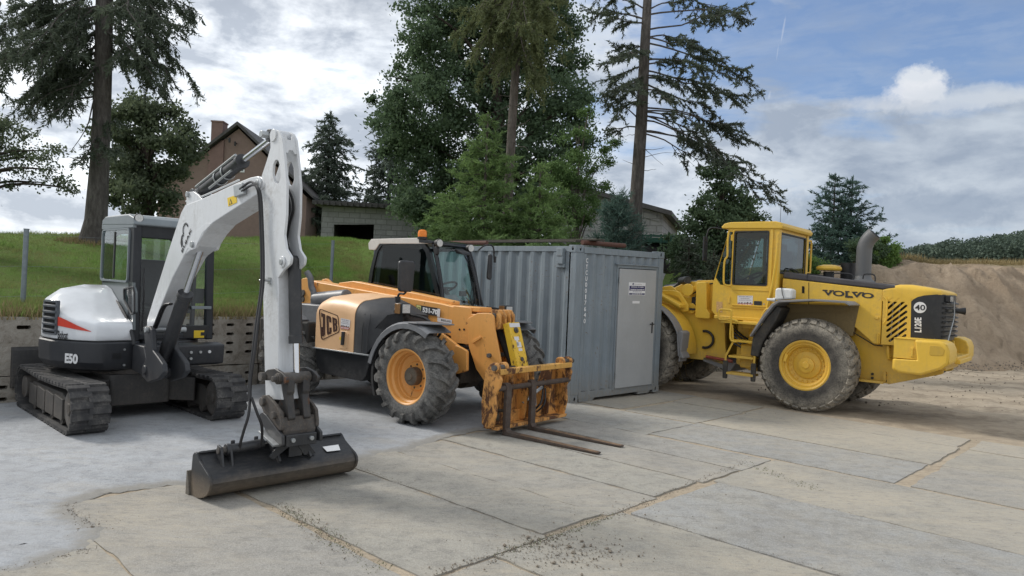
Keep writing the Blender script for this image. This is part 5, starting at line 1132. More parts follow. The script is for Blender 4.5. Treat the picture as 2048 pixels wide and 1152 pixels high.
def telehandler():
    T=thing('telehandler',FJ,'orange and yellow telehandler with lowered pallet forks parked beside the grey container','telehandler')
    P=lambda y,pts: FJ.py(y,pts)
    w=wheel(T,.635,.40,.345,'chev',M['jor'],M['jdark'],M['tyre_a'])
    WB=2.73;TR=.975
    put_wheel(w,0,-TR,.635,.1)
    for x,y,r in ((-WB,-TR,.5),(0,TR,.3),(-WB,TR,.9)): c=copy_tree(w,T); put_wheel(c,x,y,.635,r)
    # chassis
    b=MB(); b.bx(-3.35,.30,-.42,.42,.52,.98); b.bx(-.18,.18,-.75,.75,.52,.75); b.bx(-2.9,-2.55,-.75,.75,.50,.75); ch=b.build('chassis',M['jdark'],T,.02)
    b=MB(); b.cyl((0,-.8,.635),(0,.8,.635),.11,n=18); b.cyl((-WB,-.8,.635),(-WB,.8,.635),.11,n=18); b.cyl((0,-.12,.62),(0,.12,.62),.22,n=20); b.build('axle',M['jdark'],ch)
    np_=P(-.42,[(868,652),(893,665),(934,690),(934,749),(916,746),(912,735),(880,735)])
    b=MB(); b.prism(fillet([(-.55,.75),(-.5,1.25),(-.15,1.22),(.32,1.0),(.34,.72),(.22,.70),(.18,.75)],.02),-.45,-.40); b.build('chassis_side',M['jor'],T,.006)
    q=P(-.47,[(913,690),(925,695),(936,702),(936,742),(915,748),(905,740),(905,715)]); b=MB(); b.prism(fillet(q,.03),-.50,-.45); b.build('axle_bracket',M['jor'],T,.008)
    b=MB(); b.prism([(-.5,1.05),(.30,.92),(.36,.72),(.28,.60),(-.5,.6)],.38,.43); b.build('chassis_side',M['jor'],T,.006)
    # engine cover: side sheet up to a rounded shoulder, black part falls forward over the wheel
    def sec(x,top,yo=-1.06,z0=.83,r=.20,yi=-.30,drop=.05):
        pts=[(yo,z0),(yo,z0+.2),(yo-.0,top-r-.05)]
        for k in range(1,9): a=PI/2*k/8; pts.append((yo+r*(1-math.cos(a)),top-drop-r+r*math.sin(a)))
        pts+=[((yo+r)*.5+yi*.5,top-.01),(yi,top),(yi,z0)]
        return [Vc((x,y,z)) for y,z in pts]
    xs=[(-2.10,1.50,-.98,.26),(-2.085,1.56,-1.03,.25),(-2.05,1.60,-1.06,.24),(-1.9,1.655,-1.065,.23),(-1.7,1.67,-1.07,.23),(-1.45,1.665,-1.07,.23),(-1.17,1.635,-1.07,.24)]
    b=MB(); b.loft([sec(x,t,yo,.83,r) for x,t,yo,r in xs]); cv=b.build('engine_cover',M['jtan'],T,0,35)
    xs=[(-1.165,1.628,-1.064,.24),(-1.05,1.60,-1.062,.25),(-.92,1.565,-1.05,.26),(-.80,1.53,-1.0,.26),(-.66,1.47,-.92,.24),(-.48,1.40,-.80,.2)]
    b=MB(); b.loft([sec(x,t,yo,z0,r) for (x,t,yo,r),z0 in zip(xs,(.83,.83,.84,1.0,1.2,1.25))]); b.build('black_hood',M['jblk'],T,0,35)
    b=MB()
    for x in (-1.0,-.88): b.tube([(x,-1.068+.0,.86),(x,-1.07,1.2),(x,-1.03,1.4)],.006,4)
    b.build('hood_rib',M['jblk'],T)
    b=MB(); b.prism([(-2.06,.825),(-.80,.825),(-.93,.52),(-1.02,.45),(-1.90,.47),(-2.02,.56)],-1.045,-.35); b.build('side_box',M['blackside'],T,.012)
    b=MB(); b.prism([(-2.08,.822),(-.83,.822),(-.83,.842),(-2.08,.842)],-1.085,-1.04); b.build('trim_strip',M['steel'],T,.003)
    # maker's lettering in its rounded frame
    fo=fillet(P(-1.075,[(637,616),(676,631),(679,664),(642,681)]),.05,5)
    cx=sum(p[0] for p in fo)/len(fo);cz=sum(p[1] for p in fo)/len(fo); fi=[(cx+(x-cx)*.93,cz+(z-cz)*.945) for x,z in fo]
    b=MB(); b.prism(fo,-1.0735,-1.068,1,[fi]); b.build('logo_frame',M['brownp'],cv)
    Jl=[(.18,1),(.95,1),(.95,.06),(.75,.0),(.22,.0),(.0,.10),(.0,.40),(.42,.40),(.42,.16),(.50,.16),(.50,.84),(.18,.84)]
    Cl=[(.12,1),(.86,1),(1,.9),(1,.66),(.60,.66),(.60,.86),(.42,.86),(.42,.14),(.60,.14),(.60,.36),(1,.36),(1,.10),(.86,0),(.12,0),(0,.1),(0,.9)]
    Bl=[(0,1),(.85,1),(1,.88),(1,.62),(.86,.52),(1,.42),(1,.12),(.85,0),(0,0)]; Bh=[[(.42,.85),(.60,.85),(.60,.60),(.42,.60)],[(.42,.44),(.60,.44),(.60,.14),(.42,.14)]]
    def quadmap(quad,pts,v): 
        c=[FJ.on(1,v,*q) for q in quad]; out=[]
        for u,w_ in pts: p=c[3].lerp(c[2],u).lerp(c[0].lerp(c[1],u),w_); out.append((p.x,p.z))
        return out
    for L_,hs,quad in ((Jl,[],[(641,625),(650,628.5),(650,671),(641,673.5)]),(Cl,[],[(652.5,630),(662,633.5),(663,667),(654,670)]),(Bl,Bh,[(664.5,634),(674,638),(674.5,661.5),(666.5,664)])):
        b=MB(); b.prism(quadmap(quad,L_,-1.073),-1.074,-1.068,1,[quadmap(quad,h,-1.073) for h in hs]); b.build('lettering',M['brownp'],cv)
    firm_sticker(FJ,1,-1.0715,[(682,636),(701,640),(699,660),(681,657)],cv,-.003)
    hq=fillet(P(-1.07,[(681,662),(694,663),(697,667),(695,695),(692,698),(678,696)]),.02,3); b=MB(); b.prism(hq,-1.077,-1.068); lt=b.build('latch_plate',M['jtan'],cv,.003)
    q=P(-1.08,[(685,663),(690,663),(688,690),(683,690)]); b=MB(); b.prism(q,-1.10,-1.075); b.build('latch',M['black'],lt,.004)
    q=FJ.on(1,-1.08,681,677); b=MB(); b.cyl((q.x,-1.085,q.z),(q.x,-1.074,q.z),.022,n=12); b.build('lock_cap',M['label'],lt)
    # front near fender: curved skirt with a flat flap in front
    def fender(sg,yo):
        b=MB(); rings=[]
        for k in range(13):
            a=R(168)-R(110)*k/12; r=.745; 
            cxx,czz=-.02,.60; rings.append([Vc((cxx+rr*math.cos(a),sg*y,czz+rr*math.sin(a)*.99)) for y,rr in ((.74,r+.015),(yo-.03,r+.015),(yo,r-.01),(yo+.005,r-.075),(yo-.012,r-.075),(yo-.015,r-.012),(yo-.04,r-.0),(.74,r-.0))])
        b.loft(rings); return b.build('front_fender',M['fendg'],T,0,40)
    f=fender(-1,1.17); 
    b=MB(); fp=[(.0,-1.17),(.18,-1.18),(.46,-.95),(.50,-.80),(.30,-.72),(-.05,-.72)]; b.prism(fillet(fp,.03),1.335,1.35,2); b.build('fender_flap',M['fendg'],f,.003)
    f2=fender(1,1.17); b=MB(); b.prism(fillet([(x,-y) for x,y in fp],.03),1.335,1.35,2); b.build('fender_flap',M['fendg'],f2,.003)
    b=MB(); b.tube([FJ.on(1,-.66,*q) for q in ((820,629),(838,633),(853,638),(860,645),(862,656))],.019,8,sub=4); b.tube([FJ.on(1,-.72,*q) for q in ((881,650),(881,664),(876,674),(868,674))],.019,8,sub=3); b.build('fender_stay',M['black'],T)
    b=MB(); b.loft([[Vc((.0+.72*math.cos(a)+0,y,.60+.70*math.sin(a))) for y in (-1.12,-.42)]+[Vc((.0+.68*math.cos(a),y,.60+.66*math.sin(a))) for y in (-.42,-1.12)] for a in [R(205)-R(70)*k/8 for k in range(9)]]); b.build('wheel_arch',M['dirtrub'],T)
    # headlamp cluster and mirror on the near side
    q=FJ.on(1,-.80,813,617)
    def lampbox(x,y,z,nm='headlamp'):
        b=MB(); b.bx(x-.10,x+.02,y-.085,y+.085,z-.075,z+.075); l=b.build(nm,M['black'],T,.012)
        b=MB(); b.bx(x+.021,x+.028,y-.07,y+.07,z-.06,z+.06); b.build('lens',M['lampglass'],l,.003)
        b=MB(); b.bx(x-.10,x+.0,y-.104,y-.086,z-.07,z+.07); b.build('indicator',M['amberd'],l,.006); return l
    lampbox(-.42,-.82,1.50)
    b=MB(); b.tube([(-.52,-.80,1.44),(-.62,-.78,1.47),(-.63,-.77,1.62),(-.60,-.77,1.70),(-.45,-.80,1.72),(-.44,-.84,1.95)],.016,8,sub=3); b.cyl((-.63,-.77,1.58),(-.63,-.77,1.66),.04,n=12); b.cyl((-.66,-.77,1.46),(-.60,-.77,1.46),.04,n=10); ma=b.build('mirror_arm',M['black'],T)
    b=MB(); b.prism(fillet([(-.955,1.73),(-.70,1.73),(-.675,2.16),(-.97,2.16)],.06,5),-.455,-.40,0); mr=b.build('mirror',M['blackm'],T,.02,seg=3)
    b=MB(); b.prism(fillet([(-.935,1.75),(-.72,1.75),(-.70,2.14),(-.95,2.14)],.05,5),-.46,-.456,0); b.build('mirror_glass',M['winglass'],mr)
    # boom
    bt=P(-.25,[(606,575),(612,563),(622,562),(640,567),(735,583),(880,607),(912,616),(935,617),(939,625),(939,686),(934,690),(890,667)])
    pts=[(-3.50,1.66),(-3.44,1.80),(-3.34,1.82),(-3.07,1.79),(-1.88,1.70),(-.31,1.585),(.0,1.545),(.20,1.535),(.24,1.51),(.27,1.05),(.22,1.03),(-.15,1.15),(-1.0,1.22),(-3.1,1.40),(-3.42,1.35)]
    b=MB(); b.prism(fillet(pts,.025,3),-.25,.06); bo=b.build('boom',M['jor'],T,.012)
    b=MB(); b.prism([(-2.75,1.80),(-2.4,1.84),(-.9,1.70),(-.2,1.62),(-.2,1.57),(-2.75,1.76)],-.12,.05); b.build('boom_top_plate',M['jor'],bo,.01)
    b=MB(); b.bx(.10,.55,-.19,.0,1.12,1.44); b.bx(-.1,.42,-.23,.03,1.50,1.565); b.build('inner_boom',M['jor'],bo,.01)
    b=MB(); b.prism(fillet([(-.06,1.05),(.30,1.05),(.30,1.55),(-.06,1.565)],.05,4),-.262,-.25); b.build('wear_plate',M['jor'],bo,.004)
    for px in (919,928): q=FJ.on(1,-.265,px,659); b=MB(); b.cyl((q.x,-.266,q.z),(q.x,-.261,q.z),.016,n=10); b.build('hole',M['dark'],bo)
    # rear pivot
    b=MB(); rp=fillet([(-3.62,1.45),(-3.60,1.62),(-3.46,1.84),(-3.34,1.86),(-3.18,1.78),(-3.10,1.30),(-3.16,1.0),(-3.5,1.0)],.05)
    for y in (-.33,.08): b2=MB(); b2.prism(rp,y,y+.05); b2.build('pivot_plate',M['jor'],T,.008)
    b=MB(); b.cyl((-3.40,-.36,1.60),(-3.40,.16,1.60),.055,n=18); b.build('pivot_pin',M['dirtysteel'],T,.004)
    q=FJ.on(1,-.34,605,598); b=MB(); b.cyl((q.x,-.35,q.z),(q.x,-.1,q.z),.05,n=18); b.build('pivot_pin',M['dirtysteel'],T,.004)
    b=MB(); b.bx(-3.45,-2.2,-1.1,-.36,.7,1.2); b.build('tank',M['jdark'],T,.03)
    # decals on the boom
    b=MB(); q=P(-.2645,[(832,609),(880,617),(879,633),(832,625)]); b.prism(q,-.2665,-.2635); pl=b.build('model_plate',M['black'],bo)
    b=MB(); q=P(-.2665,[(833,610),(842,611.5),(842,625.5),(833,624)]); b.prism(q,-.268,-.266); s_=b.build('model_plate_badge',M['paperye'],pl)
    decal(FJ,1,-.2685,[(834.5,613),(841,614.3),(840.5,622.5),(834.5,621)],'JCB',M['black'],pl,.03)
    decal(FJ,1,-.2685,[(845,614),(876,619.5),(875,630),(845,624.5)],'531-70',M['white'],pl,.05)
    b=MB(); q=P(-.2685,[(875,617),(880.5,618),(879.5,634),(874,633)]); b.prism(q,-.2695,-.268); b.build('torn_sticker',M['paper'],pl)
    b=MB(); q=P(-.2645,[(875,634.5),(904,640),(903,648),(875,643)]); b.prism(q,-.2665,-.2635); s_=b.build('sticker',M['paper'],bo)
    decal(FJ,1,-.267,[(882,637.5),(902,641.5),(901.5,645.5),(882,642)],'MARKLAND',M['black'],s_,.02)
    # boom head and linkage
    hd=P(-.27,[(938,637),(958,626),(985,627),(990,632),(992,660),(1004,722),(1001,738),(987,776),(978,772),(955,738),(940,692)])
    for y in (-.30,.10): b=MB(); b.prism(fillet(hd,.02,3),y,y+.03); h_=b.build('boom_head',M['jor'],T,.006)
    b=MB(); b.bx(.30,.62,-.27,.10,1.42,1.47); 
    zz=[(.44,1.47),(.60,1.40),(.72,1.0),(.80,.70),(.76,.68),(.66,1.0),(.55,1.36),(.42,1.43)]
    b.prism([(.36,1.44),(.44,1.44),(.58,.80),(.74,.55),(.70,.52),(.52,.76)],-.27,.10); b.build('head_web',M['jor'],T,.006)
    q=P(-.31,[(944,682),(961,672),(963,676),(946,687)]); b=MB(); b.prism(q,-.318,-.30); b.build('weld_rib',M['jor'],T,.003)
    q=FJ.on(1,-.31,979,711); b=MB(); b.cyl((q.x,-.34,q.z),(q.x,.16,q.z),.03,n=14); b.build('head_pin',M['dirtysteel'],T,.004)
    q=P(-.302,[(970,745),(974,743),(983,757),(980,760)]); b=MB(); b.prism(q,-.305,-.30); b.build('warning_strip',M['steel'],T)
    for y in (-.25,-.14,-.03,.04): b=MB(); b.prism(fillet([(.60,1.26),(.60,1.50),(.66,1.55),(.74,1.55),(.80,1.48),(.80,1.30)],.03),y,y+.035); b.build('link_ear',M['jrust'],T,.006)
    b=MB(); b.cyl((.70,-.28,1.47),(.70,.10,1.47),.035,n=14); b.cyl((.70,-.22,1.30),(.70,.06,1.30),.03,n=14); b.build('link_pin',M['dirtysteel'],T,.004)
    # yellow tilt ram cover
    a=FJ.on(1,-.06,1017,650);c=FJ.on(1,-.06,1036,740)
    d=(c-a).normalized(); nx=Vc((-d.z,0,d.x))*-1
    if nx.x<0: nx=-nx
    b=MB(); wd=.125
    def sl(u,off,y): p=a.lerp(c,u)+nx*off; return Vc((p.x,y,p.z))
    b.loft([[sl(u,0,-.06-wd),sl(u,0,-.06+wd),sl(u,.10,-.06+wd*.96),sl(u,.10,-.06-wd*.96)] for u in (-.02,1.0)]); yl=b.build('tilt_link',M['jyel'],T,.008)
    b=MB(); b.loft([[sl(u,.1015,-.06-wd*.9),sl(u,.1015,-.06+wd*.9),sl(u,.1035,-.06+wd*.9),sl(u,.1035,-.06-wd*.9)] for u in (.0,.09)]); b.build('worn_label',M['paper'],yl)
    b=MB()
    for (u0,u1,y0,y1) in ((.30,.38,-.07,.03),(.38,.50,-.04,.0),(.42,.54,-.04,.05),(.56,.62,-.03,.05)): b.loft([[sl(u,.1015,-.06+y0),sl(u,.1015,-.06+y1),sl(u,.1035,-.06+y1),sl(u,.1035,-.06+y0)] for u in (u0,u1)])
    b.build('worn_mark',M['paper'],yl)
    b=MB(); p=sl(.16,.10,-.06); b.cyl(p,p+nx*.02,.04,n=18); b.cyl(p,p+nx*.035,.02,n=8); p=sl(.80,.10,-.06); b.cyl(p,p+nx*.015,.03,n=12); b.cyl(sl(.98,.03,-.24),sl(.98,.03,.12),.05,n=16); b.build('link_bolt',M['dirtysteel'],yl,.003)
    b=MB(); p0=Vc((.62,-.06,1.28)); p1=Vc((1.02,-.06,.62)); b.cyl(p0,p1,.05,n=18); b.build('tilt_cylinder',M['jdark'],T)
    # ---- fork carriage
    X0=1.10
    for y in (-.80,.76):
        b=MB(); pl=fillet([(1.02,.62),(1.04,.80),(1.12,.90),(1.22,.92),(1.26,.86),(1.25,.80),(1.30,.72),(1.27,.60),(1.22,.52),(1.24,.30),(1.20,.12),(1.10,.08),(1.02,.14),(1.0,.4)],.025); b.prism(pl,y,y+.045); cp=b.build('carriage_side',M['jrust'],T,.008)
    b=MB(); b.prism([(1.19,-.79),(1.29,-.79),(1.29,.80),(1.19,.80)],.775,.845,2); b.build('top_beam',M['jrust2'],T,.008)
    for y in (-.80,-.64,.62,.80): b=MB(); b.cyl((1.20,y-.025,.86),(1.20,y+.045,.86),.062,n=18); b.build('beam_boss',M['jrust'],T,.006)
    for y_ in (-.86,.66): b=MB(); b.cyl((1.22,y_,.86),(1.22,y_+.24,.86),.035,n=14); b.build('lock_pin',M['dirtysteel'],T)
    b=MB(); b.cyl((1.24,-.78,.60),(1.24,.80,.60),.034,n=16); b.build('fork_shaft',M['fork'],T)
    b=MB(); b.prism([(-.76,.10),(.76,.10),(.76,.26),(-.76,.26)],1.04,1.08,0); b.prism([(-.76,.08),(.78,.08),(.80,.12),(-.76,.12)],1.02,1.24,0); b.build('bottom_plate',M['jrust'],T,.006)
    for (y0,y1) in ((-.755,-.44),(.50,.755)):
        b=MB(); b.prism([(y0,.12),(y1,.12),(y1,.78),(y0,.78)],1.03,1.06,0); b.build('back_plate',M['jrustd'],T,.006)
    for y in (-.43,-.10,.02,.42): b=MB(); b.prism(fillet([(.98,.12),(1.16,.14),(1.20,.5),(1.18,.80),(1.05,.80),(.95,.5)],.03),y,y+.03); b.build('carriage_rib',M['jrust'],T,.006)
    b=MB(); b.prism(fillet([(-.45,.12),(.45,.12),(.45,.22),(.10,.30),(.06,.78),(-.30,.78),(-.34,.30),(-.45,.22)],.03),.99,1.03,0); b.build('centre_plate',M['jrustd'],T,.008)
    b=MB(); b.tube([(1.13,-.10,.34),(1.16,.10,.46),(1.14,.3,.52)],.022,8); b.build('hydraulic_pipe',M['steel'],T)
    b=MB(); b.tube([(1.10,.15,.2),(1.2,.2,.32),(1.16,.3,.48),(1.12,.36,.62)],.014,6,sub=4); b.tube([(1.10,.25,.18),(1.18,.32,.3),(1.14,.38,.5)],.012,6,sub=4); b.build('hose',M['hose'],T)
    b=MB(); b.tube([(1.06,-.62,.30),(1.2,-.58,.30),(1.2,-.50,.30)],.02,8); b.cyl((1.08,-.66,.22),(1.13,-.60,.22),.06,n=12); b.build('side_shift_ram',M['jdark'],T)
    for y in (-.60,-.07):
        b=MB(); o=[(1.20,.66),(1.26,.66),(1.285,.60),(1.285,.10),(1.31,.065),(1.50,.055),(2.62,.035),(2.62,.018),(1.40,.012),(1.24,.014),(1.235,.07),(1.235,.54),(1.20,.56)]
        b.prism(o,y-.05,y+.05); f_=b.build('fork',M['fork'],T,.004)
        for v in f_.data.vertices:
            if v.co.x>2.3: v.co.y=y+(v.co.y-y)*.75
        b=MB(); b.prism([(1.50,.0555),(2.60,.036),(2.60,.0375),(1.50,.057)],y-.046,y+.046,); tp=b.build('fork_top',M['forkb'],f_)
        for v in tp.data.vertices:
            if v.co.x>2.3: v.co.y=y+(v.co.y-y)*.75
    # ---- cab
    y0,y1=.12,1.03
    so=fillet(P(.12,[(734,582),(741,540),(751,500),(762,485),(800,481),(848,486),(859,500),(872,555),(884,607)]),.05,4)
    sh_=fillet(P(.12,[(741,580),(747,540),(756,503),(764,491),(800,487),(842,491),(851,503),(864,555),(875,603)]),.06,5)
    b=MB(); b.prism(so,y0-.01,y0+.05,1,[sh_]); cab=b.build('cab_frame',M['blackgloss'],T,.005)
    b=MB(); b.prism(sh_,y0+.004,y0+.009); b.build('side_window',M['dglass'],cab)
    xr,xf=so and min(p[0] for p in so),max(p[0] for p in so)
    lo=[(-2.25,1.60),(-2.10,2.20),(-2.0,2.44),(-1.0,2.46),(-.85,2.2),(-.62,1.55)]; li=fillet([(-2.15,1.64),(-2.02,2.2),(-1.94,2.38),(-1.05,2.40),(-.93,2.2),(-.74,1.60)],.06)
    b=MB(); b.prism(lo,y1-.05,y1,1,[li]); b.build('door_frame',M['blackgloss'],cab,.006)
    b=MB(); b.prism(li,y1-.03,y1-.025); b.build('door_window',M['tglass'],cab)
    # roof
    b=MB(); b.prism(fillet([(-2.30,2.36),(-2.32,2.47),(-2.25,2.535),(-1.2,2.55),(-.98,2.50),(-.92,2.46),(-2.05,2.46),(-2.14,2.36)],.03),y0-.02,y1+.01); b.build('roof',M['jwhite'],cab,.015,seg=3)
    b=MB(); b.prism([(-1.15,2.475),(-.86,2.455),(-.86,2.50),(-1.15,2.55)],y0-.025,y1+.0); b.build('roof_edge',M['blackgloss'],cab,.01)
    # windscreen: a slightly leaning curved sheet
    wp=[(-.88,2.46),(-.80,2.25),(-.71,1.95),(-.655,1.70),(-.635,1.54)]
    b=MB(); b.loft([[Vc((x,y0+.05,z)),Vc((x+.04,(y0+y1)/2,z)),Vc((x,y1-.07-.10*(z-1.54),z)),Vc((x-.006,y1-.07-.10*(z-1.54),z)),Vc((x+.034,(y0+y1)/2,z)),Vc((x-.006,y0+.05,z))] for x,z in wp],caps=False); b.build('windscreen',M['tglassc'],cab)
    for yy,k in ((y0+.025,0),(y1-.045,-.10)): b=MB(); b.tube([(x,yy+k*(z-1.54),z) for x,z in wp],.032,8,sub=3); b.build('pillar',M['blackgloss'],cab)
    b=MB(); b.tube([(-.60,y1+.0,1.54),(-.66,y1-.03,1.75),(-.76,y1-.06,2.15),(-.84,y1-.1,2.4)],.018,8,sub=3); b.tube([(-.63,y1-.10,1.55),(-.66,y1-.14,1.75),(-.70,y1-.12,1.9)],.008,6,sub=3); b.build('pillar_rail',M['black'],cab)
    b=MB(); b.tube([(-.86,y0+.05,2.46),(-.82,(y0+y1)/2,2.455),(-.86,y1-.14,2.45)],.03,8,sub=3); b.build('header_rail',M['blackgloss'],cab)
    b=MB(); b.prism([(-2.2,.95),(-.55,.95),(-.45,1.2),(-.55,1.52),(-2.25,1.62)],y0+.0,y1-.0); b.build('cab_base',M['jor'],cab,.02)
    b=MB(); b.bx(-.62,-.15,.10,.95,1.02,1.50); b.build('front_console',M['jor'],cab,.04)
    b=MB(); b.prism(fillet([(-2.1,1.6),(-1.95,1.6),(-1.85,2.42),(-2.0,2.42)],.02),y0+.03,y1-.03); b.build('rear_wall',M['black'],cab)
    # inside
    b=MB(); b.prism(fillet([(-1.7,1.55),(-1.25,1.55),(-1.2,1.66),(-1.55,1.70),(-1.72,2.15),(-1.82,2.15),(-1.8,1.6)],.05),.35,.85); b.build('seat',M['black'],cab,.03)
    b=MB(); a_=Vc((.35,0,.55)).normalized(); b.tor((-.98,.55,1.80),(-.5,0,.86),.19,.016,28,8); b.tube([(-.98,.55,1.80),(-.85,.55,1.56)],.035,8); b.tube([(-.98,.36,1.80),(-.98,.74,1.80)],.014,6); b.build('steering_wheel',M['black'],cab)
    b=MB(); b.prism(fillet([(-.95,1.50),(-.66,1.50),(-.68,1.60),(-.80,1.70),(-.95,1.68)],.03),.25,.62); b.build('dashboard',M['fendg'],cab,.04)
    b=MB(); b.tube([(-.70,.92,1.54),(-.72,.86,1.66),(-.80,.84,1.78)],.012,6); b.tube([(-.69,.88,1.54),(-.74,.78,1.66)],.010,6); b.bx(-.84,-.80,.72,.86,1.68,1.76); b.build('lever',M['blackm'],cab)
    b=MB()
    for k in range(3): b.tube([(-.62,.72+.08*k,1.54),(-.66,.80+.05*k,1.70),(-.73,.92,1.90)],.007,6,sub=3)
    b.build('wiper',M['black'],cab)
    # lamps on the roof edge, beacon, right mirror, far lamp
    for (x,y,z) in ((-.76,.13,2.47),(-.74,.82,2.44)):
        b=MB(); b.rev([(.01,-.07),(.05,-.05),(.062,.0),(.062,.03)],(x,y,z),(1,-.15,0),20,True); l=b.build('work_lamp',M['black'],T); b=MB(); b.cyl((x+.026,y-.004,z),(x+.036,y-.0055,z),.054,n=20); b.build('lens',M['lampglass'],l)
    b=MB(); b.bx(-.83,-.76,.11,.16,2.30,2.42); b.prism([(-.78,2.42),(-.62,2.36),(-.60,2.32),(-.74,2.34)],.50,.70); b.build('lamp_bracket',M['black'],T,.01)
    b=MB(); b.cyl((-1.10,.12,2.53),(-1.10,.12,2.565),.075,n=20); bc=b.build('beacon',M['black'],T); b=MB(); b.rev([(.068,0),(.070,.06),(.062,.095),(.03,.11),(.001,.112)],(-1.10,.12,2.565),(0,0,1),24); b.build('amber_dome',M['amber'],bc)
    b=MB(); b.tube([(-.72,1.0,2.42),(-.66,1.08,2.50),(-.62,1.24,2.50),(-.61,1.27,2.30),(-.60,1.28,2.26)],.013,7,sub=3); b.cyl((-.60,1.28,2.24),(-.60,1.28,2.34),.022,n=8); ma=b.build('mirror_arm',M['black'],T)
    b=MB(); b.prism(fillet([(1.10,1.97),(1.20,1.95),(1.20,2.36),(1.12,2.38)],.05,4),-.62,-.575,0); b.build('mirror',M['blackm'],T,.015,seg=3)
    b=MB(); b.tube([(-.45,.95,1.52),(-.2,1.0,1.50),(.0,.97,1.50)],.022,8); b.build('lamp_arm',M['black'],T); 
    q=FJ.on(0,-.05,1001,617); lampbox(.02,.90,1.50)
    # exhaust, air intake, rear mudguard
    b=MB(); b.tube([(-2.62,-.70,1.35),(-2.62,-.70,1.62),(-2.66,-.72,1.72),(-2.67,-.74,1.86),(-2.74,-.76,1.95)],.048,12,sub=3); b.build('exhaust_pipe',M['fendg'],T)
    b=MB(); b.cyl((-2.62,-.66,1.52),(-1.9,-.62,1.60),.115,n=22); b.bx(-2.72,-2.1,-.95,-.42,.95,1.46); b.build('air_intake',M['fendg'],T,.02)
    b=MB(); b.loft([[Vc((-2.73+(.70)*math.cos(a),y,.62+.70*math.sin(a))) for y in (-1.14,-.62)]+[Vc((-2.73+.67*math.cos(a),y,.62+.67*math.sin(a))) for y in (-.62,-1.14)] for a in [R(60)+R(85)*k/10 for k in range(11)]]); b.build('rear_fender',M['fendg'],T,.01)
M['amberd']=plain('brown_lens',(.22,.12,.05),.3,var=.2)
M['blackside']=paint('black_side_box',(.020,.021,.023),.35,.3,(.10,.10,.10),0,3,mud=.08,mudz=.6)
M['jrust2']=paint('rusted_beam_paint',(.66,.36,.08),.5,.6,(.12,.06,.03),.55,3)
M['jwhite']=paint('roof_white',(.66,.64,.60),.45,.3,(.3,.28,.25),0,3)
M['tglassc']=glass('windscreen_glass',(.93,.98,.97))
M['paperye']=plain('yellow_badge',(.62,.60,.22),.5,var=.05)
telehandler()
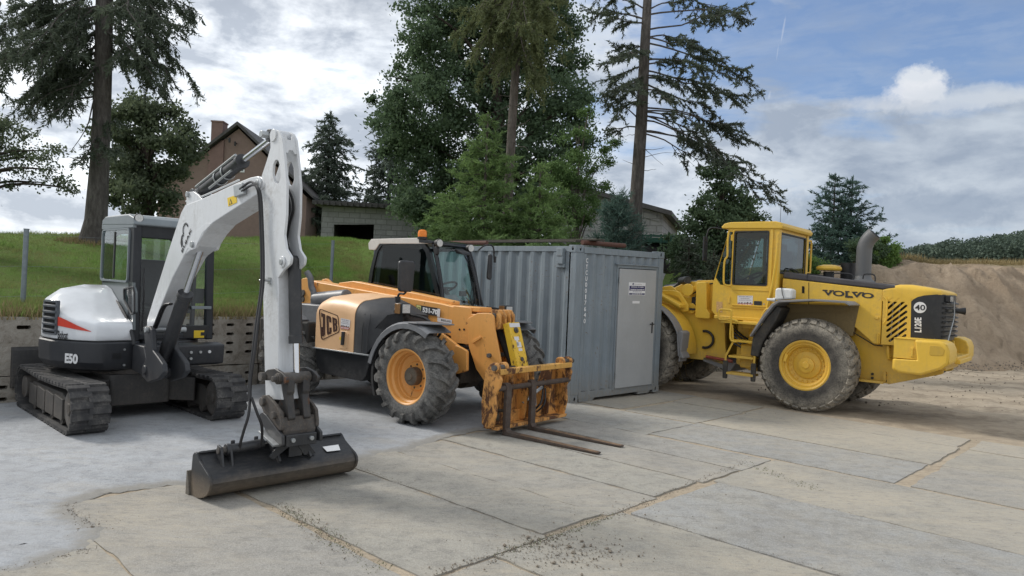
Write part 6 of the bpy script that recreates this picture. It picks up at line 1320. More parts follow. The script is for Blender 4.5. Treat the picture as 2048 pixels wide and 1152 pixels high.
# ---------------------------------------------------------------- wheel loader
M['vyel']=paint('loader_yellow',(.74,.47,.050),.42,.34,(.26,.20,.12),0,2.2,mud=.35,mudz=1.0)
M['vyel2']=paint('loader_rim_yellow',(.70,.42,.045),.45,.45,(.26,.19,.11),.0,5,mud=.0)
M['vgrey']=paint('hood_top_grey',(.055,.052,.058),.5,.25,(.16,.15,.13),0,3)
M['vfend']=paint('fender_grey',(.21,.21,.215),.55,.35,(.22,.20,.17),0,3)
M['vdark']=paint('loader_dark_parts',(.035,.033,.03),.7,.8,(.14,.12,.09),.05,4)
M['pipe']=paint('exhaust_grey',(.12,.125,.13),.5,.3,(.14,.12,.10),0,3)
M['canw']=plain('canister_plastic',(.66,.67,.66),.4,var=.06)
FV=Fr((5.075-.934*-math.sin(2.451),12.246-.934*math.cos(2.451),-.0),2.451)
def loader():
    T=thing('wheel_loader',FV,'big yellow articulated wheel loader with black radiator grille parked right of the container','wheel loader')
    P=lambda y,pts: FV.py(y,pts)
    w=wheel(T,.785,.56,.40,'block',M['vyel2'],M['vyel2'],M['tyre_b'])
    WB=3.14;TR=.934;zc=.775
    put_wheel(w,0,TR,zc,.0); w.rotation_euler=(0,.25,PI)
    for x,y,r in ((WB,TR,.5),(0,-TR,.2),(WB,-TR,.8)): c=copy_tree(w,T); put_wheel(c,x,y,zc,r)
    b=MB(); b.cyl((0,-.85,zc),(0,.85,zc),.18,n=20); b.cyl((WB,-.85,zc),(WB,.85,zc),.18,n=20); b.cyl((0,-.25,zc),(0,.25,zc),.32,n=20); b.cyl((WB,-.25,zc),(WB,.25,zc),.32,n=20); b.build('axle',M['vdark'],T,.02)
    # rear frame
    fr_=[(1.45,1.45),(1.45,.62),(1.2,.52),(.62,.50),(.55,.95),(-.45,.95),(-.62,.60),(-1.15,.55),(-1.9,.80),(-1.9,1.30),(-1.05,1.32),(-.2,1.70),(.6,1.72)]
    for y in (.44,-.50): b=MB(); b.prism(fillet(fr_,.04),y,y+.06); b.build('rear_frame',M['vyel'],T,.008)
    b=MB(); b.bx(-1.8,1.4,-.43,.43,.75,1.3); b.build('frame_box',M['vdark'],T,.02)
    b=MB(); b.bx(-1.10,-.62,.50,.74,.565,.60); b.bx(-1.10,-1.06,.50,.56,.60,.74); b.build('frame_ledge',M['vyel'],T,.004)
    for px,py in ((1745,748),(1745,756),(1771,750),(1771,762)): q=FV.on(1,.505,px,py); b=MB(); b.cyl((q.x,.50,q.z),(q.x,.53,q.z),.022,n=6); b.build('bolt',M['vdark'],T)
    b=MB(); b.tube([(-1.12,.50,1.16),(-1.12,.60,1.17),(-1.14,.60,.98),(-1.15,.50,.97)],.028,8,sub=3); b.build('tow_eye',M['vyel'],T)
    # hood: rounded long cover; black top, yellow flanks
    def hs(x,zb,zt_,hw,r=.10,zs_=None):
        pts=[(hw,zb),(hw,zt_-r)]
        for k in range(1,6): a=PI/2*k/5; pts.append((hw-r+r*math.cos(a),zt_-r+r*math.sin(a)))
        full=pts+[(-y,z) for y,z in reversed(pts)]
        return [Vc((x,y,z)) for y,z in full]
    HW=.68
    b=MB(); b.loft([hs(.60,1.70,2.20,HW,.03),hs(-.1,1.70,2.145,HW,.03),hs(-1.00,1.22,2.085,HW,.03)]); 
    b=MB(); lw=[(.60,1.68),(.60,2.225),(-1.02,2.085),(-1.02,1.20),(-.92,1.20),(-.33,1.70)]
    b.prism(lw,-HW,HW); hd=b.build('hood',M['vyel'],T,.012)
    b=MB(); b.prism([(.60,2.228),(.60,2.33),(.56,2.345),(-1.0,2.19),(-1.18,2.165),(-1.22,2.12),(-1.02,2.088)],-HW+.0,HW-.0); ht=b.build('hood_top',M['vgrey'],T,.05,seg=4)
    for x in (.18,-1.03): b=MB(); b.prism([(x-.006,2.2),(x+.006,2.2),(x+.006,2.37-.1*(.6-x)),(x-.006,2.37-.1*(.6-x))],-HW-.004,HW+.004); b.build('seam',M['black'],ht)
    # panel gaps
    q=P(HW,[(1617,565),(1618.2,565),(1618.2,638),(1617,638)]); b=MB(); b.prism(q,HW+.0,HW+.003); b.build('panel_gap',M['dark'],hd)
    b=MB(); g=P(HW,[(1617,637),(1668,641),(1748,690),(1765,692)]); b.tube([(x,HW-.004,z) for x,z in g],.009,6); b.build('panel_gap',M['dark'],hd)
    q=P(HW,[(1604,572),(1609,573),(1609,587),(1604,586)]); b=MB(); b.prism(q,HW+.0,HW+.004); b.build('slot',M['dark'],hd)
    for pp in ((1754,636),): q=FV.on(1,HW,*pp); b=MB(); b.bx(q.x-.025,q.x+.025,HW-.01,HW+.02,q.z-.02,q.z+.02); b.build('rubber_stop',M['vyel'],hd,.005)
    q=FV.on(1,HW,1756,678); b=MB(); b.tube([(q.x,HW,q.z-.08),(q.x,HW+.035,q.z-.07),(q.x,HW+.035,q.z+.07),(q.x,HW,q.z+.08)],.012,6,sub=2); b.build('panel_handle',M['vyel'],hd)
    def slab_letters():
        sp=[(1645.5,1666),(1668,1684),(1685.5,1698.5),(1699,1718),(1718.5,1738)]
        ch=text_mesh
    decal(FV,1,HW+.004,[(1646,579),(1748,586.5),(1748,597.5),(1646,590.5)],'VOLVO',M['blacks'],hd,.035)
    # serif ticks that give the name its slab look
    def tick(px0,px1,py):
        a=FV.on(1,HW+.004,px0,py);c=FV.on(1,HW+.004,px1,py); b=MB(); b.bx(a.x,c.x,HW+.003,HW+.0055,a.z-.010,a.z+.010); b.build('lettering',M['blacks'],hd)
    for a_,c_,y_ in ((1645,1655,580.5),(1659,1668,581.3),(1690,1699,583),(1690,1706,594),(1705,1715,584.3),(1719,1728,585.3)): tick(a_,c_,y_)
    # rear quarter: yellow shoulder, slatted vent, black grille corner
    def rq(x,hw,zb,zt_,r): return hs(x,zb,zt_,hw,r)
    b=MB(); b.loft([hs(-1.02,1.90,2.085,HW,.02),hs(-1.12,1.90,2.14,HW,.05),hs(-1.25,1.90,2.18,HW,.08),hs(-1.43,1.90,2.185,HW,.10),hs(-1.47,1.945,2.18,HW,.10),hs(-1.53,1.985,2.17,HW,.10),hs(-1.62,2.015,2.155,HW,.09),hs(-1.75,2.035,2.13,HW-.03,.07),hs(-1.84,2.04,2.105,HW-.08,.05),hs(-1.91,2.04,2.075,HW-.26,.025)]); sh_=b.build('rear_hood',M['vyel'],T,0,35)
    vz=P(HW,[(1765,585),(1765,690),(1787,693),(1825,684),(1823,600)])
    slots=[]
    pairs=[((1787,602),(1780,612)),((1801,601),(1780,623)),((1812,606),(1781,637)),((1818,613),(1779,651)),((1816,625),(1779,663)),((1815,637),(1777,674)),((1815,649),(1779,682)),((1814,660),(1790,684)),((1812,672),(1800,683))]
    pairs=[((1785,597),(1776,605)),((1798,598),(1776,617)),((1808,603),(1776,630)),((1813,611),(1775,641)),((1813,623),(1774,651)),((1813,634),(1774,662)),((1812,646),(1774,674)),((1812,658),(1779,682)),((1811,670),(1796,683))]
    for a_,c_ in pairs:
        A=FV.on(1,HW,*a_);C_=FV.on(1,HW,*c_); d=Vc((C_.x-A.x,C_.z-A.z)).normalized(); n=Vc((-d.y,d.x))*.019; A2=Vc((A.x,A.z));C2=Vc((C_.x,C_.z))
        slots.append([tuple(p) for p in (A2+n-d*0,C2+n,C2+n*.0+d*.018,C2-n,A2-n,A2-d*.018)])
    vp=[(-1.035,1.20),(-1.035,2.06),(-1.16,2.10),(-1.44,1.97),(-1.46,1.20)]
    b=MB(); b.prism(vp,HW-.03,HW+.004,1,slots); b.build('vent_panel',M['vyel'],T)
    b=MB(); b.prism(vp,-HW-.004,-HW+.03); b.build('vent_panel',M['vyel'],T)
    b=MB(); b.prism([(-1.03,1.2),(-1.03,2.04),(-1.2,2.06),(-1.47,1.95),(-1.47,1.2)],-HW+.04,HW-.12); b.build('radiator',M['vdark'],T)
    b=MB(); 
    for k in range(3): x=-1.15-.1*k; b.cyl((x,HW-.09,1.25),(x-.02,HW-.09,2.0),.016,n=8)
    b.build('radiator_pipe',M['steel'],T)
    b=MB(); b.tube([(x,HW+.03,z) for x,z in P(HW+.03,[(1767,594),(1771,597),(1774,604),(1773,635),(1770,642),(1766,648)])],.013,7,sub=3); b.build('vent_handle',M['vyel'],T)
    # black corner panel wrapping to the rear grille: plan outline sampled, three heights
    gp_=[(-1.44,HW+.002),(-1.47,HW+.002),(-1.53,HW+.002),(-1.62,HW+.0),(-1.78,HW-.035),(-1.87,.55),(-1.90,.42),(-1.925,.2),(-1.93,0)]; gp_=gp_+[(x,-y) for x,y in reversed(gp_[:-1])]
    def gz(x): return lerp_tab(((-2,2.045),(-1.84,2.045),(-1.75,2.04),(-1.62,2.02),(-1.53,1.99),(-1.47,1.95),(-1.44,1.91)),x)
    b=MB(); b.loft([[Vc((x,y,1.32)) for x,y in gp_],[Vc((x,y,1.7)) for x,y in gp_],[Vc((x,y,gz(x))) for x,y in gp_]]); gr=b.build('rear_grille',M['grilleblk'],T,0,35)
    # horizontal bars of the grille and the lamp pair
    for k in range(8):
        z=1.38+k*.075; b=MB(); b.loft([[Vc((x-o,y*(1+o*.3),zz)) for o,zz in ((-.02,z),(.045,z-.01),(.045,z+.012),(-.02,z+.03))] for x,y in gp_[5:12]]); b.build('grille_bar',M['grilleblk'],gr)
    for y in (.47,.33): b=MB(); b.bx(-1.955,-1.88,y-.05,y+.05,1.93,2.03); l_=b.build('lamp_housing',M['black'],gr,.01); b=MB(); b.bx(-1.96,-1.953,y-.038,y+.038,1.94,2.02); b.build('rear_lamp',M['lampglass'],l_)
    b=MB(); b.cyl((-1.96,.28,1.80),(-2.12,.22,1.80),.02,.06,n=12); b.build('camera_hood',M['black'],gr)
    b=MB(); b.tube([(-1.98,.36,1.95),(-1.99,.34,1.72),(-1.97,.45,1.5),(-1.95,.52,1.33)],.010,6,sub=4); b.build('grille_cable',M['steel'],gr)
    q=FV.on(1,HW+.003,1840,615); b=MB(); b.cyl((q.x,HW-.01,q.z),(q.x,HW+.006,q.z),.088,n=36); sp_=b.build('speed_disc',M['white'],gr)
    decal(FV,1,HW+.008,[(1829.5,609.5),(1850.5,609.5),(1850.5,621),(1829.5,620.5)],'40',M['black'],sp_,.02)
    decal(FV,1,HW+.005,[(1829,664),(1829,635),(1843,635),(1843,665)],'L120E',M['white'],gr,.035)
    # counterweight
    cw=P(1.2,[(1787,681),(1838,681),(1896,690),(1900,700),(1900,732),(1850,756),(1800,752),(1785,742)])
    def cwl(sg):
        lo=[(-1.32,.84),(-1.36,.80),(-1.70,.775),(-2.06,.98),(-2.10,1.05)]
        rings=[]
        sec_=[(-1.62,1.34),(-1.95,1.345),(-2.05,1.30),(-2.09,1.20),(-2.09,1.02),(-2.0,.93),(-1.72,.80),(-1.40,.81),(-1.32,.86),(-1.32,1.02),(-1.66,1.03)]
        m=[Vc((x,0,z)) for x,z in sec_]
        c=Vc((-1.7,0,1.08))
        for y,k in ((1.24,.92),(1.26,.97) if False else (1.215,.985),(1.17,1.0),(.72,1.0),(.60,1.0)): rings.append([Vc((c.x+(p.x-c.x)*k,sg*y,c.z+(p.z-c.z)*k)) for p in m])
        b=MB(); b.loft(rings); return b.build('counterweight',M['vyel'],T,.02,30,3)
    cw1=cwl(1); cwl(-1)
    b=MB(); b.prism([(-2.14,.60),(-2.06,.60),(-2.06,-.60),(-2.14,-.60)],.98,1.05,2); b.bx(-2.10,-1.8,-.60,.60,1.02,1.09); b.bx(-1.95,-1.85,-.60,.60,.86,1.02); b.build('counterweight_shelf',M['vyel'],T,.01)
    b=MB(); b.prism(fillet([(-1.82,1.12),(-2.00,1.13),(-2.02,1.22),(-1.97,1.27),(-1.82,1.27)],.03),1.225,1.245,1); b.build('lamp_recess',M['vyeld'],cw1,.004)
    b=MB(); b.bx(-1.66,-1.33,.70,1.20,1.035,1.335); bb=b.build('battery_box',M['vyel'],T,.006)
    b=MB(); b.bx(-1.665,-1.325,.69,1.21,1.336,1.345); b.build('box_lid',M['vyel'],bb,.002)
    b=MB(); b.bx(-1.60,-1.575,1.20,1.225,1.08,1.21); b.bx(-1.61,-1.565,1.20,1.218,1.07,1.10); b.bx(-1.61,-1.565,1.20,1.218,1.19,1.22); b.build('toggle_latch',M['vyel'],bb,.003)
    # exhaust and things on the hood
    b=MB(); b.rev([(.20,0),(.20,.02),(.14,.07),(.12,.14)],(-.55,.0,2.20),(0,0,1),26,True); b.tube([(-.55,0,2.3),(-.55,0,2.72),(-.56,0,2.84),(-.61,0,2.96),(-.70,0,3.06)],.125,24,sub=4); ex=b.build('exhaust_stack',M['pipe'],T,0,40)
    b=MB(); d=Vc((-.09,0,.10)).normalized(); b.cyl(Vc((-.70,0,3.06))-d*.01,Vc((-.70,0,3.06))+d*.003,.112,n=24); b.build('exhaust_mouth',M['dark'],ex)
    b=MB(); b.rev([(.09,0),(.09,.10)],(-.02,.15,2.28),(0,0,1),20,True); pc=b.build('air_cleaner_neck',M['black'],T); b=MB(); b.rev([(.05,0),(.2,.0),(.215,.03),(.20,.07),(.10,.10),(0.01,.105)],(-.02,.15,2.40),(0,0,1),30); b.build('precleaner_cap',M['vyel'],pc,0,30)
    b=MB(); b.rev([(.13,0),(.13,.30)],(-.22,-.32,2.26),(0,0,1),22,True); b.build('tank_cap',M['black'],T)
    for x0_,x1_ in ((-.18,-.50),(-.66,-.85)): b=MB(); b.tube([(x0_,.45,2.26),(x0_-.02,.45,2.34),(x1_+.02,.45,2.33),(x1_,.45,2.22)],.012,7,sub=3); b.build('hood_rail',M['black'],T)
    # ---- cab
    X0,X1=.66,1.58; Yw=.80; zb=1.50; zt=3.10
    b=MB(); 
    side=fillet([(.66,1.50),(.66,3.12),(1.58,3.12),(1.62,2.9),(1.84,2.10),(1.84,1.58),(1.76,1.50)],.02)
    dw=fillet([(.84,2.09),(.84,3.045),(1.455,3.045),(1.455,2.09)],.03)
    fw_=P(Yw,[(1455,468),(1463,468),(1460,569),(1444,569),(1437,560),(1440,545)]); fwp=fillet([(1.50,2.07),(1.50,3.05),(1.585,3.05),(1.80,2.20),(1.70,2.07)],.02)
    b.prism(side,Yw-.04,Yw,1,[dw,fwp]); cab=b.build('cab',M['vyel'],T,.004)
    b=MB(); b.prism(side,-Yw,-Yw+.04,1,[dw,fwp]); b.build('cab_side',M['vyel'],cab,.004)
    for yy in (Yw-.028,-Yw+.02): b=MB(); b.prism(dw,yy,yy+.005); b.build('door_window',M['lglass'],cab); b=MB(); b.prism(fwp,yy,yy+.005); b.build('front_quarter_window',M['lglassg'],cab)
    # window rubbers, door leaf edges
    b=MB(); b.prism(fillet([(.825,2.075),(.825,3.06),(1.47,3.06),(1.47,2.075)],.035),Yw-.0,Yw+.006,1,[fillet([(.85,2.10),(.85,3.035),(1.445,3.035),(1.445,2.10)],.03)]); b.build('window_rubber',M['black'],cab)
    do=fillet([(.755,1.66),(.755,3.09),(1.49,3.09),(1.49,1.66)],.03); di=fillet([(.80,2.05),(.80,3.075),(1.475,3.075),(1.475,2.05)],.03)
    b=MB(); b.prism(do,Yw+.001,Yw+.016,1,[di]); dr=b.build('door',M['vyel'],cab,.004)
    b=MB(); b.prism(fillet([(.80,1.70),(.80,1.725),(1.45,1.725),(1.45,1.70)],.005),Yw+.017,Yw+.03); b.build('door_rib',M['vyel'],dr,.003); b=MB(); b.prism(fillet([(.80,1.985),(.80,2.005),(1.45,2.005),(1.45,1.985)],.005),Yw+.017,Yw+.026); b.build('door_rib',M['vyel'],dr,.003)
    b=MB(); q=P(Yw+.016,[(1508,602),(1524,602.5),(1524,611),(1508,611)]); b.prism(fillet(q,.01),Yw+.017,Yw+.023); b.build('door_handle',M['black'],dr,.003)
    q=FV.on(1,Yw+.016,1528,608); b=MB(); b.cyl((q.x,Yw+.015,q.z),(q.x,Yw+.022,q.z),.012,n=10); b.build('lock',M['steel'],dr)
    for z in (2.94,1.80): b=MB(); b.cyl((1.50,Yw+.012,z-.06),(1.50,Yw+.012,z+.06),.016,n=10); b.bx(1.48,1.53,Yw,Yw+.018,z-.05,z+.05); b.build('hinge',M['vyel'],dr)
    firm_sticker(FV,1,Yw+.0175,[(1475,591),(1506,591.5),(1505,612),(1475,612)],dr,.0012)
    b=MB(); q=P(Yw,[(1433,603),(1445,604),(1445,625),(1433,624)]); b.prism(q,Yw+.001,Yw+.004); b.build('worn_notice',M['wornsign'],cab)
    # corner posts, rear wall with window, front, roof
    for sg in (1,-1):
        b=MB(); b.bx(.64,.74,sg*(Yw+.004),sg*(Yw-.10),1.52,3.11); b.build('corner_post',M['vyel'],cab,.02)
        b=MB(); b.bx(1.47,1.50,sg*(Yw-.041),sg*(Yw-.09),1.5,3.1); b.build('corner_post',M['vyel'],cab,.01)
    b=MB(); b.prism([(-Yw+.11,1.5),(Yw-.11,1.5),(Yw-.11,3.10),(-Yw+.11,3.10)],.665,.70,0,[fillet([(-Yw+.13,2.33),(Yw-.13,2.33),(Yw-.13,3.03),(-Yw+.13,3.03)],.03)]); b.build('rear_wall',M['vyel'],cab)
    b=MB(); b.prism([(-Yw+.11,2.31),(Yw-.11,2.31),(Yw-.11,3.04),(-Yw+.11,3.04)],.652,.664,0,[fillet([(-Yw+.14,2.34),(Yw-.14,2.34),(Yw-.14,3.015),(-Yw+.14,3.015)],.03)]); b.build('window_rubber',M['black'],cab)
    b=MB(); b.prism([(-Yw+.13,2.33),(Yw-.13,2.33),(Yw-.13,3.03),(-Yw+.13,3.03)],.675,.68,0); b.build('rear_window',M['lglass'],cab)
    b=MB(); b.tube([(.645,.35,2.36),(.64,.2,2.42),(.64,-.1,2.40),(.64,-.25,2.36)],.012,6,sub=3); b.build('rear_wiper',M['black'],cab)
    b=MB(); fp=[(1.60,3.04),(1.83,2.15)]; b.loft([[Vc((x,y,z)) for y in (-.70,.0,.70)]+[Vc((x-.006,y,z)) for y in (.70,.0,-.70)] for x,z in fp]); b.build('windscreen',M['lglassg'],cab)
    b=MB(); b.prism([(1.80,1.5),(1.845,1.6),(1.845,2.12),(1.80,2.14)],-Yw+.041,Yw-.041); b.prism([(1.57,3.0),(1.62,3.0),(1.60,3.1),(1.55,3.1)],-.76,.76); b.build('front_wall',M['vyel'],cab,.01)
    b=MB(); b.bx(.70,1.8,-.75,.75,1.52,1.56); b.build('cab_floor',M['black'],cab)
    rf=[(.60,3.09),(.58,3.14),(.62,3.20),(.72,3.225),(1.55,3.225),(1.66,3.20),(1.72,3.14),(1.70,3.11)]
    b=MB(); b.prism(fillet(rf,.02),-Yw-.02,Yw+.03); b.build('roof',M['vyel'],cab,.04,seg=4)
    # curved pipe rising along the rear post
    b=MB(); b.tube([(.665,.83,3.0),(.67,.84,2.6),(.72,.85,2.1),(.78,.85,1.75),(.80,.85,1.60)],.020,8,sub=3); b.build('rear_post_pipe',M['vyel'],cab)
    b=MB(); b.tube([(1.555,.86,3.05),(1.56,.88,2.85),(1.55,.885,2.60),(1.60,.885,2.50),(1.60,.885,2.15),(1.57,.87,2.07),(1.49,.82,2.06)],.018,8,sub=3); b.build('grab_rail',M['vyel'],cab)
    b=MB(); b.tube([(.66,-.80,3.0),(.62,-.86,3.0),(.62,-.88,2.96),(.62,-.88,2.42),(.62,-.86,2.38),(.66,-.80,2.38)],.018,8); b.build('grab_rail',M['vyel'],cab)
    b=MB(); b.tube([(1.70,.82,3.10),(1.88,.90,3.12),(1.95,.92,3.0),(2.0,.92,2.6)],.014,7,sub=3); b.prism(fillet([(1.96,2.5),(1.99,2.5),(1.99,2.95),(1.96,2.95)],.01),.84,1.0); b.build('mirror',M['black'],cab,.01)
    b=MB(); b.tube([(1.0,-.2,3.22),(1.0,-.2,3.7)],.004,5); b.build('aerial',M['black'],cab)
    b=MB(); b.prism(fillet([(.78,2.05),(1.25,2.02),(1.3,2.12),(.95,2.15),(.88,2.75),(.76,2.75)],.05),-.28,.28); b.build('seat',M['black'],cab,.04)
    b=MB(); b.tor((1.42,0,2.25),(.45,0,.9),.20,.016,26,8); b.tube([(1.42,0,2.25),(1.62,0,1.9)],.04,8); b.tube([(1.42,-.2,2.25),(1.42,.2,2.25)],.014,6); b.build('steering_wheel',M['black'],cab)
    b=MB(); b.prism(fillet([(1.48,1.9),(1.78,1.9),(1.78,2.16),(1.55,2.22)],.04),-.5,.5); b.build('dashboard',M['black'],cab,.03)
    b=MB(); b.bx(1.30,1.34,-.62,-.44,2.38,2.56); b.bx(.95,1.02,-.5,-.2,2.62,2.9); b.tube([(1.32,-.5,2.4),(1.3,-.4,2.0)],.012,6); b.build('monitor',M['fendg'],cab,.01)
    # under the cab: platform, ladder, rails
    b=MB(); b.bx(.70,1.78,.40,.83,1.44,1.50); b.bx(.70,1.2,.45,.90,1.30,1.44); b.build('cab_mount',M['vyel'],T,.01)
    b=MB(); b.bx(.72,1.50,.80,1.16,1.385,1.425); b.build('platform',M['vyel'],T,.006)
    for z,x0_,x1_,y0_,y1_ in ((1.08,.86,1.30,.86,1.14),(.80,.88,1.32,.90,1.18),(.50,.86,1.34,.92,1.20)): b=MB(); b.bx(x0_,x1_,y0_,y1_,z-.02,z+.02); b.build('step',M['vyel'],T,.005)
    b=MB(); b.tube([(1.30,1.12,1.36),(1.27,1.13,1.05),(1.38,1.15,.80),(1.38,1.16,.55)],.020,6); b.tube([(.86,1.12,1.36),(.86,1.13,1.05),(.86,1.15,.80),(.86,1.16,.55)],.020,6); b.build('ladder_side',M['vyel'],T)
    for x in (.86,1.37): b=MB(); b.prism(fillet([(x-.04,.40),(x+.04,.40),(x+.045,.72),(x-.045,.72)],.02),1.16,1.185); b.build('rubber_strap',M['vdark'],T)
    b=MB(); b.tube([(1.18,1.16,1.42),(1.30,1.17,1.46),(1.52,1.17,1.44),(1.54,1.17,1.58),(1.50,1.17,1.62),(1.34,1.17,1.62),(1.30,1.17,1.56),(1.31,1.17,1.2),(1.28,1.17,1.08),(1.18,1.17,1.07)],.019,8,sub=2); b.build('step_rail',M['vyel'],T)
    b=MB(); b.tube([(.60,.86,1.62),(.70,.88,1.68),(.80,.88,1.66),(.86,.88,1.55)],.018,8,sub=3); b.build('hand_loop',M['vyel'],T)
    b=MB(); b.cyl((1.05,.62,.62),(1.05,.62,1.36),.13,n=18); b.bx(.95,1.2,.50,.95,.60,1.02); b.build('tank',M['vyel'],T,.02)
    b=MB(); b.bx(.66,.92,.45,.85,.55,1.35); b.cyl((.80,.75,1.0),(.80,.75,1.3),.09,n=14); b.build('hydraulic_unit',M['vdark'],T,.02)
    b=MB()
    for k in range(5): b.tube([(1.5,.5+.03*k,1.25-.06*k),(1.2,.62,1.1-.05*k),(.95,.66,1.2-.08*k),(.7,.6,1.1)],.018,6,sub=3)
    b.build('hose',M['hose'],T)
    # rear fender: flat grey top with a drooping front edge, dark arch under it
    b=MB(); fo=[(-.70,1.82),(-.62,1.875),(-.10,1.885),(.46,1.835),(.56,1.77),(.70,1.58),(.92,1.20),(.905,1.18),(.67,1.54),(.53,1.735),(.44,1.80),(-.10,1.85),(-.60,1.84),(-.68,1.80)]
    b.prism(fo,.70,1.27); rf_=b.build('rear_fender',M['vfend'],T,.006)
    b=MB(); b.prism([(.50,1.74),(.67,1.53),(.90,1.17),(.93,.85),(.78,.84),(.72,1.10),(.50,1.50),(.42,1.70)],.72,1.18); b.build('fender_liner',M['vdark'],T,.02)
    b=MB(); b.prism([(-.55,1.80),(.44,1.78),(.52,1.70),(.40,1.62),(-.5,1.70)],.68,.72); b.build('fender_bracket',M['archm'],T)
    b=MB(); b.prism([(-.68,1.80),(.50,1.78),(.66,1.55),(.80,1.2),(.3,1.3),(-.6,1.3)],.56,.69); b.build('arch_panel',M['archm'],T)
    b=MB(); b.prism([(x,z) for x,z in fo],-1.27,-.70); b.build('rear_fender',M['vfend'],T,.006)
    # ---- front frame
    b=MB(); 
    ff=[(1.62,.55),(1.95,.62),(2.9,.62),(3.6,.8),(3.6,1.9),(2.85,2.02),(2.60,1.85),(2.45,1.80),(2.30,2.14),(1.95,2.16),(1.92,1.50),(1.70,1.40),(1.68,1.05)]
    for y in (.46,-.52): b=MB(); b.prism(fillet(ff,.05),y,y+.06); f_=b.build('front_frame',M['vyel'],T,.008)
    b=MB(); b.bx(1.95,3.5,-.45,.45,.8,1.5); b.bx(1.9,2.25,-.45,.45,1.5,2.13); b.build('frame_box',M['vyel'],T,.03)
    b=MB(); b.prism([(1.55,.45),(2.1,.60),(2.1,.68),(1.45,.62)],-.4,.52); b.build('belly_plate',M['vfend'],T,.01)
    b=MB(); b.prism(fillet([(1.92,1.42),(2.22,1.42),(2.22,2.10),(2.02,2.12),(1.99,1.6),(1.92,1.52)],.04),.52,.70); b.build('tower_plate',M['vyel'],T,.012)
    b=MB(); b.tube([(2.06+.17*math.cos(a),.56,1.02+.16*math.sin(a)) for a in [R(75+19*k) for k in range(12)]],.026,8); b.build('hose_loop',M['hose'],T)
    b=MB(); b.cyl((1.48,.60,.66),(2.0,.60,.70),.03,n=10); b.build('steering_ram',M['vred'],T)
    # lifting arms and links
    for y in (.30,-.42): b=MB(); b.prism(fillet([(2.15,1.95),(2.30,2.12),(2.55,2.12),(3.3,1.75),(4.4,.75),(4.5,.45),(4.2,.45),(3.9,.75),(3.1,1.45),(2.45,1.75),(2.2,1.75)],.06),y,y+.12); b.build('lift_arm',M['vyel'],T,.012)
    b=MB(); b.cyl((2.42,-.55,1.95),(2.42,.62,1.95),.08,n=20); b.cyl((2.42,.60,1.95),(2.42,.66,1.95),.12,n=20); b.cyl((2.35,.56,1.60),(2.35,.62,1.60),.10,n=18); b.build('arm_pin',M['vyel'],T,.006)
    b=MB(); b.tube([(2.2,.55,1.60),(2.3,.64,1.58),(2.42,.64,1.60),(2.45,.6,1.68)],.02,7,sub=3); b.tube([(1.95,.5,2.1),(2.1,.6,2.05),(2.25,.62,1.92),(2.4,.6,1.88),(2.52,.58,2.0)],.013,7,sub=3); b.tube([(2.25,.56,1.98),(2.3,.58,1.7),(2.2,.57,1.6)],.010,6,sub=3); b.build('hose',M['hose'],T)
    b=MB(); b.bx(2.25,2.36,.52,.60,1.66,1.82); b.build('valve',M['black'],T,.02)
    b=MB(); b.cyl((3.3,-.12,1.95),(2.45,-.06,2.1),.085,n=20); b.cyl((2.75,.28,2.12),(2.5,.5,2.14),.08,n=16); b.build('tilt_cylinder',M['blackm'],T,.01)
    b=MB(); b.prism(fillet([(2.50,1.95),(2.62,2.10),(2.78,2.16),(2.95,2.02),(3.2,1.72),(3.1,1.6),(2.8,1.75)],.05),.08,.22); b.build('bell_crank',M['blackm'],T,.015)
    # front light arm with amber marker
    b=MB(); b.prism(fillet([(2.50,1.52),(2.50,1.70),(2.58,1.80),(2.75,1.84),(2.95,1.84),(2.98,1.92),(2.70,1.93),(2.55,1.90),(2.36,1.66),(2.36,1.54)],.03),.66,.72); b.prism([(2.42,1.60),(2.98,1.86),(2.98,1.90),(2.42,1.66)],.70,.95); la=b.build('lamp_bracket',M['vyel'],T,.01)
    b=MB(); b.bx(2.83,2.95,.95,.98,1.85,1.895); b.build('amber_marker',M['amber'],la,.004)
    b=MB(); b.bx(2.95,3.06,.78,.98,1.86,2.02); b.build('front_lamp',M['black'],la,.02)
    # front fender: broad curved sheet over the wheel, grey flap hanging behind
    def arcsheet(x0_,z0_,r,a0,a1,y0_,y1_,t_,mat,nm,n=12):
        b=MB(); b.loft([[Vc((x0_+(r+o)*math.cos(a),y,z0_+(r+o)*math.sin(a))) for y,o in ((y0_,0),(y1_,0),(y1_,t_),(y0_,t_))] for a in [a0+(a1-a0)*k/n for k in range(n+1)]]); return b.build(nm,mat,T,.004)
    arcsheet(WB,zc,.93,R(182),R(82),.62,1.02,.02,M['vyel'],'front_fender'); arcsheet(WB,zc,.915,R(190),R(80),.98,1.27,.02,M['vfend'],'fender_extension'); arcsheet(WB,zc,.93,R(182),R(82),-1.2,-.62,.02,M['vyel'],'front_fender')
    b=MB(); b.prism(fillet([(2.20,.80),(2.17,1.15),(2.24,1.2),(2.30,1.1),(2.26,.72),(2.12,.66)],.03),.98,1.27); b.build('mud_flap',M['vfend'],T,.01)
    # plain bucket ahead, hidden from the photo side by the container
    b=MB(); pr=[(4.3,.25),(4.25,.8),(4.35,1.15),(4.5,1.25),(4.42,1.1),(4.35,.75),(4.42,.35),(4.75,.12),(5.5,.08),(5.5,.04),(4.7,.06)]; b.prism(pr,-1.35,1.35); b.prism([(4.3,.25),(4.25,.8),(4.5,1.25),(5.5,.08),(4.7,.06)],1.35,1.38); b.prism([(4.3,.25),(4.25,.8),(4.5,1.25),(5.5,.08),(4.7,.06)],-1.38,-1.35); b.build('bucket',M['vdark'],T,.008)
    # white canister standing on the fender
    C_=thing('canister',FV,'small white plastic canister strapped on the rear fender of the yellow loader','canister')
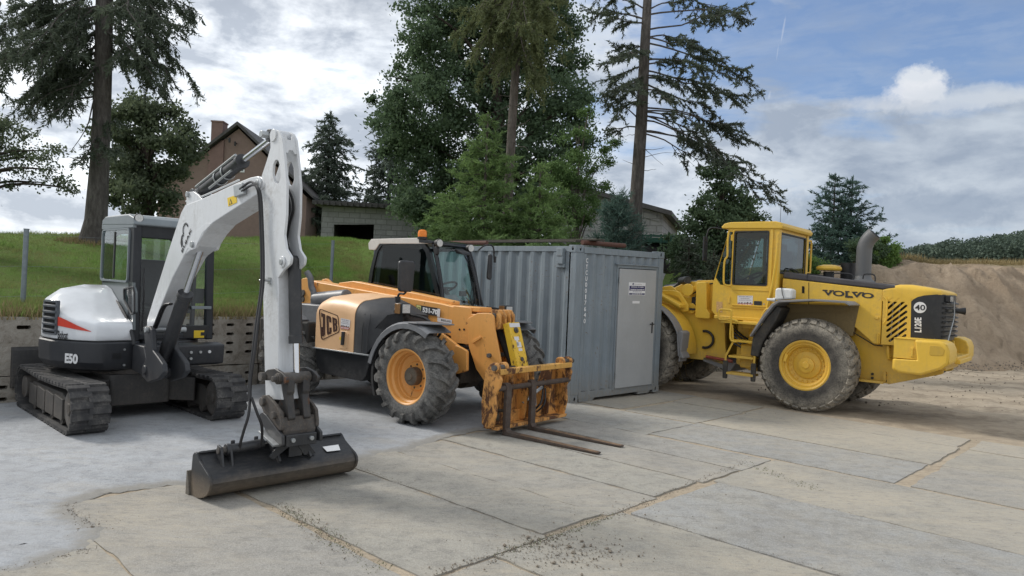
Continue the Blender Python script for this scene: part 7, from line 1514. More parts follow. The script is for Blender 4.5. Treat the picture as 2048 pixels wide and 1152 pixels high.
    b=MB(); b.prism(fillet([(.27,1.872),(.27,2.02),(.33,2.045),(.53,2.045),(.56,2.02),(.56,1.835)],.035,4),.92,1.14); b.build('canister_body',M['canw'],C_,.03,seg=3)
    b=MB(); b.tube([(.45,1.145,2.05),(.43,1.15,1.95),(.40,1.15,1.87)],.006,5); b.tube([(.45,1.145,2.052),(.45,.92,2.052)],.006,5); b.build('strap',M['black'],C_)
    b=MB(); b.cyl((.60,1.1,1.84),(.70,1.1,1.84),.025,n=12); b.cyl((.56,1.1,1.84),(.60,1.1,1.84),.035,n=12); b.build('cap',M['canw'],C_)
    return T
M['blacks']=plain('dark_print',(.03,.028,.026),.5,var=.1)
M['grilleblk']=paint('grille_black',(.016,.018,.021),.35,.2,(.10,.10,.09),0,3)
M['vyeld']=paint('recess_yellow',(.55,.35,.04),.5,.3,(.2,.15,.08),0,3)
M['lglass']=glass('loader_glass',(.50,.56,.56)); M['lglassg']=glass('loader_green_glass',(.62,.74,.70))
M['wornsign']=plain('worn_notice',(.58,.36,.15),.6,var=.35,sc=50)
M['archm']=paint('muddy_arch',(.20,.145,.06),.7,.6,(.10,.08,.055),0,3)
M['vred']=plain('red_primer',(.25,.05,.03),.5,var=.4)
loader()
# ---------------------------------------------------------------- sand heap along the right side
def sst(x): x=max(0,min(1,x)); return x*x*(3-2*x)
def m_heap():
    t=NT('heap_sand'); p=t.pos(); n1=t.noise(p,.5,6,.6); n2=t.noise(p,3,9,.75,.6); n3=t.noise(t.scale(p,(1,1,1.5)),14,6,.75)
    c=t.mix(t.ramp(n1,.35,.65),(.33,.255,.18),(.45,.36,.265)); c=t.mix(t.ramp(n2,.45,.68,0,.7),c,(.26,.20,.145)); c=t.mix(t.ramp(n3,.55,.75,0,.45),c,(.18,.14,.10))
    g=t.n('SeparateXYZ',{'Vector':t.n('NewGeometry').outputs['Normal']}).outputs[2]; z=t.n('SeparateXYZ',{'Vector':p}).outputs
    top=t.ma('MULTIPLY',t.ramp(z[1],29.5,33.5),t.ramp(n2,.25,.5)); c=t.mix(top,c,(.17,.16,.07))
    t.bump(t.ma('ADD',n2,t.ma('MULTIPLY',n3,.5)),1,.10); return t.fin(c,1,spec=.1)
M['heap']=m_heap()
def heap():
    xs=np.concatenate([np.arange(5.5,24,.17),np.geomspace(24.2,260,26)]); vs=np.concatenate([np.arange(0,8.5,.17),np.geomspace(8.7,260,24)])
    base=((5.5,19.6),(8,20.2),(10.8,20.4),(15,21.3),(24,24.5),(60,40),(260,90)); cr=((5.5,1.3),(8,2.35),(9.6,2.80),(10.6,2.62),(11.6,2.85),(12.6,3.25),(13.6,3.08),(15.2,3.48),(16.4,3.30),(18,3.38),(20,3.5),(24,3.6),(60,4.6),(260,6))
    V=[]
    for v in vs:
        for x in xs:
            y=lerp_tab(base,x)+v; h=lerp_tab(cr,x)+.10*fbm(x*.8,2.2,4)+.05*fbm(x*3,1,4)
            t=v/(5.2+.7*fbm(x*.5,7.7,1)); z=h*(sst(t*.93)*.75+.25*min(1,t))
            k=sst(t*4)*(1-sst((t-.95)*4)) 
            z+=k*(.30*fbm(x*.55,y*.55,2)+.20*fbm(x*1.7,y*1.3,5)+.09*fbm(x*5,y*4,9))-k*.30*abs(fbm(x*.9,y*.30,11))
            if t>1: z=h+.05*fbm(x*1.5,y*1.5,3)+.35*sst((t-1)*1.2)*sst((x-13)/3)
            V.append((x,y,z-.05))
    n=len(xs); idx=np.arange(len(V)).reshape(len(vs),n); f=np.stack([idx[:-1,:-1],idx[:-1,1:],idx[1:,1:],idx[1:,:-1]],-1).reshape(-1,4)
    tag(arr_mesh('sand_bank',np.array(V),f,M['heap'],smooth=True),kind='structure')
heap()
# ---------------------------------------------------------------- foliage
def m_leaf(name,a,b,dark,tr=.35):
    t=NT(name); p=t.pos(); r=t.n('NewGeometry').outputs['Random Per Island']; n=t.noise(p,.8,3,.6)
    c=t.mix(r,a,b); c=t.mix(t.ramp(n,.40,.62,0,.55),c,dark)
    d=t.n('BsdfDiffuse',{'Color':c}); tl=t.n('BsdfTranslucent',{'Color':t.mix(.5,c,tuple(min(1,x*1.6) for x in b))}); gl=t.n('BsdfGlossy',{'Color':(.35,.4,.35,1),'Roughness':.5}); mx=t.n('MixShader',{0:tr,1:d.outputs[0],2:tl.outputs[0]}); m2=t.n('MixShader',{0:.04,1:mx.outputs[0],2:gl.outputs[0]})
    t.N.remove(t.b); t.L.new(m2.outputs[0],t.out.inputs[0]); return t.m
M['leaf_big']=m_leaf('oak_leaves',(.072,.115,.065),(.108,.160,.085),(.045,.072,.045))
M['leaf_light']=m_leaf('light_leaves',(.13,.23,.06),(.20,.31,.09),(.07,.13,.04))
M['leaf_birch']=m_leaf('birch_leaves',(.085,.15,.05),(.135,.215,.075),(.05,.09,.035))
M['leaf_left']=m_leaf('dark_leaves',(.08,.105,.065),(.12,.145,.085),(.055,.075,.045))
M['needle_dark']=m_leaf('dark_needles',(.075,.095,.072),(.11,.135,.095),(.048,.06,.048),.25)
M['needle_green']=m_leaf('green_needles',(.125,.20,.07),(.19,.285,.10),(.075,.12,.05),.3)
M['needle_blue']=m_leaf('bluish_needles',(.06,.11,.095),(.10,.16,.13),(.035,.065,.055),.25)
M['needle_far']=m_leaf('far_needles',(.10,.13,.105),(.14,.17,.13),(.07,.095,.08),.25)
M['needle_brown']=m_leaf('olive_needles',(.11,.13,.06),(.15,.175,.08),(.065,.08,.04),.3)
def m_bark(name,a,b):
    t=NT(name); v=t.coord('Generated'); p=t.pos(); n=t.noise(t.scale(p,(1,1,.22)),14,7,.75,.4); n2=t.noise(p,3,4,.6)
    c=t.mix(t.ramp(n,.4,.62),a,b); c=t.mix(t.ramp(n2,.45,.7,0,.4),c,tuple(x*.7 for x in a)); t.bump(n,1,.05); return t.fin(c,.95,spec=.1)
M['bark']=m_bark('spruce_bark',(.078,.072,.067),(.155,.145,.135)); M['barkd']=m_bark('dark_bark',(.04,.033,.028),(.085,.07,.06)); M['barkl']=m_bark('light_bark',(.10,.088,.078),(.175,.158,.142))
class Fol:
    def __init__(s,seed): s.P=[];s.D=[];s.S=[]; s.r=np.random.RandomState(seed)
    def tri_needles(s,c,d,ln,wd):
        "c,d (n,3): needle sprays as slim triangles pointing along d"
        s.P.append(c);s.D.append(d/np.linalg.norm(d,axis=1,keepdims=True));s.S.append(np.stack([ln*np.ones(len(c)),wd*np.ones(len(c))],1))
    def build_needles(s,name,mat,par):
        c=np.concatenate(s.P);d=np.concatenate(s.D);S=np.concatenate(s.S); n=len(c); r=s.r.normal(size=(n,3)); u=np.cross(d,r); u/=np.linalg.norm(u,axis=1,keepdims=True)+1e-9
        j=s.r.uniform(.7,1.3,(n,1)); V=np.stack([c-u*S[:,1:]*.5,c+u*S[:,1:]*.5,c+d*S[:,:1]*j],1).reshape(-1,3)
        return arr_mesh(name,V,np.arange(3*n).reshape(n,3),mat,par)
    def build_leaves(s,name,mat,par):
        c=np.concatenate(s.P);d=np.concatenate(s.D);S=np.concatenate(s.S); n=len(c); r=s.r.normal(size=(n,3)); u=np.cross(d,r); u/=np.linalg.norm(u,axis=1,keepdims=True)+1e-9
        a=c-d*S[:,:1]*.5; b=c+d*S[:,:1]*.5; V=np.stack([a,c+u*S[:,1:]*.5,b,c-u*S[:,1:]*.5],1).reshape(-1,3)
        return arr_mesh(name,V,np.arange(4*n).reshape(n,4),mat,par)
def tree_thing(name,loc,label,cat='tree',group=None): return thing(name,loc,label,cat,group)
def broadleaf(name,label,base,blobs,n,size,mat,bark,trunk_r,seed,clump=.45,group=None,loose=1.,limb=True,squash=.8,cat='tree'):
    "blobs: world (x,y,z,r); leaves gather in clumps inside the blobs"
    T=tree_thing(name,base,label,cat,group); B=Vc(base); rs=np.random.RandomState(seed); F_=Fol(seed); tot=sum(b[3]**2 for b in blobs); cl=[]
    for (x,y,z,r) in blobs:
        m=max(3,int(loose*(r/clump)**2*3.2))
        d=rs.normal(size=(m,3)); d/=np.linalg.norm(d,axis=1,keepdims=True); rad=r*rs.uniform(.15,1.,(m,1))**.5*(1+.15*rs.normal(size=(m,1)))
        cl.append(np.concatenate([np.array([x,y,z])+d*rad*[1,1,squash],np.full((m,1),r)],1))
    cl=np.concatenate(cl); per=max(6,int(n/len(cl)))
    for c in cl:
        k=int(per*rs.uniform(.5,1.5)); s=clump*rs.uniform(.45,1.0); p=rs.normal(size=(k,3))*[s*.55,s*.55,s*.38]; dd=rs.normal(size=(k,3))+[0,0,-.3]
        F_.tri_needles(c[:3]+p-np.array(B),dd,size*rs.uniform(.7,1.3,k),size*.62*rs.uniform(.8,1.2,k))
    F_.build_leaves('crown',mat,T)
    b=MB(); top=max(bb[2]+bb[3]*.4 for bb in blobs); cx=np.mean([q[0] for q in blobs]);cy=np.mean([q[1] for q in blobs])
    P=[Vc((0,0,-.3))]+[Vc(((cx-B.x)*k*.7+.12*rs.normal(),(cy-B.y)*k*.7+.12*rs.normal(),(top-B.z)*k)) for k in (.15,.35,.55,.75,.92)]
    b.tube(P,[trunk_r,trunk_r*.15],10,sub=3); tr=b.build('trunk',bark,T)
    if limb:
        for i,c in enumerate(cl[rs.permutation(len(cl))[:min(len(cl),26)]]):
            q=Vc(c[:3])-B; k=max(.12,min(.85,q.z/(top-B.z)-.22)); s_=Vc(((cx-B.x)*k*.7,(cy-B.y)*k*.7,(top-B.z)*k)); m_=s_.lerp(q,.5)+Vc((0,0,.12*(q-s_).length))
            b=MB(); b.tube([s_,m_,q],[trunk_r*.32,.012],5,sub=4); b.build('limb',bark,tr)
    return T
def spray(F_,p0,p1,sag,f0,dens,tw,ln,wd,rs,wood,rw=.02,hang=.35,up=0.,bare=False,kids=0):
    "one bough from p0 to p1 with side twigs carrying needles; kids = forking side boughs"
    p0=np.array(p0,float);p1=np.array(p1,float); L_=np.linalg.norm(p1-p0); mid=(p0+p1)/2+np.array([0,0,-sag+up])+rs.normal(size=3)*.05*L_
    w1,w2=rs.normal(size=3)*.028*L_,rs.normal(size=3)*.02*L_
    def B_(t): return p0*(1-t)**2+mid*2*t*(1-t)+p1*t*t+(w1*math.sin(7*t)+w2*math.sin(15*t))*t
    n=9; wood.tube([B_(k/n) for k in range(n+1)],[rw,max(.004,rw*.22)],4)
    if bare: return
    for q in range(kids):
        t=rs.uniform(max(.25,f0*.7),.88); a=B_(t); d=B_(min(1,t+.05))-B_(t-.05); d/=np.linalg.norm(d); s=np.cross(d,[0,0,1]); s/=np.linalg.norm(s)+1e-9
        e=a+(d*rs.uniform(.6,1)+s*rs.choice([-1,1])*rs.uniform(.3,.9)+np.array([0,0,rs.uniform(-.45,.15)]))*L_*rs.uniform(.18,.36)*(1.15-t*.5)
        spray(F_,a,e,.03*L_,.15,dens*1.1,tw*.75,ln,wd,rs,wood,rw*.4,hang,0,False,0)
    m=max(3,int(L_*dens*(1-f0))); ph=rs.uniform(0,6.3)
    C_=[];D_=[]
    for i in range(m):
        t=f0+(1-f0)*(i+rs.uniform(0,1))/m; cl=.45+.75*max(0,math.sin(t*17*max(1,L_/3)+ph))+.3*rs.uniform()
        if rs.uniform()>cl+.25: continue
        p=B_(t); d=B_(min(1,t+.03))-B_(max(0,t-.03)); d/=np.linalg.norm(d)+1e-9; s=np.cross(d,[0,0,1]); s/=np.linalg.norm(s)+1e-9
        sg=1 if i%2 else -1; l=tw*(1-.5*(t-f0)/(1-f0+1e-6))*rs.uniform(.35,1.3)*min(1.2,cl)
        td=d*rs.uniform(.3,1.0)+s*sg*rs.uniform(.2,1.0)+np.array([0,0,-hang*rs.uniform(.0,1.7)+.1*rs.normal()])+rs.normal(size=3)*.22; td/=np.linalg.norm(td)
        k=max(3,int(l/(ln*.26))); u=np.linspace(0,1,k)[:,None]; pts=p+td*l*u+np.array([0,0,-hang*.25*l])*u*u
        C_.append(np.repeat(pts,3,0)+rs.normal(size=(3*k,3))*ln*.12); D_.append(np.repeat(td[None]*.9,3*k,0)+rs.normal(size=(3*k,3))*.62)
    if C_:
        C_=np.concatenate(C_);D_=np.concatenate(D_); F_.tri_needles(C_,D_,ln*rs.uniform(.6,1.3,len(C_)),wd*rs.uniform(.7,1.4,len(C_)))
def conifer(name,label,base,top,R0,mat,bark,tr,seed,z0=.05,whorls=18,per=6,droop=.25,dens=7,tw=.45,ln=.12,wd=.03,shape=1.0,hang=.3,lean=(0,0),asym=None,group=None,upt=0.,cat='tree',irr=.3):
    T=tree_thing(name,base,label,cat,group); B=np.array(base,float); rs=np.random.RandomState(seed); F_=Fol(seed); Hh=top-B[2]; b=MB(); w=MB()
    ax=lambda k: np.array([lean[0]*k,lean[1]*k,Hh*k])
    b.tube([Vc((0,0,-.4))]+[Vc(ax(k)) for k in (.2,.4,.6,.8,1.)],[tr,.015],10,sub=3); t_=b.build('trunk',bark,T)
    for i in range(whorls):
        k=z0+(1-z0)*((i+.3)/whorls)**.95; r=R0*((1-k)/(1-z0))**shape
        for j in range(per):
            a=2*PI*(j+rs.uniform(-.3,.3))/per+i*.7; L_=max(.15,r*rs.uniform(1-irr,1+irr*.6))
            if asym: L_*=1+asym*math.cos(a)
            p0=ax(k); p1=p0+np.array([math.cos(a)*L_,math.sin(a)*L_,-droop*L_+upt*L_+rs.normal()*.06])
            spray(F_,p0,p1,.06*L_,.15,dens,min(tw,.5*L_+.1),ln,wd,rs,w,.008+.012*L_/3,hang,up=.10*L_*0)
    F_.tri_needles(np.repeat(np.array([ax(.97+.03*q) for q in np.linspace(0,1,12)]),3,0),rs.normal(size=(36,3))*.5+[0,0,1],ln,wd)
    F_.build_needles('crown',mat,T); w.build('bough',bark,t_); return T
def Z(x,y): return bank_z(x,y)
def W3(px,py,Y): return at(px,py,Y)
def blob(px,py,rpx,Y,dy=0): p=at(px,py,Y+dy); return (p.x,p.y,p.z,rpx/1450*Y)
def base_at(px,Y,off=-.1): p=at(px,480,Y); return (p.x,p.y,Z(p.x,p.y)+off)
def forest():
    # tall bare-trunked spruce on the left
    Y=18.5; F_=Fol(1); rs=np.random.RandomState(1); w=MB(); b0=at(190,483,Y); base=(b0.x,b0.y,b0.z-.25); T=tree_thing('spruce_tree',base,'tall dark spruce with a thick bare trunk behind the excavator cab')
    tp=[(190,500),(192,440),(199,330),(204,220),(207,110),(209,0),(212,-160),(214,-420)]; TP=[at(x,y,Y)-Vc(base) for x,y in tp]
    b=MB(); rad=[.44,.265,.225,.21,.205,.20,.17,.09]
    rings=[]
    for i,(p,r) in enumerate(zip(TP,rad)): rings.append(b.ring(p,(0,0,1),r,16))
    b.loft(rings); tr=b.build('trunk',M['bark'],T)
    def tx(py): 
        for (x0,y0),(x1,y1) in zip(tp,tp[1:]):
            if y1<=py<=y0: return x0+(x1-x0)*(y0-py)/(y0-y1)
        return 212
    br=[(40,390,165,.6),(20,385,60,-.5),(-40,350,120,1.2),(0,330,40,.8),(60,300,150,-1.4),(-60,395,20,0),(-120,370,-20,1),(90,330,185,.3),(-20,300,90,-2),(-90,280,30,1.8),(10,362,100,.2),(70,362,172,-.3),(-70,330,60,-.7),(30,310,110,1.3),(100,290,140,.9),(-30,385,30,1.4),
        (30,10,120,.5),(60,40,200,-.8),(-20,-10,60,1.0),(90,70,230,.4),(0,60,150,-1.5),(40,-40,180,1.5),(-60,20,30,-.5),(110,110,210,1.2),(70,-20,150,-.2),(120,95,245,-1.),(20,100,100,2.),(-100,-30,0,.5),(100,20,235,.9),(50,90,170,.1),(130,60,215,-.4),(10,-60,90,.3),(80,130,190,1.8),(-40,50,110,-1.8)]
    for (py0,px1,py1,dy) in br:
        p0=at(tx(py0),py0,Y)-Vc(base); p1=at(px1,py1,Y+dy*1.2)-Vc(base); L_=(p1-p0).length; spray(F_,p0,p1,-.12*L_,.12,13,.62,.12,.034,rs,w,.035,.75,kids=4)
    for (py0,px1,py1) in ((150,120,225),(170,60,215),(160,150,300),(190,20,250),(185,90,190),(150,130,190)):
        p0=at(tx(py0),py0,Y)-Vc(base); p1=at(px1,py1,Y+rs.uniform(-1,1))-Vc(base); spray(F_,p0,p1,-.3,.6,1.5,.3,.11,.02,rs,w,.03,.3)
    # low bough crossing the trunk to both sides
    for (py0,px1,py1,dy) in ((265,160,330,-1),(290,240,300,-1.2),(260,235,240,-.8),(300,150,320,-.6)):
        p0=at(tx(py0),py0,Y)-Vc(base); p1=at(px1,py1,Y+dy)-Vc(base); spray(F_,p0,p1,-.1,.1,11,.5,.12,.035,rs,w,.03,.6)
    F_.build_needles('crown',M['needle_dark'],T); w.build('bough',M['bark'],tr)
    # broad tree behind that trunk
    Y=27; bl=[blob(300,240,62,Y),blob(255,290,62,Y,1),blob(345,285,58,Y,-1),blob(290,340,72,Y),blob(245,370,55,Y,1),blob(375,258,18,Y),blob(335,335,40,Y,.5),blob(270,215,34,Y),blob(300,385,55,Y,-1),blob(230,230,28,Y),blob(330,215,24,Y)]
    broadleaf('oak_tree','dark broad tree between the spruce trunk and the brown house',base_at(290,Y),bl,20000,.15,M['leaf_left'],M['barkd'],.28,2,.50)
    # branches coming in from the left edge
    Y=15; bl=[blob(20,262,38,Y),blob(55,300,44,Y,.6),blob(10,320,50,Y),blob(95,330,34,Y,-.5),blob(70,345,38,Y),blob(125,365,22,Y),blob(30,365,30,Y),blob(-60,280,90,Y),blob(-80,360,70,Y),blob(100,300,18,Y),blob(-20,240,40,Y),blob(140,378,10,Y)]
    p=at(-150,480,Y); broadleaf('cherry_tree','small leafy tree whose thin branches reach in at the left edge',(p.x,p.y,Z(p.x,p.y)-.1),bl,6500,.065,M['leaf_left'],M['barkd'],.16,3,.26,loose=.75,squash=.6)
    # far conifers beyond the garage
    for nm,lab,px,Y,ytop,rp,sd,sh in (('spruce_tree','slender grey green conifer standing between the house and the garage',650,46,226,52,4,.75),('spruce_tree','narrow dark conifer at the left side of the big leafy tree',774,44,190,42,5,.6)):
        b_=base_at(px,Y,-.2); t_=at(px+(6 if sd==4 else 0),ytop,Y); conifer(nm,lab,b_,t_.z,rp/1450*Y*1.45,M['needle_far'],M['barkd'],.18,sd,z0=.20,whorls=24,per=8,droop=.12,dens=6,tw=.8,ln=.22,wd=.085,shape=sh*.75,hang=.35,irr=.6)
    # big leafy tree in the middle
    Y=30; bl=[]; rr=random.Random(5)
    for (px,py,r) in ((975,-60,130),(880,30,90),(1060,20,100),(850,130,80),(960,90,110),(1090,120,80),(830,230,85),(930,210,110),(1060,210,95),(850,330,85),(960,320,110),(1090,300,85),(870,400,75),(980,410,100),(1100,390,75),(820,290,50),(1130,190,60),(800,215,38),(1150,270,45),(1010,-20,100),(900,-80,80),(830,70,45),(1120,60,50),(845,410,55),(790,290,28),(1165,210,28),(900,440,70),(1060,440,80)): bl.append(blob(px,py,r,Y,rr.uniform(-1.5,1.5)))
    broadleaf('oak_tree','huge dense dark green leafy tree in the middle behind the container',base_at(1000,Y),bl,125000,.155,M['leaf_big'],M['barkd'],.42,6,.58,loose=1.5)
    # bare-trunked spruce in front of it
    Y=16.5; F_=Fol(7); rs=np.random.RandomState(7); w=MB(); b0=at(1018,470,Y); bz=Z(b0.x,b0.y)-.2; base=(b0.x,b0.y,bz); T=tree_thing('spruce_tree',base,'tall spruce with a long bare brown trunk in front of the huge leafy tree')
    tp=[(1014,560),(1016,400),(1020,330),(1024,250),(1030,160),(1036,80),(1040,0),(1044,-140),(1048,-330)]; TP=[at(x,y,Y)-Vc(base) for x,y in tp]; b=MB(); b.loft([b.ring(p,(0,0,1),r,14) for p,r in zip(TP,(.135,.11,.105,.10,.095,.09,.085,.07,.04))]); tr=b.build('trunk',M['barkl'],T)
    for (py0,px1,py1,dy) in ((-40,930,60,.5),(-20,950,120,-.5),(10,960,160,.8),(-60,1110,50,-.5),(-30,1130,110,.6),(20,1080,150,1),(-80,960,20,-1),(40,990,170,-.6),(-10,1100,30,.2),(-90,1120,0,1),(30,1100,170,.3),(60,1000,130,.9),(0,940,110,0),(-50,905,90,.9),(10,925,30,-.3),(-20,1140,60,-1),(50,1060,190,-.8),(-60,1000,60,-1.6),(-30,1060,70,-1.5),(70,1090,210,0)):
        p0=at(1040,py0,Y)-Vc(base);p1=at(px1,py1,Y+dy)-Vc(base); L_=(p1-p0).length; spray(F_,p0,p1,-.1*L_,.12,15,.5,.10,.030,rs,w,.022,.95,kids=3)
    for (py0,px1,py1) in ((160,1075,175),(205,985,225),(255,1060,240),(280,1058,300),(330,1000,300),(215,1065,200),(300,985,330),(345,1050,345),(190,1000,190),(240,990,262)):
        p0=at(1026,py0,Y)-Vc(base);p1=at(px1,py1,Y+rs.uniform(-.8,.4))-Vc(base); spray(F_,p0,p1,.05,.9,.1,.1,.1,.02,rs,w,.012,.3,bare=True)
    F_.build_needles('crown',M['needle_brown'],T); w.build('bough',M['barkl'],tr)
    # young green spruces over the container
    for px,Y,ytop,rp,sd,lab in ((965,15.6,228,120,11,'bright green young spruce directly above the telehandler cab roof lamps'),(1075,15.4,330,95,12,'low green young spruce right of the bare brown trunk above the container'),(895,16.4,385,85,13,'small green spruce beside the garage behind the beacon')):
        b_=base_at(px,Y,-.2); t_=at(px,ytop,Y); conifer('young_spruce_tree',lab,b_,t_.z,rp/1450*Y*1.4,M['needle_green'],M['barkl'],.07,sd,z0=.02,whorls=20,per=8,droop=.05,dens=17,tw=.5,ln=.095,wd=.026,shape=.78,hang=.16,irr=.55,upt=.10,group='young green spruces behind the container')
    # light green birch-like trees to the right
    Y=20; bl=[blob(1150,270,30,Y),blob(1165,310,38,Y),blob(1140,345,45,Y),blob(1180,365,40,Y),blob(1120,390,50,Y),blob(1165,420,55,Y),blob(1170,225,18,Y),blob(1215,300,14,Y),blob(1200,330,24,Y),blob(1130,440,60,Y),blob(1225,285,9,Y),blob(1110,340,26,Y)]
    broadleaf('birch_tree','light green slim leafy tree between the two tall bare trunks',base_at(1150,Y),bl,24000,.060,M['leaf_birch'],M['barkl'],.08,14,.27,loose=.9)
    # shrubby pine
    Y=17.5; b_=base_at(1235,Y,-.3); t_=at(1235,392,Y); conifer('pine_tree','bushy dark bluish pine on the container corner below the tall right spruce',b_,t_.z,78/1450*Y,M['needle_blue'],M['barkd'],.08,15,z0=.02,whorls=18,per=13,droop=-.30,dens=17,tw=.38,ln=.16,wd=.020,shape=.5,hang=-.30,irr=.5)
    # tall sparse spruce on the right with hanging boughs
    Y=20.5; F_=Fol(8); rs=np.random.RandomState(8); w=MB(); b0=at(1270,470,Y); base=(b0.x,b0.y,Z(b0.x,b0.y)-.3); T=tree_thing('spruce_tree',base,'tall sparse spruce with long ragged boughs left of the loader cab')
    tp=[(1268,560),(1271,420),(1277,330),(1283,240),(1287,150),(1291,70),(1295,0),(1300,-120),(1305,-300)]; TP=[at(x,y,Y)-Vc(base) for x,y in tp]; b=MB(); b.loft([b.ring(p,(0,0,1),r,14) for p,r in zip(TP,(.22,.185,.175,.165,.15,.135,.12,.09,.04))]); tr=b.build('trunk',M['bark'],T)
    def tx2(py):
        for (x0,y0),(x1,y1) in zip(tp,tp[1:]):
            if y1<=py<=y0: return x0+(x1-x0)*(y0-py)/(y0-y1)
        return 1300
    for (py0,px1,py1,dy,f0,dn) in ((20,1390,-15,.3,.4,9),(30,1505,40,.5,.5,12),(60,1490,15,-.6,.5,10),(-30,1440,20,1,.4,9),(75,1440,110,-1,.3,10),(75,1400,85,.6,.3,9),(85,1520,185,.3,.35,12),(120,1470,160,-1.4,.2,11),(130,1400,150,.8,.15,12),(140,1440,195,-.4,.25,12),(155,1515,200,1.2,.4,12),(150,1370,175,-.8,.15,12),(165,1460,245,0,.35,11),(215,1480,255,.6,.5,13),(225,1410,260,-1,.3,10),(222,1535,300,.4,.55,11),(228,1540,375,-.3,.5,12),(232,1470,335,.8,.4,10),(240,1500,345,-1.,.45,10),(262,1440,330,.4,.5,8),(265,1420,350,-.4,.6,6),(262,1555,395,.2,.72,12),
                    (40,1165,20,.3,.2,12),(45,1205,40,-.6,.2,11),(20,1215,-10,.8,.2,10),(95,1225,90,.4,.15,10),(105,1195,135,-.5,.15,12),(130,1192,165,.4,.15,12),(160,1200,195,-.4,.1,12),(175,1210,215,.6,.15,11),(200,1230,230,-.7,.2,9),(245,1225,195,0,.7,8),(255,1215,262,.4,.6,6),(-40,1180,5,1,.2,10),(110,1245,110,-1.5,.1,11),(150,1250,180,-1.6,.1,11),(180,1340,205,-1.6,.2,9)):
        p0=at(tx2(py0),py0,Y)-Vc(base);p1=at(px1,py1,Y+dy)-Vc(base); L_=(p1-p0).length; spray(F_,p0,p1,-.10*L_ if py1<250 else -.16*L_,f0,dn*1.0,.5,.105,.036,rs,w,.030,.24,kids=5)
    for (py0,px1,py1) in ((318,1345,305),(345,1312,338),(335,1245,320),(300,1330,295),(270,1250,272),(290,1325,330)):
        p0=at(tx2(py0),py0,Y)-Vc(base);p1=at(px1,py1,Y+rs.uniform(-.8,.4))-Vc(base); spray(F_,p0,p1,-.05,.9,.1,.1,.1,.02,rs,w,.014,.3,bare=True)
    F_.build_needles('crown',M['needle_dark'],T); w.build('bough',M['bark'],tr)
    # tree and spruces behind the loader's front
    Y=19.5; bl=[blob(1440,370,30,Y),blob(1425,405,40,Y),blob(1465,410,42,Y),blob(1400,440,34,Y),blob(1450,450,55,Y),blob(1495,430,28,Y),blob(1412,345,10,Y),blob(1450,345,10,Y),blob(1390,480,48,Y),blob(1440,510,60,Y),blob(1515,440,12,Y),blob(1380,520,60,Y),blob(1480,500,45,Y),blob(1420,540,60,Y)]
    p=at(1440,560,Y); broadleaf('maple_tree','dark green leafy tree rising behind the loader cab',(p.x,p.y,.6),bl,26000,.095,M['leaf_big'],M['barkd'],.09,16,.28,loose=1.2)
    for px,Y,ytop,rp,sd,lab in ((1375,18.5,478,62,17,'low dark spruce between the container and the loader'),(1425,18,505,50,18,'small dark spruce in front of the leafy tree by the loader boom')):
        p=at(px,560,Y); t_=at(px,ytop,Y); conifer('young_spruce_tree',lab,(p.x,p.y,.3),t_.z,rp/1450*Y*1.2,M['needle_dark'],M['barkd'],.06,sd,z0=.02,whorls=14,per=8,droop=.15,dens=13,tw=.4,ln=.10,wd=.026,shape=.7,hang=.3,group='low dark spruces beside the container')
    # blue spruce pair beyond the loader cab
    Y=30
    for px,ytop,rp,sd,lab in ((1662,350,62,19,'bluish spruce with two spiky tops beyond the loader cab, its left one'),(1697,356,66,20,'bluish spruce nearest the loader exhaust, right of its twin')):
        p=at(px,540,Y); t_=at(px,ytop,Y); conifer('blue_spruce_tree',lab,(p.x,p.y,1.8),t_.z,rp/1450*Y*1.5,M['needle_blue'],M['barkd'],.10,sd,z0=.02,whorls=17,per=7,droop=-.02,dens=9,tw=.6,ln=.14,wd=.044,shape=.72,hang=.05,irr=.6,upt=.28,group='twin blue spruces')
    for px,py,r,sd,lab,mt in ((1765,500,26,21,'round green bush on the sand heap right of the blue spruces','leaf_light'),(1600,520,30,22,'rough green bush seen past the rear window of the loader','leaf_light'),(1735,490,28,23,'dark leafy bush behind the loader exhaust','leaf_big'),(1560,540,30,24,'overgrown bush behind the loader cab','leaf_light')):
        Yb=27.5; p=at(px,560,Yb); broadleaf('bush',lab,(p.x,p.y,2.2),[blob(px,py,r,Yb),blob(px-r*.8,py+r*.5,r*.8,Yb),blob(px+r*.8,py+r*.5,r*.8,Yb),blob(px,py+r,r,Yb)],9000,.085,M[mt],M['barkd'],.05,sd,.3,limb=False,cat='bush')
    # far wood beyond the field
    rs=np.random.RandomState(40); F_=Fol(40)
    for i in range(95):
        px=rs.uniform(1730,2150); Yf=rs.uniform(120,175); tp_=lerp_tab(((1730,520),(1780,508),(1850,497),(1900,488),(1960,484),(2048,472),(2150,468)),px)+rs.uniform(-9,15); c=at(px,tp_,Yf); r=rs.uniform(3.2,5.5)
        k=2000; d=rs.normal(size=(k,3)); d/=np.linalg.norm(d,axis=1,keepdims=True); q=d*(r*rs.uniform(.5,1,(k,1))**.5)*[1,1,1.15]; m_=np.array([c.x,c.y,c.z-r*1.05])+q; cc=rs.normal(size=(14,3))*r*.6
        F_.tri_needles(m_,rs.normal(size=(k,3)),rs.uniform(.3,.6,k),rs.uniform(.25,.45,k))
        k=500; m_=np.array([c.x,c.y,0])+rs.uniform(-1,1,(k,3))*[r*1.1,r,0]+np.stack([np.zeros(k),np.zeros(k),rs.uniform(2,max(3,c.z-r),k)],1); F_.tri_needles(m_,rs.normal(size=(k,3)),.9,.8)
    tag(F_.build_leaves('distant_wood',M['leaf_farwood'],None),'far wood of mixed green trees on the horizon beyond the sand heap','woodland',kind='stuff')
M['leaf_farwood']=m_leaf('far_wood_leaves',(.075,.105,.085),(.11,.145,.105),(.055,.08,.07),.2)  # distance haze is put into the colour as a dull bluish tint
forest()
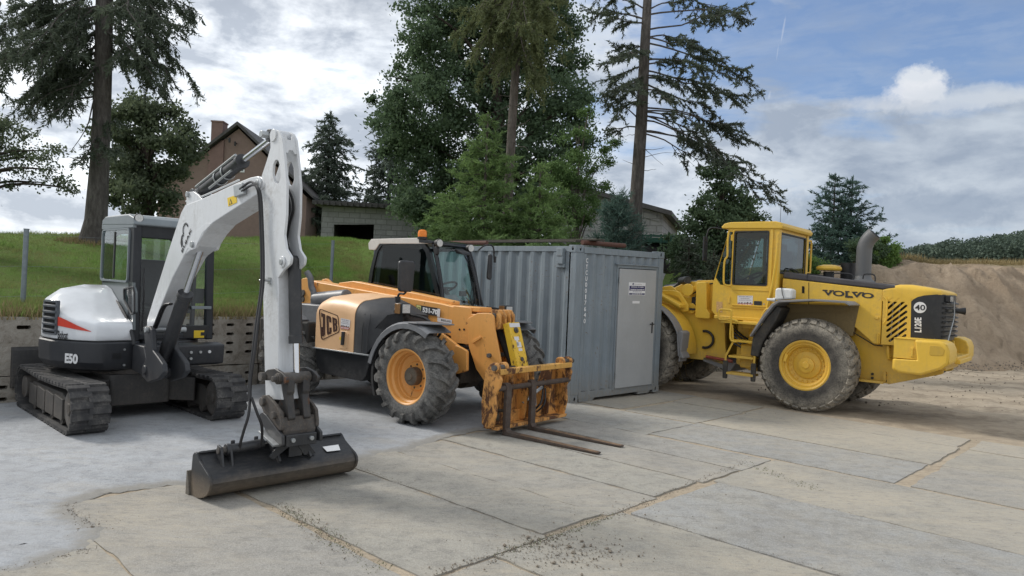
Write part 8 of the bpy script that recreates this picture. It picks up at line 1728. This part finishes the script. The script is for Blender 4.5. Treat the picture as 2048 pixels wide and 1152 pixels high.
# ---------------------------------------------------------------- grass
def m_blade():
    t=NT('grass_blades'); p=t.pos(); r=t.n('NewGeometry').outputs['Random Per Island']; n=t.noise(p,.35,4,.6,.6); n2=t.noise(p,1.8,4,.6)
    c=t.mix(r,(.135,.225,.055),(.225,.345,.10)); c=t.mix(t.ramp(t.ma('ADD',t.ma('MULTIPLY',n,.65),t.ma('MULTIPLY',n2,.35)),.45,.58,0,.85),c,t.mix(r,(.25,.22,.11),(.20,.20,.08)))
    d=t.n('BsdfDiffuse',{'Color':c}); tl=t.n('BsdfTranslucent',{'Color':c}); mx=t.n('MixShader',{0:.35,1:d.outputs[0],2:tl.outputs[0]}); t.N.remove(t.b); t.L.new(mx.outputs[0],t.out.inputs[0]); return t.m
M['blade']=m_blade()
def m_dry():
    t=NT('dry_grass'); r=t.n('NewGeometry').outputs['Random Per Island']; c=t.mix(r,(.20,.16,.08),(.34,.28,.15)); return t.fin(c,.9,spec=.1)
M['dry']=m_dry(); M['weed']=plain('weed',(.13,.14,.07),.9,var=.4,sc=20)
def blades(name,pts,hts,wd,mat,lab,cat,seed,per=3,lean=.45):
    rs=np.random.RandomState(seed); n=len(pts); P=np.repeat(pts,per,0)+rs.normal(size=(n*per,3))*[.03,.03,0]; h=np.repeat(hts,per)*rs.uniform(.6,1.25,n*per); a=rs.uniform(0,2*PI,n*per); u=np.stack([np.cos(a),np.sin(a),0*a],1); l=rs.normal(size=(n*per,3))*lean; l[:,2]=1
    tip=P+l*h[:,None]; w=wd*rs.uniform(.7,1.4,n*per)[:,None]; V=np.stack([P-u*w,P+u*w,tip],1).reshape(-1,3)
    return tag(arr_mesh(name,V,np.arange(len(V)).reshape(-1,3),mat),lab,cat,kind='stuff')
def grass():
    rs=np.random.RandomState(9); pts=[];hs=[]
    N=80000; k=rs.uniform(.5,5.2,N); d=rs.uniform(0,1,N)**1.35*19+.05
    for kk,dd in zip(k,d):
        x,y,z=bank_h(kk,dd)
        if y<6 or x<-22: continue
        pts.append((x,y,z-.02)); f=fbm(x*.35,y*.35,5); hs.append(.065+.075*max(0,f+.35)+(.05 if dd<1 else 0))
    blades('grass',np.array(pts),np.array(hs),.007,M['blade'],'rough green grass with brownish patches covering the bank','grass',10)
    pts=[];hs=[]
    for kk in rs.uniform(.8,2.2,2600): 
        dd=abs(rs.normal())*.22; x,y,z=bank_h(kk,dd); pts.append((x,y,z-.02));hs.append(rs.uniform(.05,.2))
    for _ in range(500): a=rs.uniform(0,2*PI); r=rs.uniform(.3,.85); b0=at(190,483,18.5); x,y=b0.x+r*math.cos(a),b0.y+r*math.sin(a); pts.append((x,y,Z(x,y))); hs.append(rs.uniform(.04,.15))
    for _ in range(5200):
        x=rs.uniform(13,28); y=lerp_tab(((5.5,19.6),(8,20.2),(10.8,20.4),(15,21.3),(24,24.5),(60,40)),x)+rs.uniform(6.2,9.5); z=lerp_tab(((5.5,1.3),(13.6,3.08),(15.2,3.48),(16.4,3.30),(18,3.38),(20,3.5),(24,3.6)),x)+.25
        pts.append((x,y,z-.06)); hs.append(rs.uniform(.05,.25))
    for _ in range(900): p=at(rs.uniform(1338,1400),560,rs.uniform(15.5,17)); pts.append((p.x,p.y,-.0)); hs.append(rs.uniform(.7,1.35))
    wd=[]
    for a,c,n,w in (((560,1015),(760,1140),150,.05),((1110,1075),(1230,1030),60,.03),((1480,925),(1640,985),60,.06),((1000,1110),(1110,1075),60,.03)):
        p=gp(*a);q=gp(*c)
        for _ in range(n): t=rs.uniform(); r=p.lerp(q,t); wd.append((r.x+rs.normal()*w,r.y+rs.normal()*w,.008))
    blades('weeds',np.array(wd),rs.uniform(.004,.016,len(wd)),.004,M['weed'],'low moss and weeds growing in the joints between the concrete slabs','weeds',13,lean=.8)
    blades('dry_grass',np.array(pts),np.array(hs),.009,M['dry'],'dry straw coloured grass along the wall top, heap crest and container','dry grass',12,lean=.3)
grass()
# ---------------------------------------------------------------- stones, clods and cracks on the yard
def rubble():
    rs=np.random.RandomState(20); V=[];Fc=[]
    ico=[(0,0,1),(.9,0,.3),(.28,.85,.35),(-.72,.53,.3),(-.72,-.53,.3),(.28,-.85,.35),(0,0,-.5)]; tri=[(0,1,2),(0,2,3),(0,3,4),(0,4,5),(0,5,1),(6,2,1),(6,3,2),(6,4,3),(6,5,4),(6,1,5)]
    def stone(x,y,z,s):
        b=len(V); a=rs.uniform(0,6.28); c,s_=math.cos(a),math.sin(a); k=rs.uniform(.5,1.2,3)
        for (p,q,r) in ico: p,q,r=p*k[0]*s,q*k[1]*s,r*k[2]*s; V.append((x+p*c-q*s_,y+p*s_+q*c,z+r))
        for t in tri: Fc.append(tuple(b+i for i in t))
    for _ in range(900): u,v=rs.uniform(-6,6),rs.uniform(2.5,12); p=uv(u,v); stone(p.x,p.y,.012,rs.uniform(.002,.006))
    cl=[((1150,1100),.22,260,.016),((1110,1120),.15,120,.014),((1050,1100),.25,90,.010),((1270,1030),.2,70,.010),((200,1050),.15,60,.010),((1110,1105),.30,200,.010),((700,1110),.3,60,.009),((1380,985),.3,70,.008)]
    for (px,sg,n,s) in cl:
        c=gp(*px)
        for _ in range(n): stone(c.x+rs.normal()*sg,c.y+rs.normal()*sg*.8,.012,s*rs.uniform(.15,.6)+(s*.8 if rs.uniform()<.04 else 0))
    def line(a,b,n,w,s):
        p=gp(*a);q=gp(*b)
        for _ in range(n): t=rs.uniform(); r=p.lerp(q,t); stone(r.x+rs.normal()*w,r.y+rs.normal()*w,.010,s*rs.uniform(.2,.9))
    line((870,1150),(1110,1075),260,.03,.010); line((1110,1075),(1310,1000),260,.03,.009); line((1310,1000),(1490,925),200,.03,.009); line((715,935),(1000,1045),160,.02,.007); line((850,985),(1214,1032),60,.03,.006); line((1289,1040),(1690,1152),140,.02,.006); line((1440,970),(1734,1037),80,.02,.006); line((0,1145),(190,1100),140,.03,.007); line((130,1010),(180,1060),120,.03,.009); line((560,1010),(700,1110),260,.05,.010)
    for _ in range(900): x=rs.uniform(5,20); y=rs.uniform(13,20.5); stone(x,y,.02,rs.uniform(.008,.03))
    for _ in range(700): x=rs.uniform(8,19); y=lerp_tab(((5.5,19.6),(8,20.2),(10.8,20.4),(15,21.3),(24,24.5)),x)+abs(rs.normal())*.7-.3; stone(x,y,.04+max(0,y-20.6)*.1,rs.uniform(.01,.05))
    tag(arr_mesh('gravel',np.array(V),np.array(Fc),M['clod']),'loose small stones and earth clods scattered along the joints and sand','gravel',kind='stuff')
M['clod']=plain('earth_clods',(.20,.17,.135),.95,var=.55,sc=30,bump=.3)
rubble()
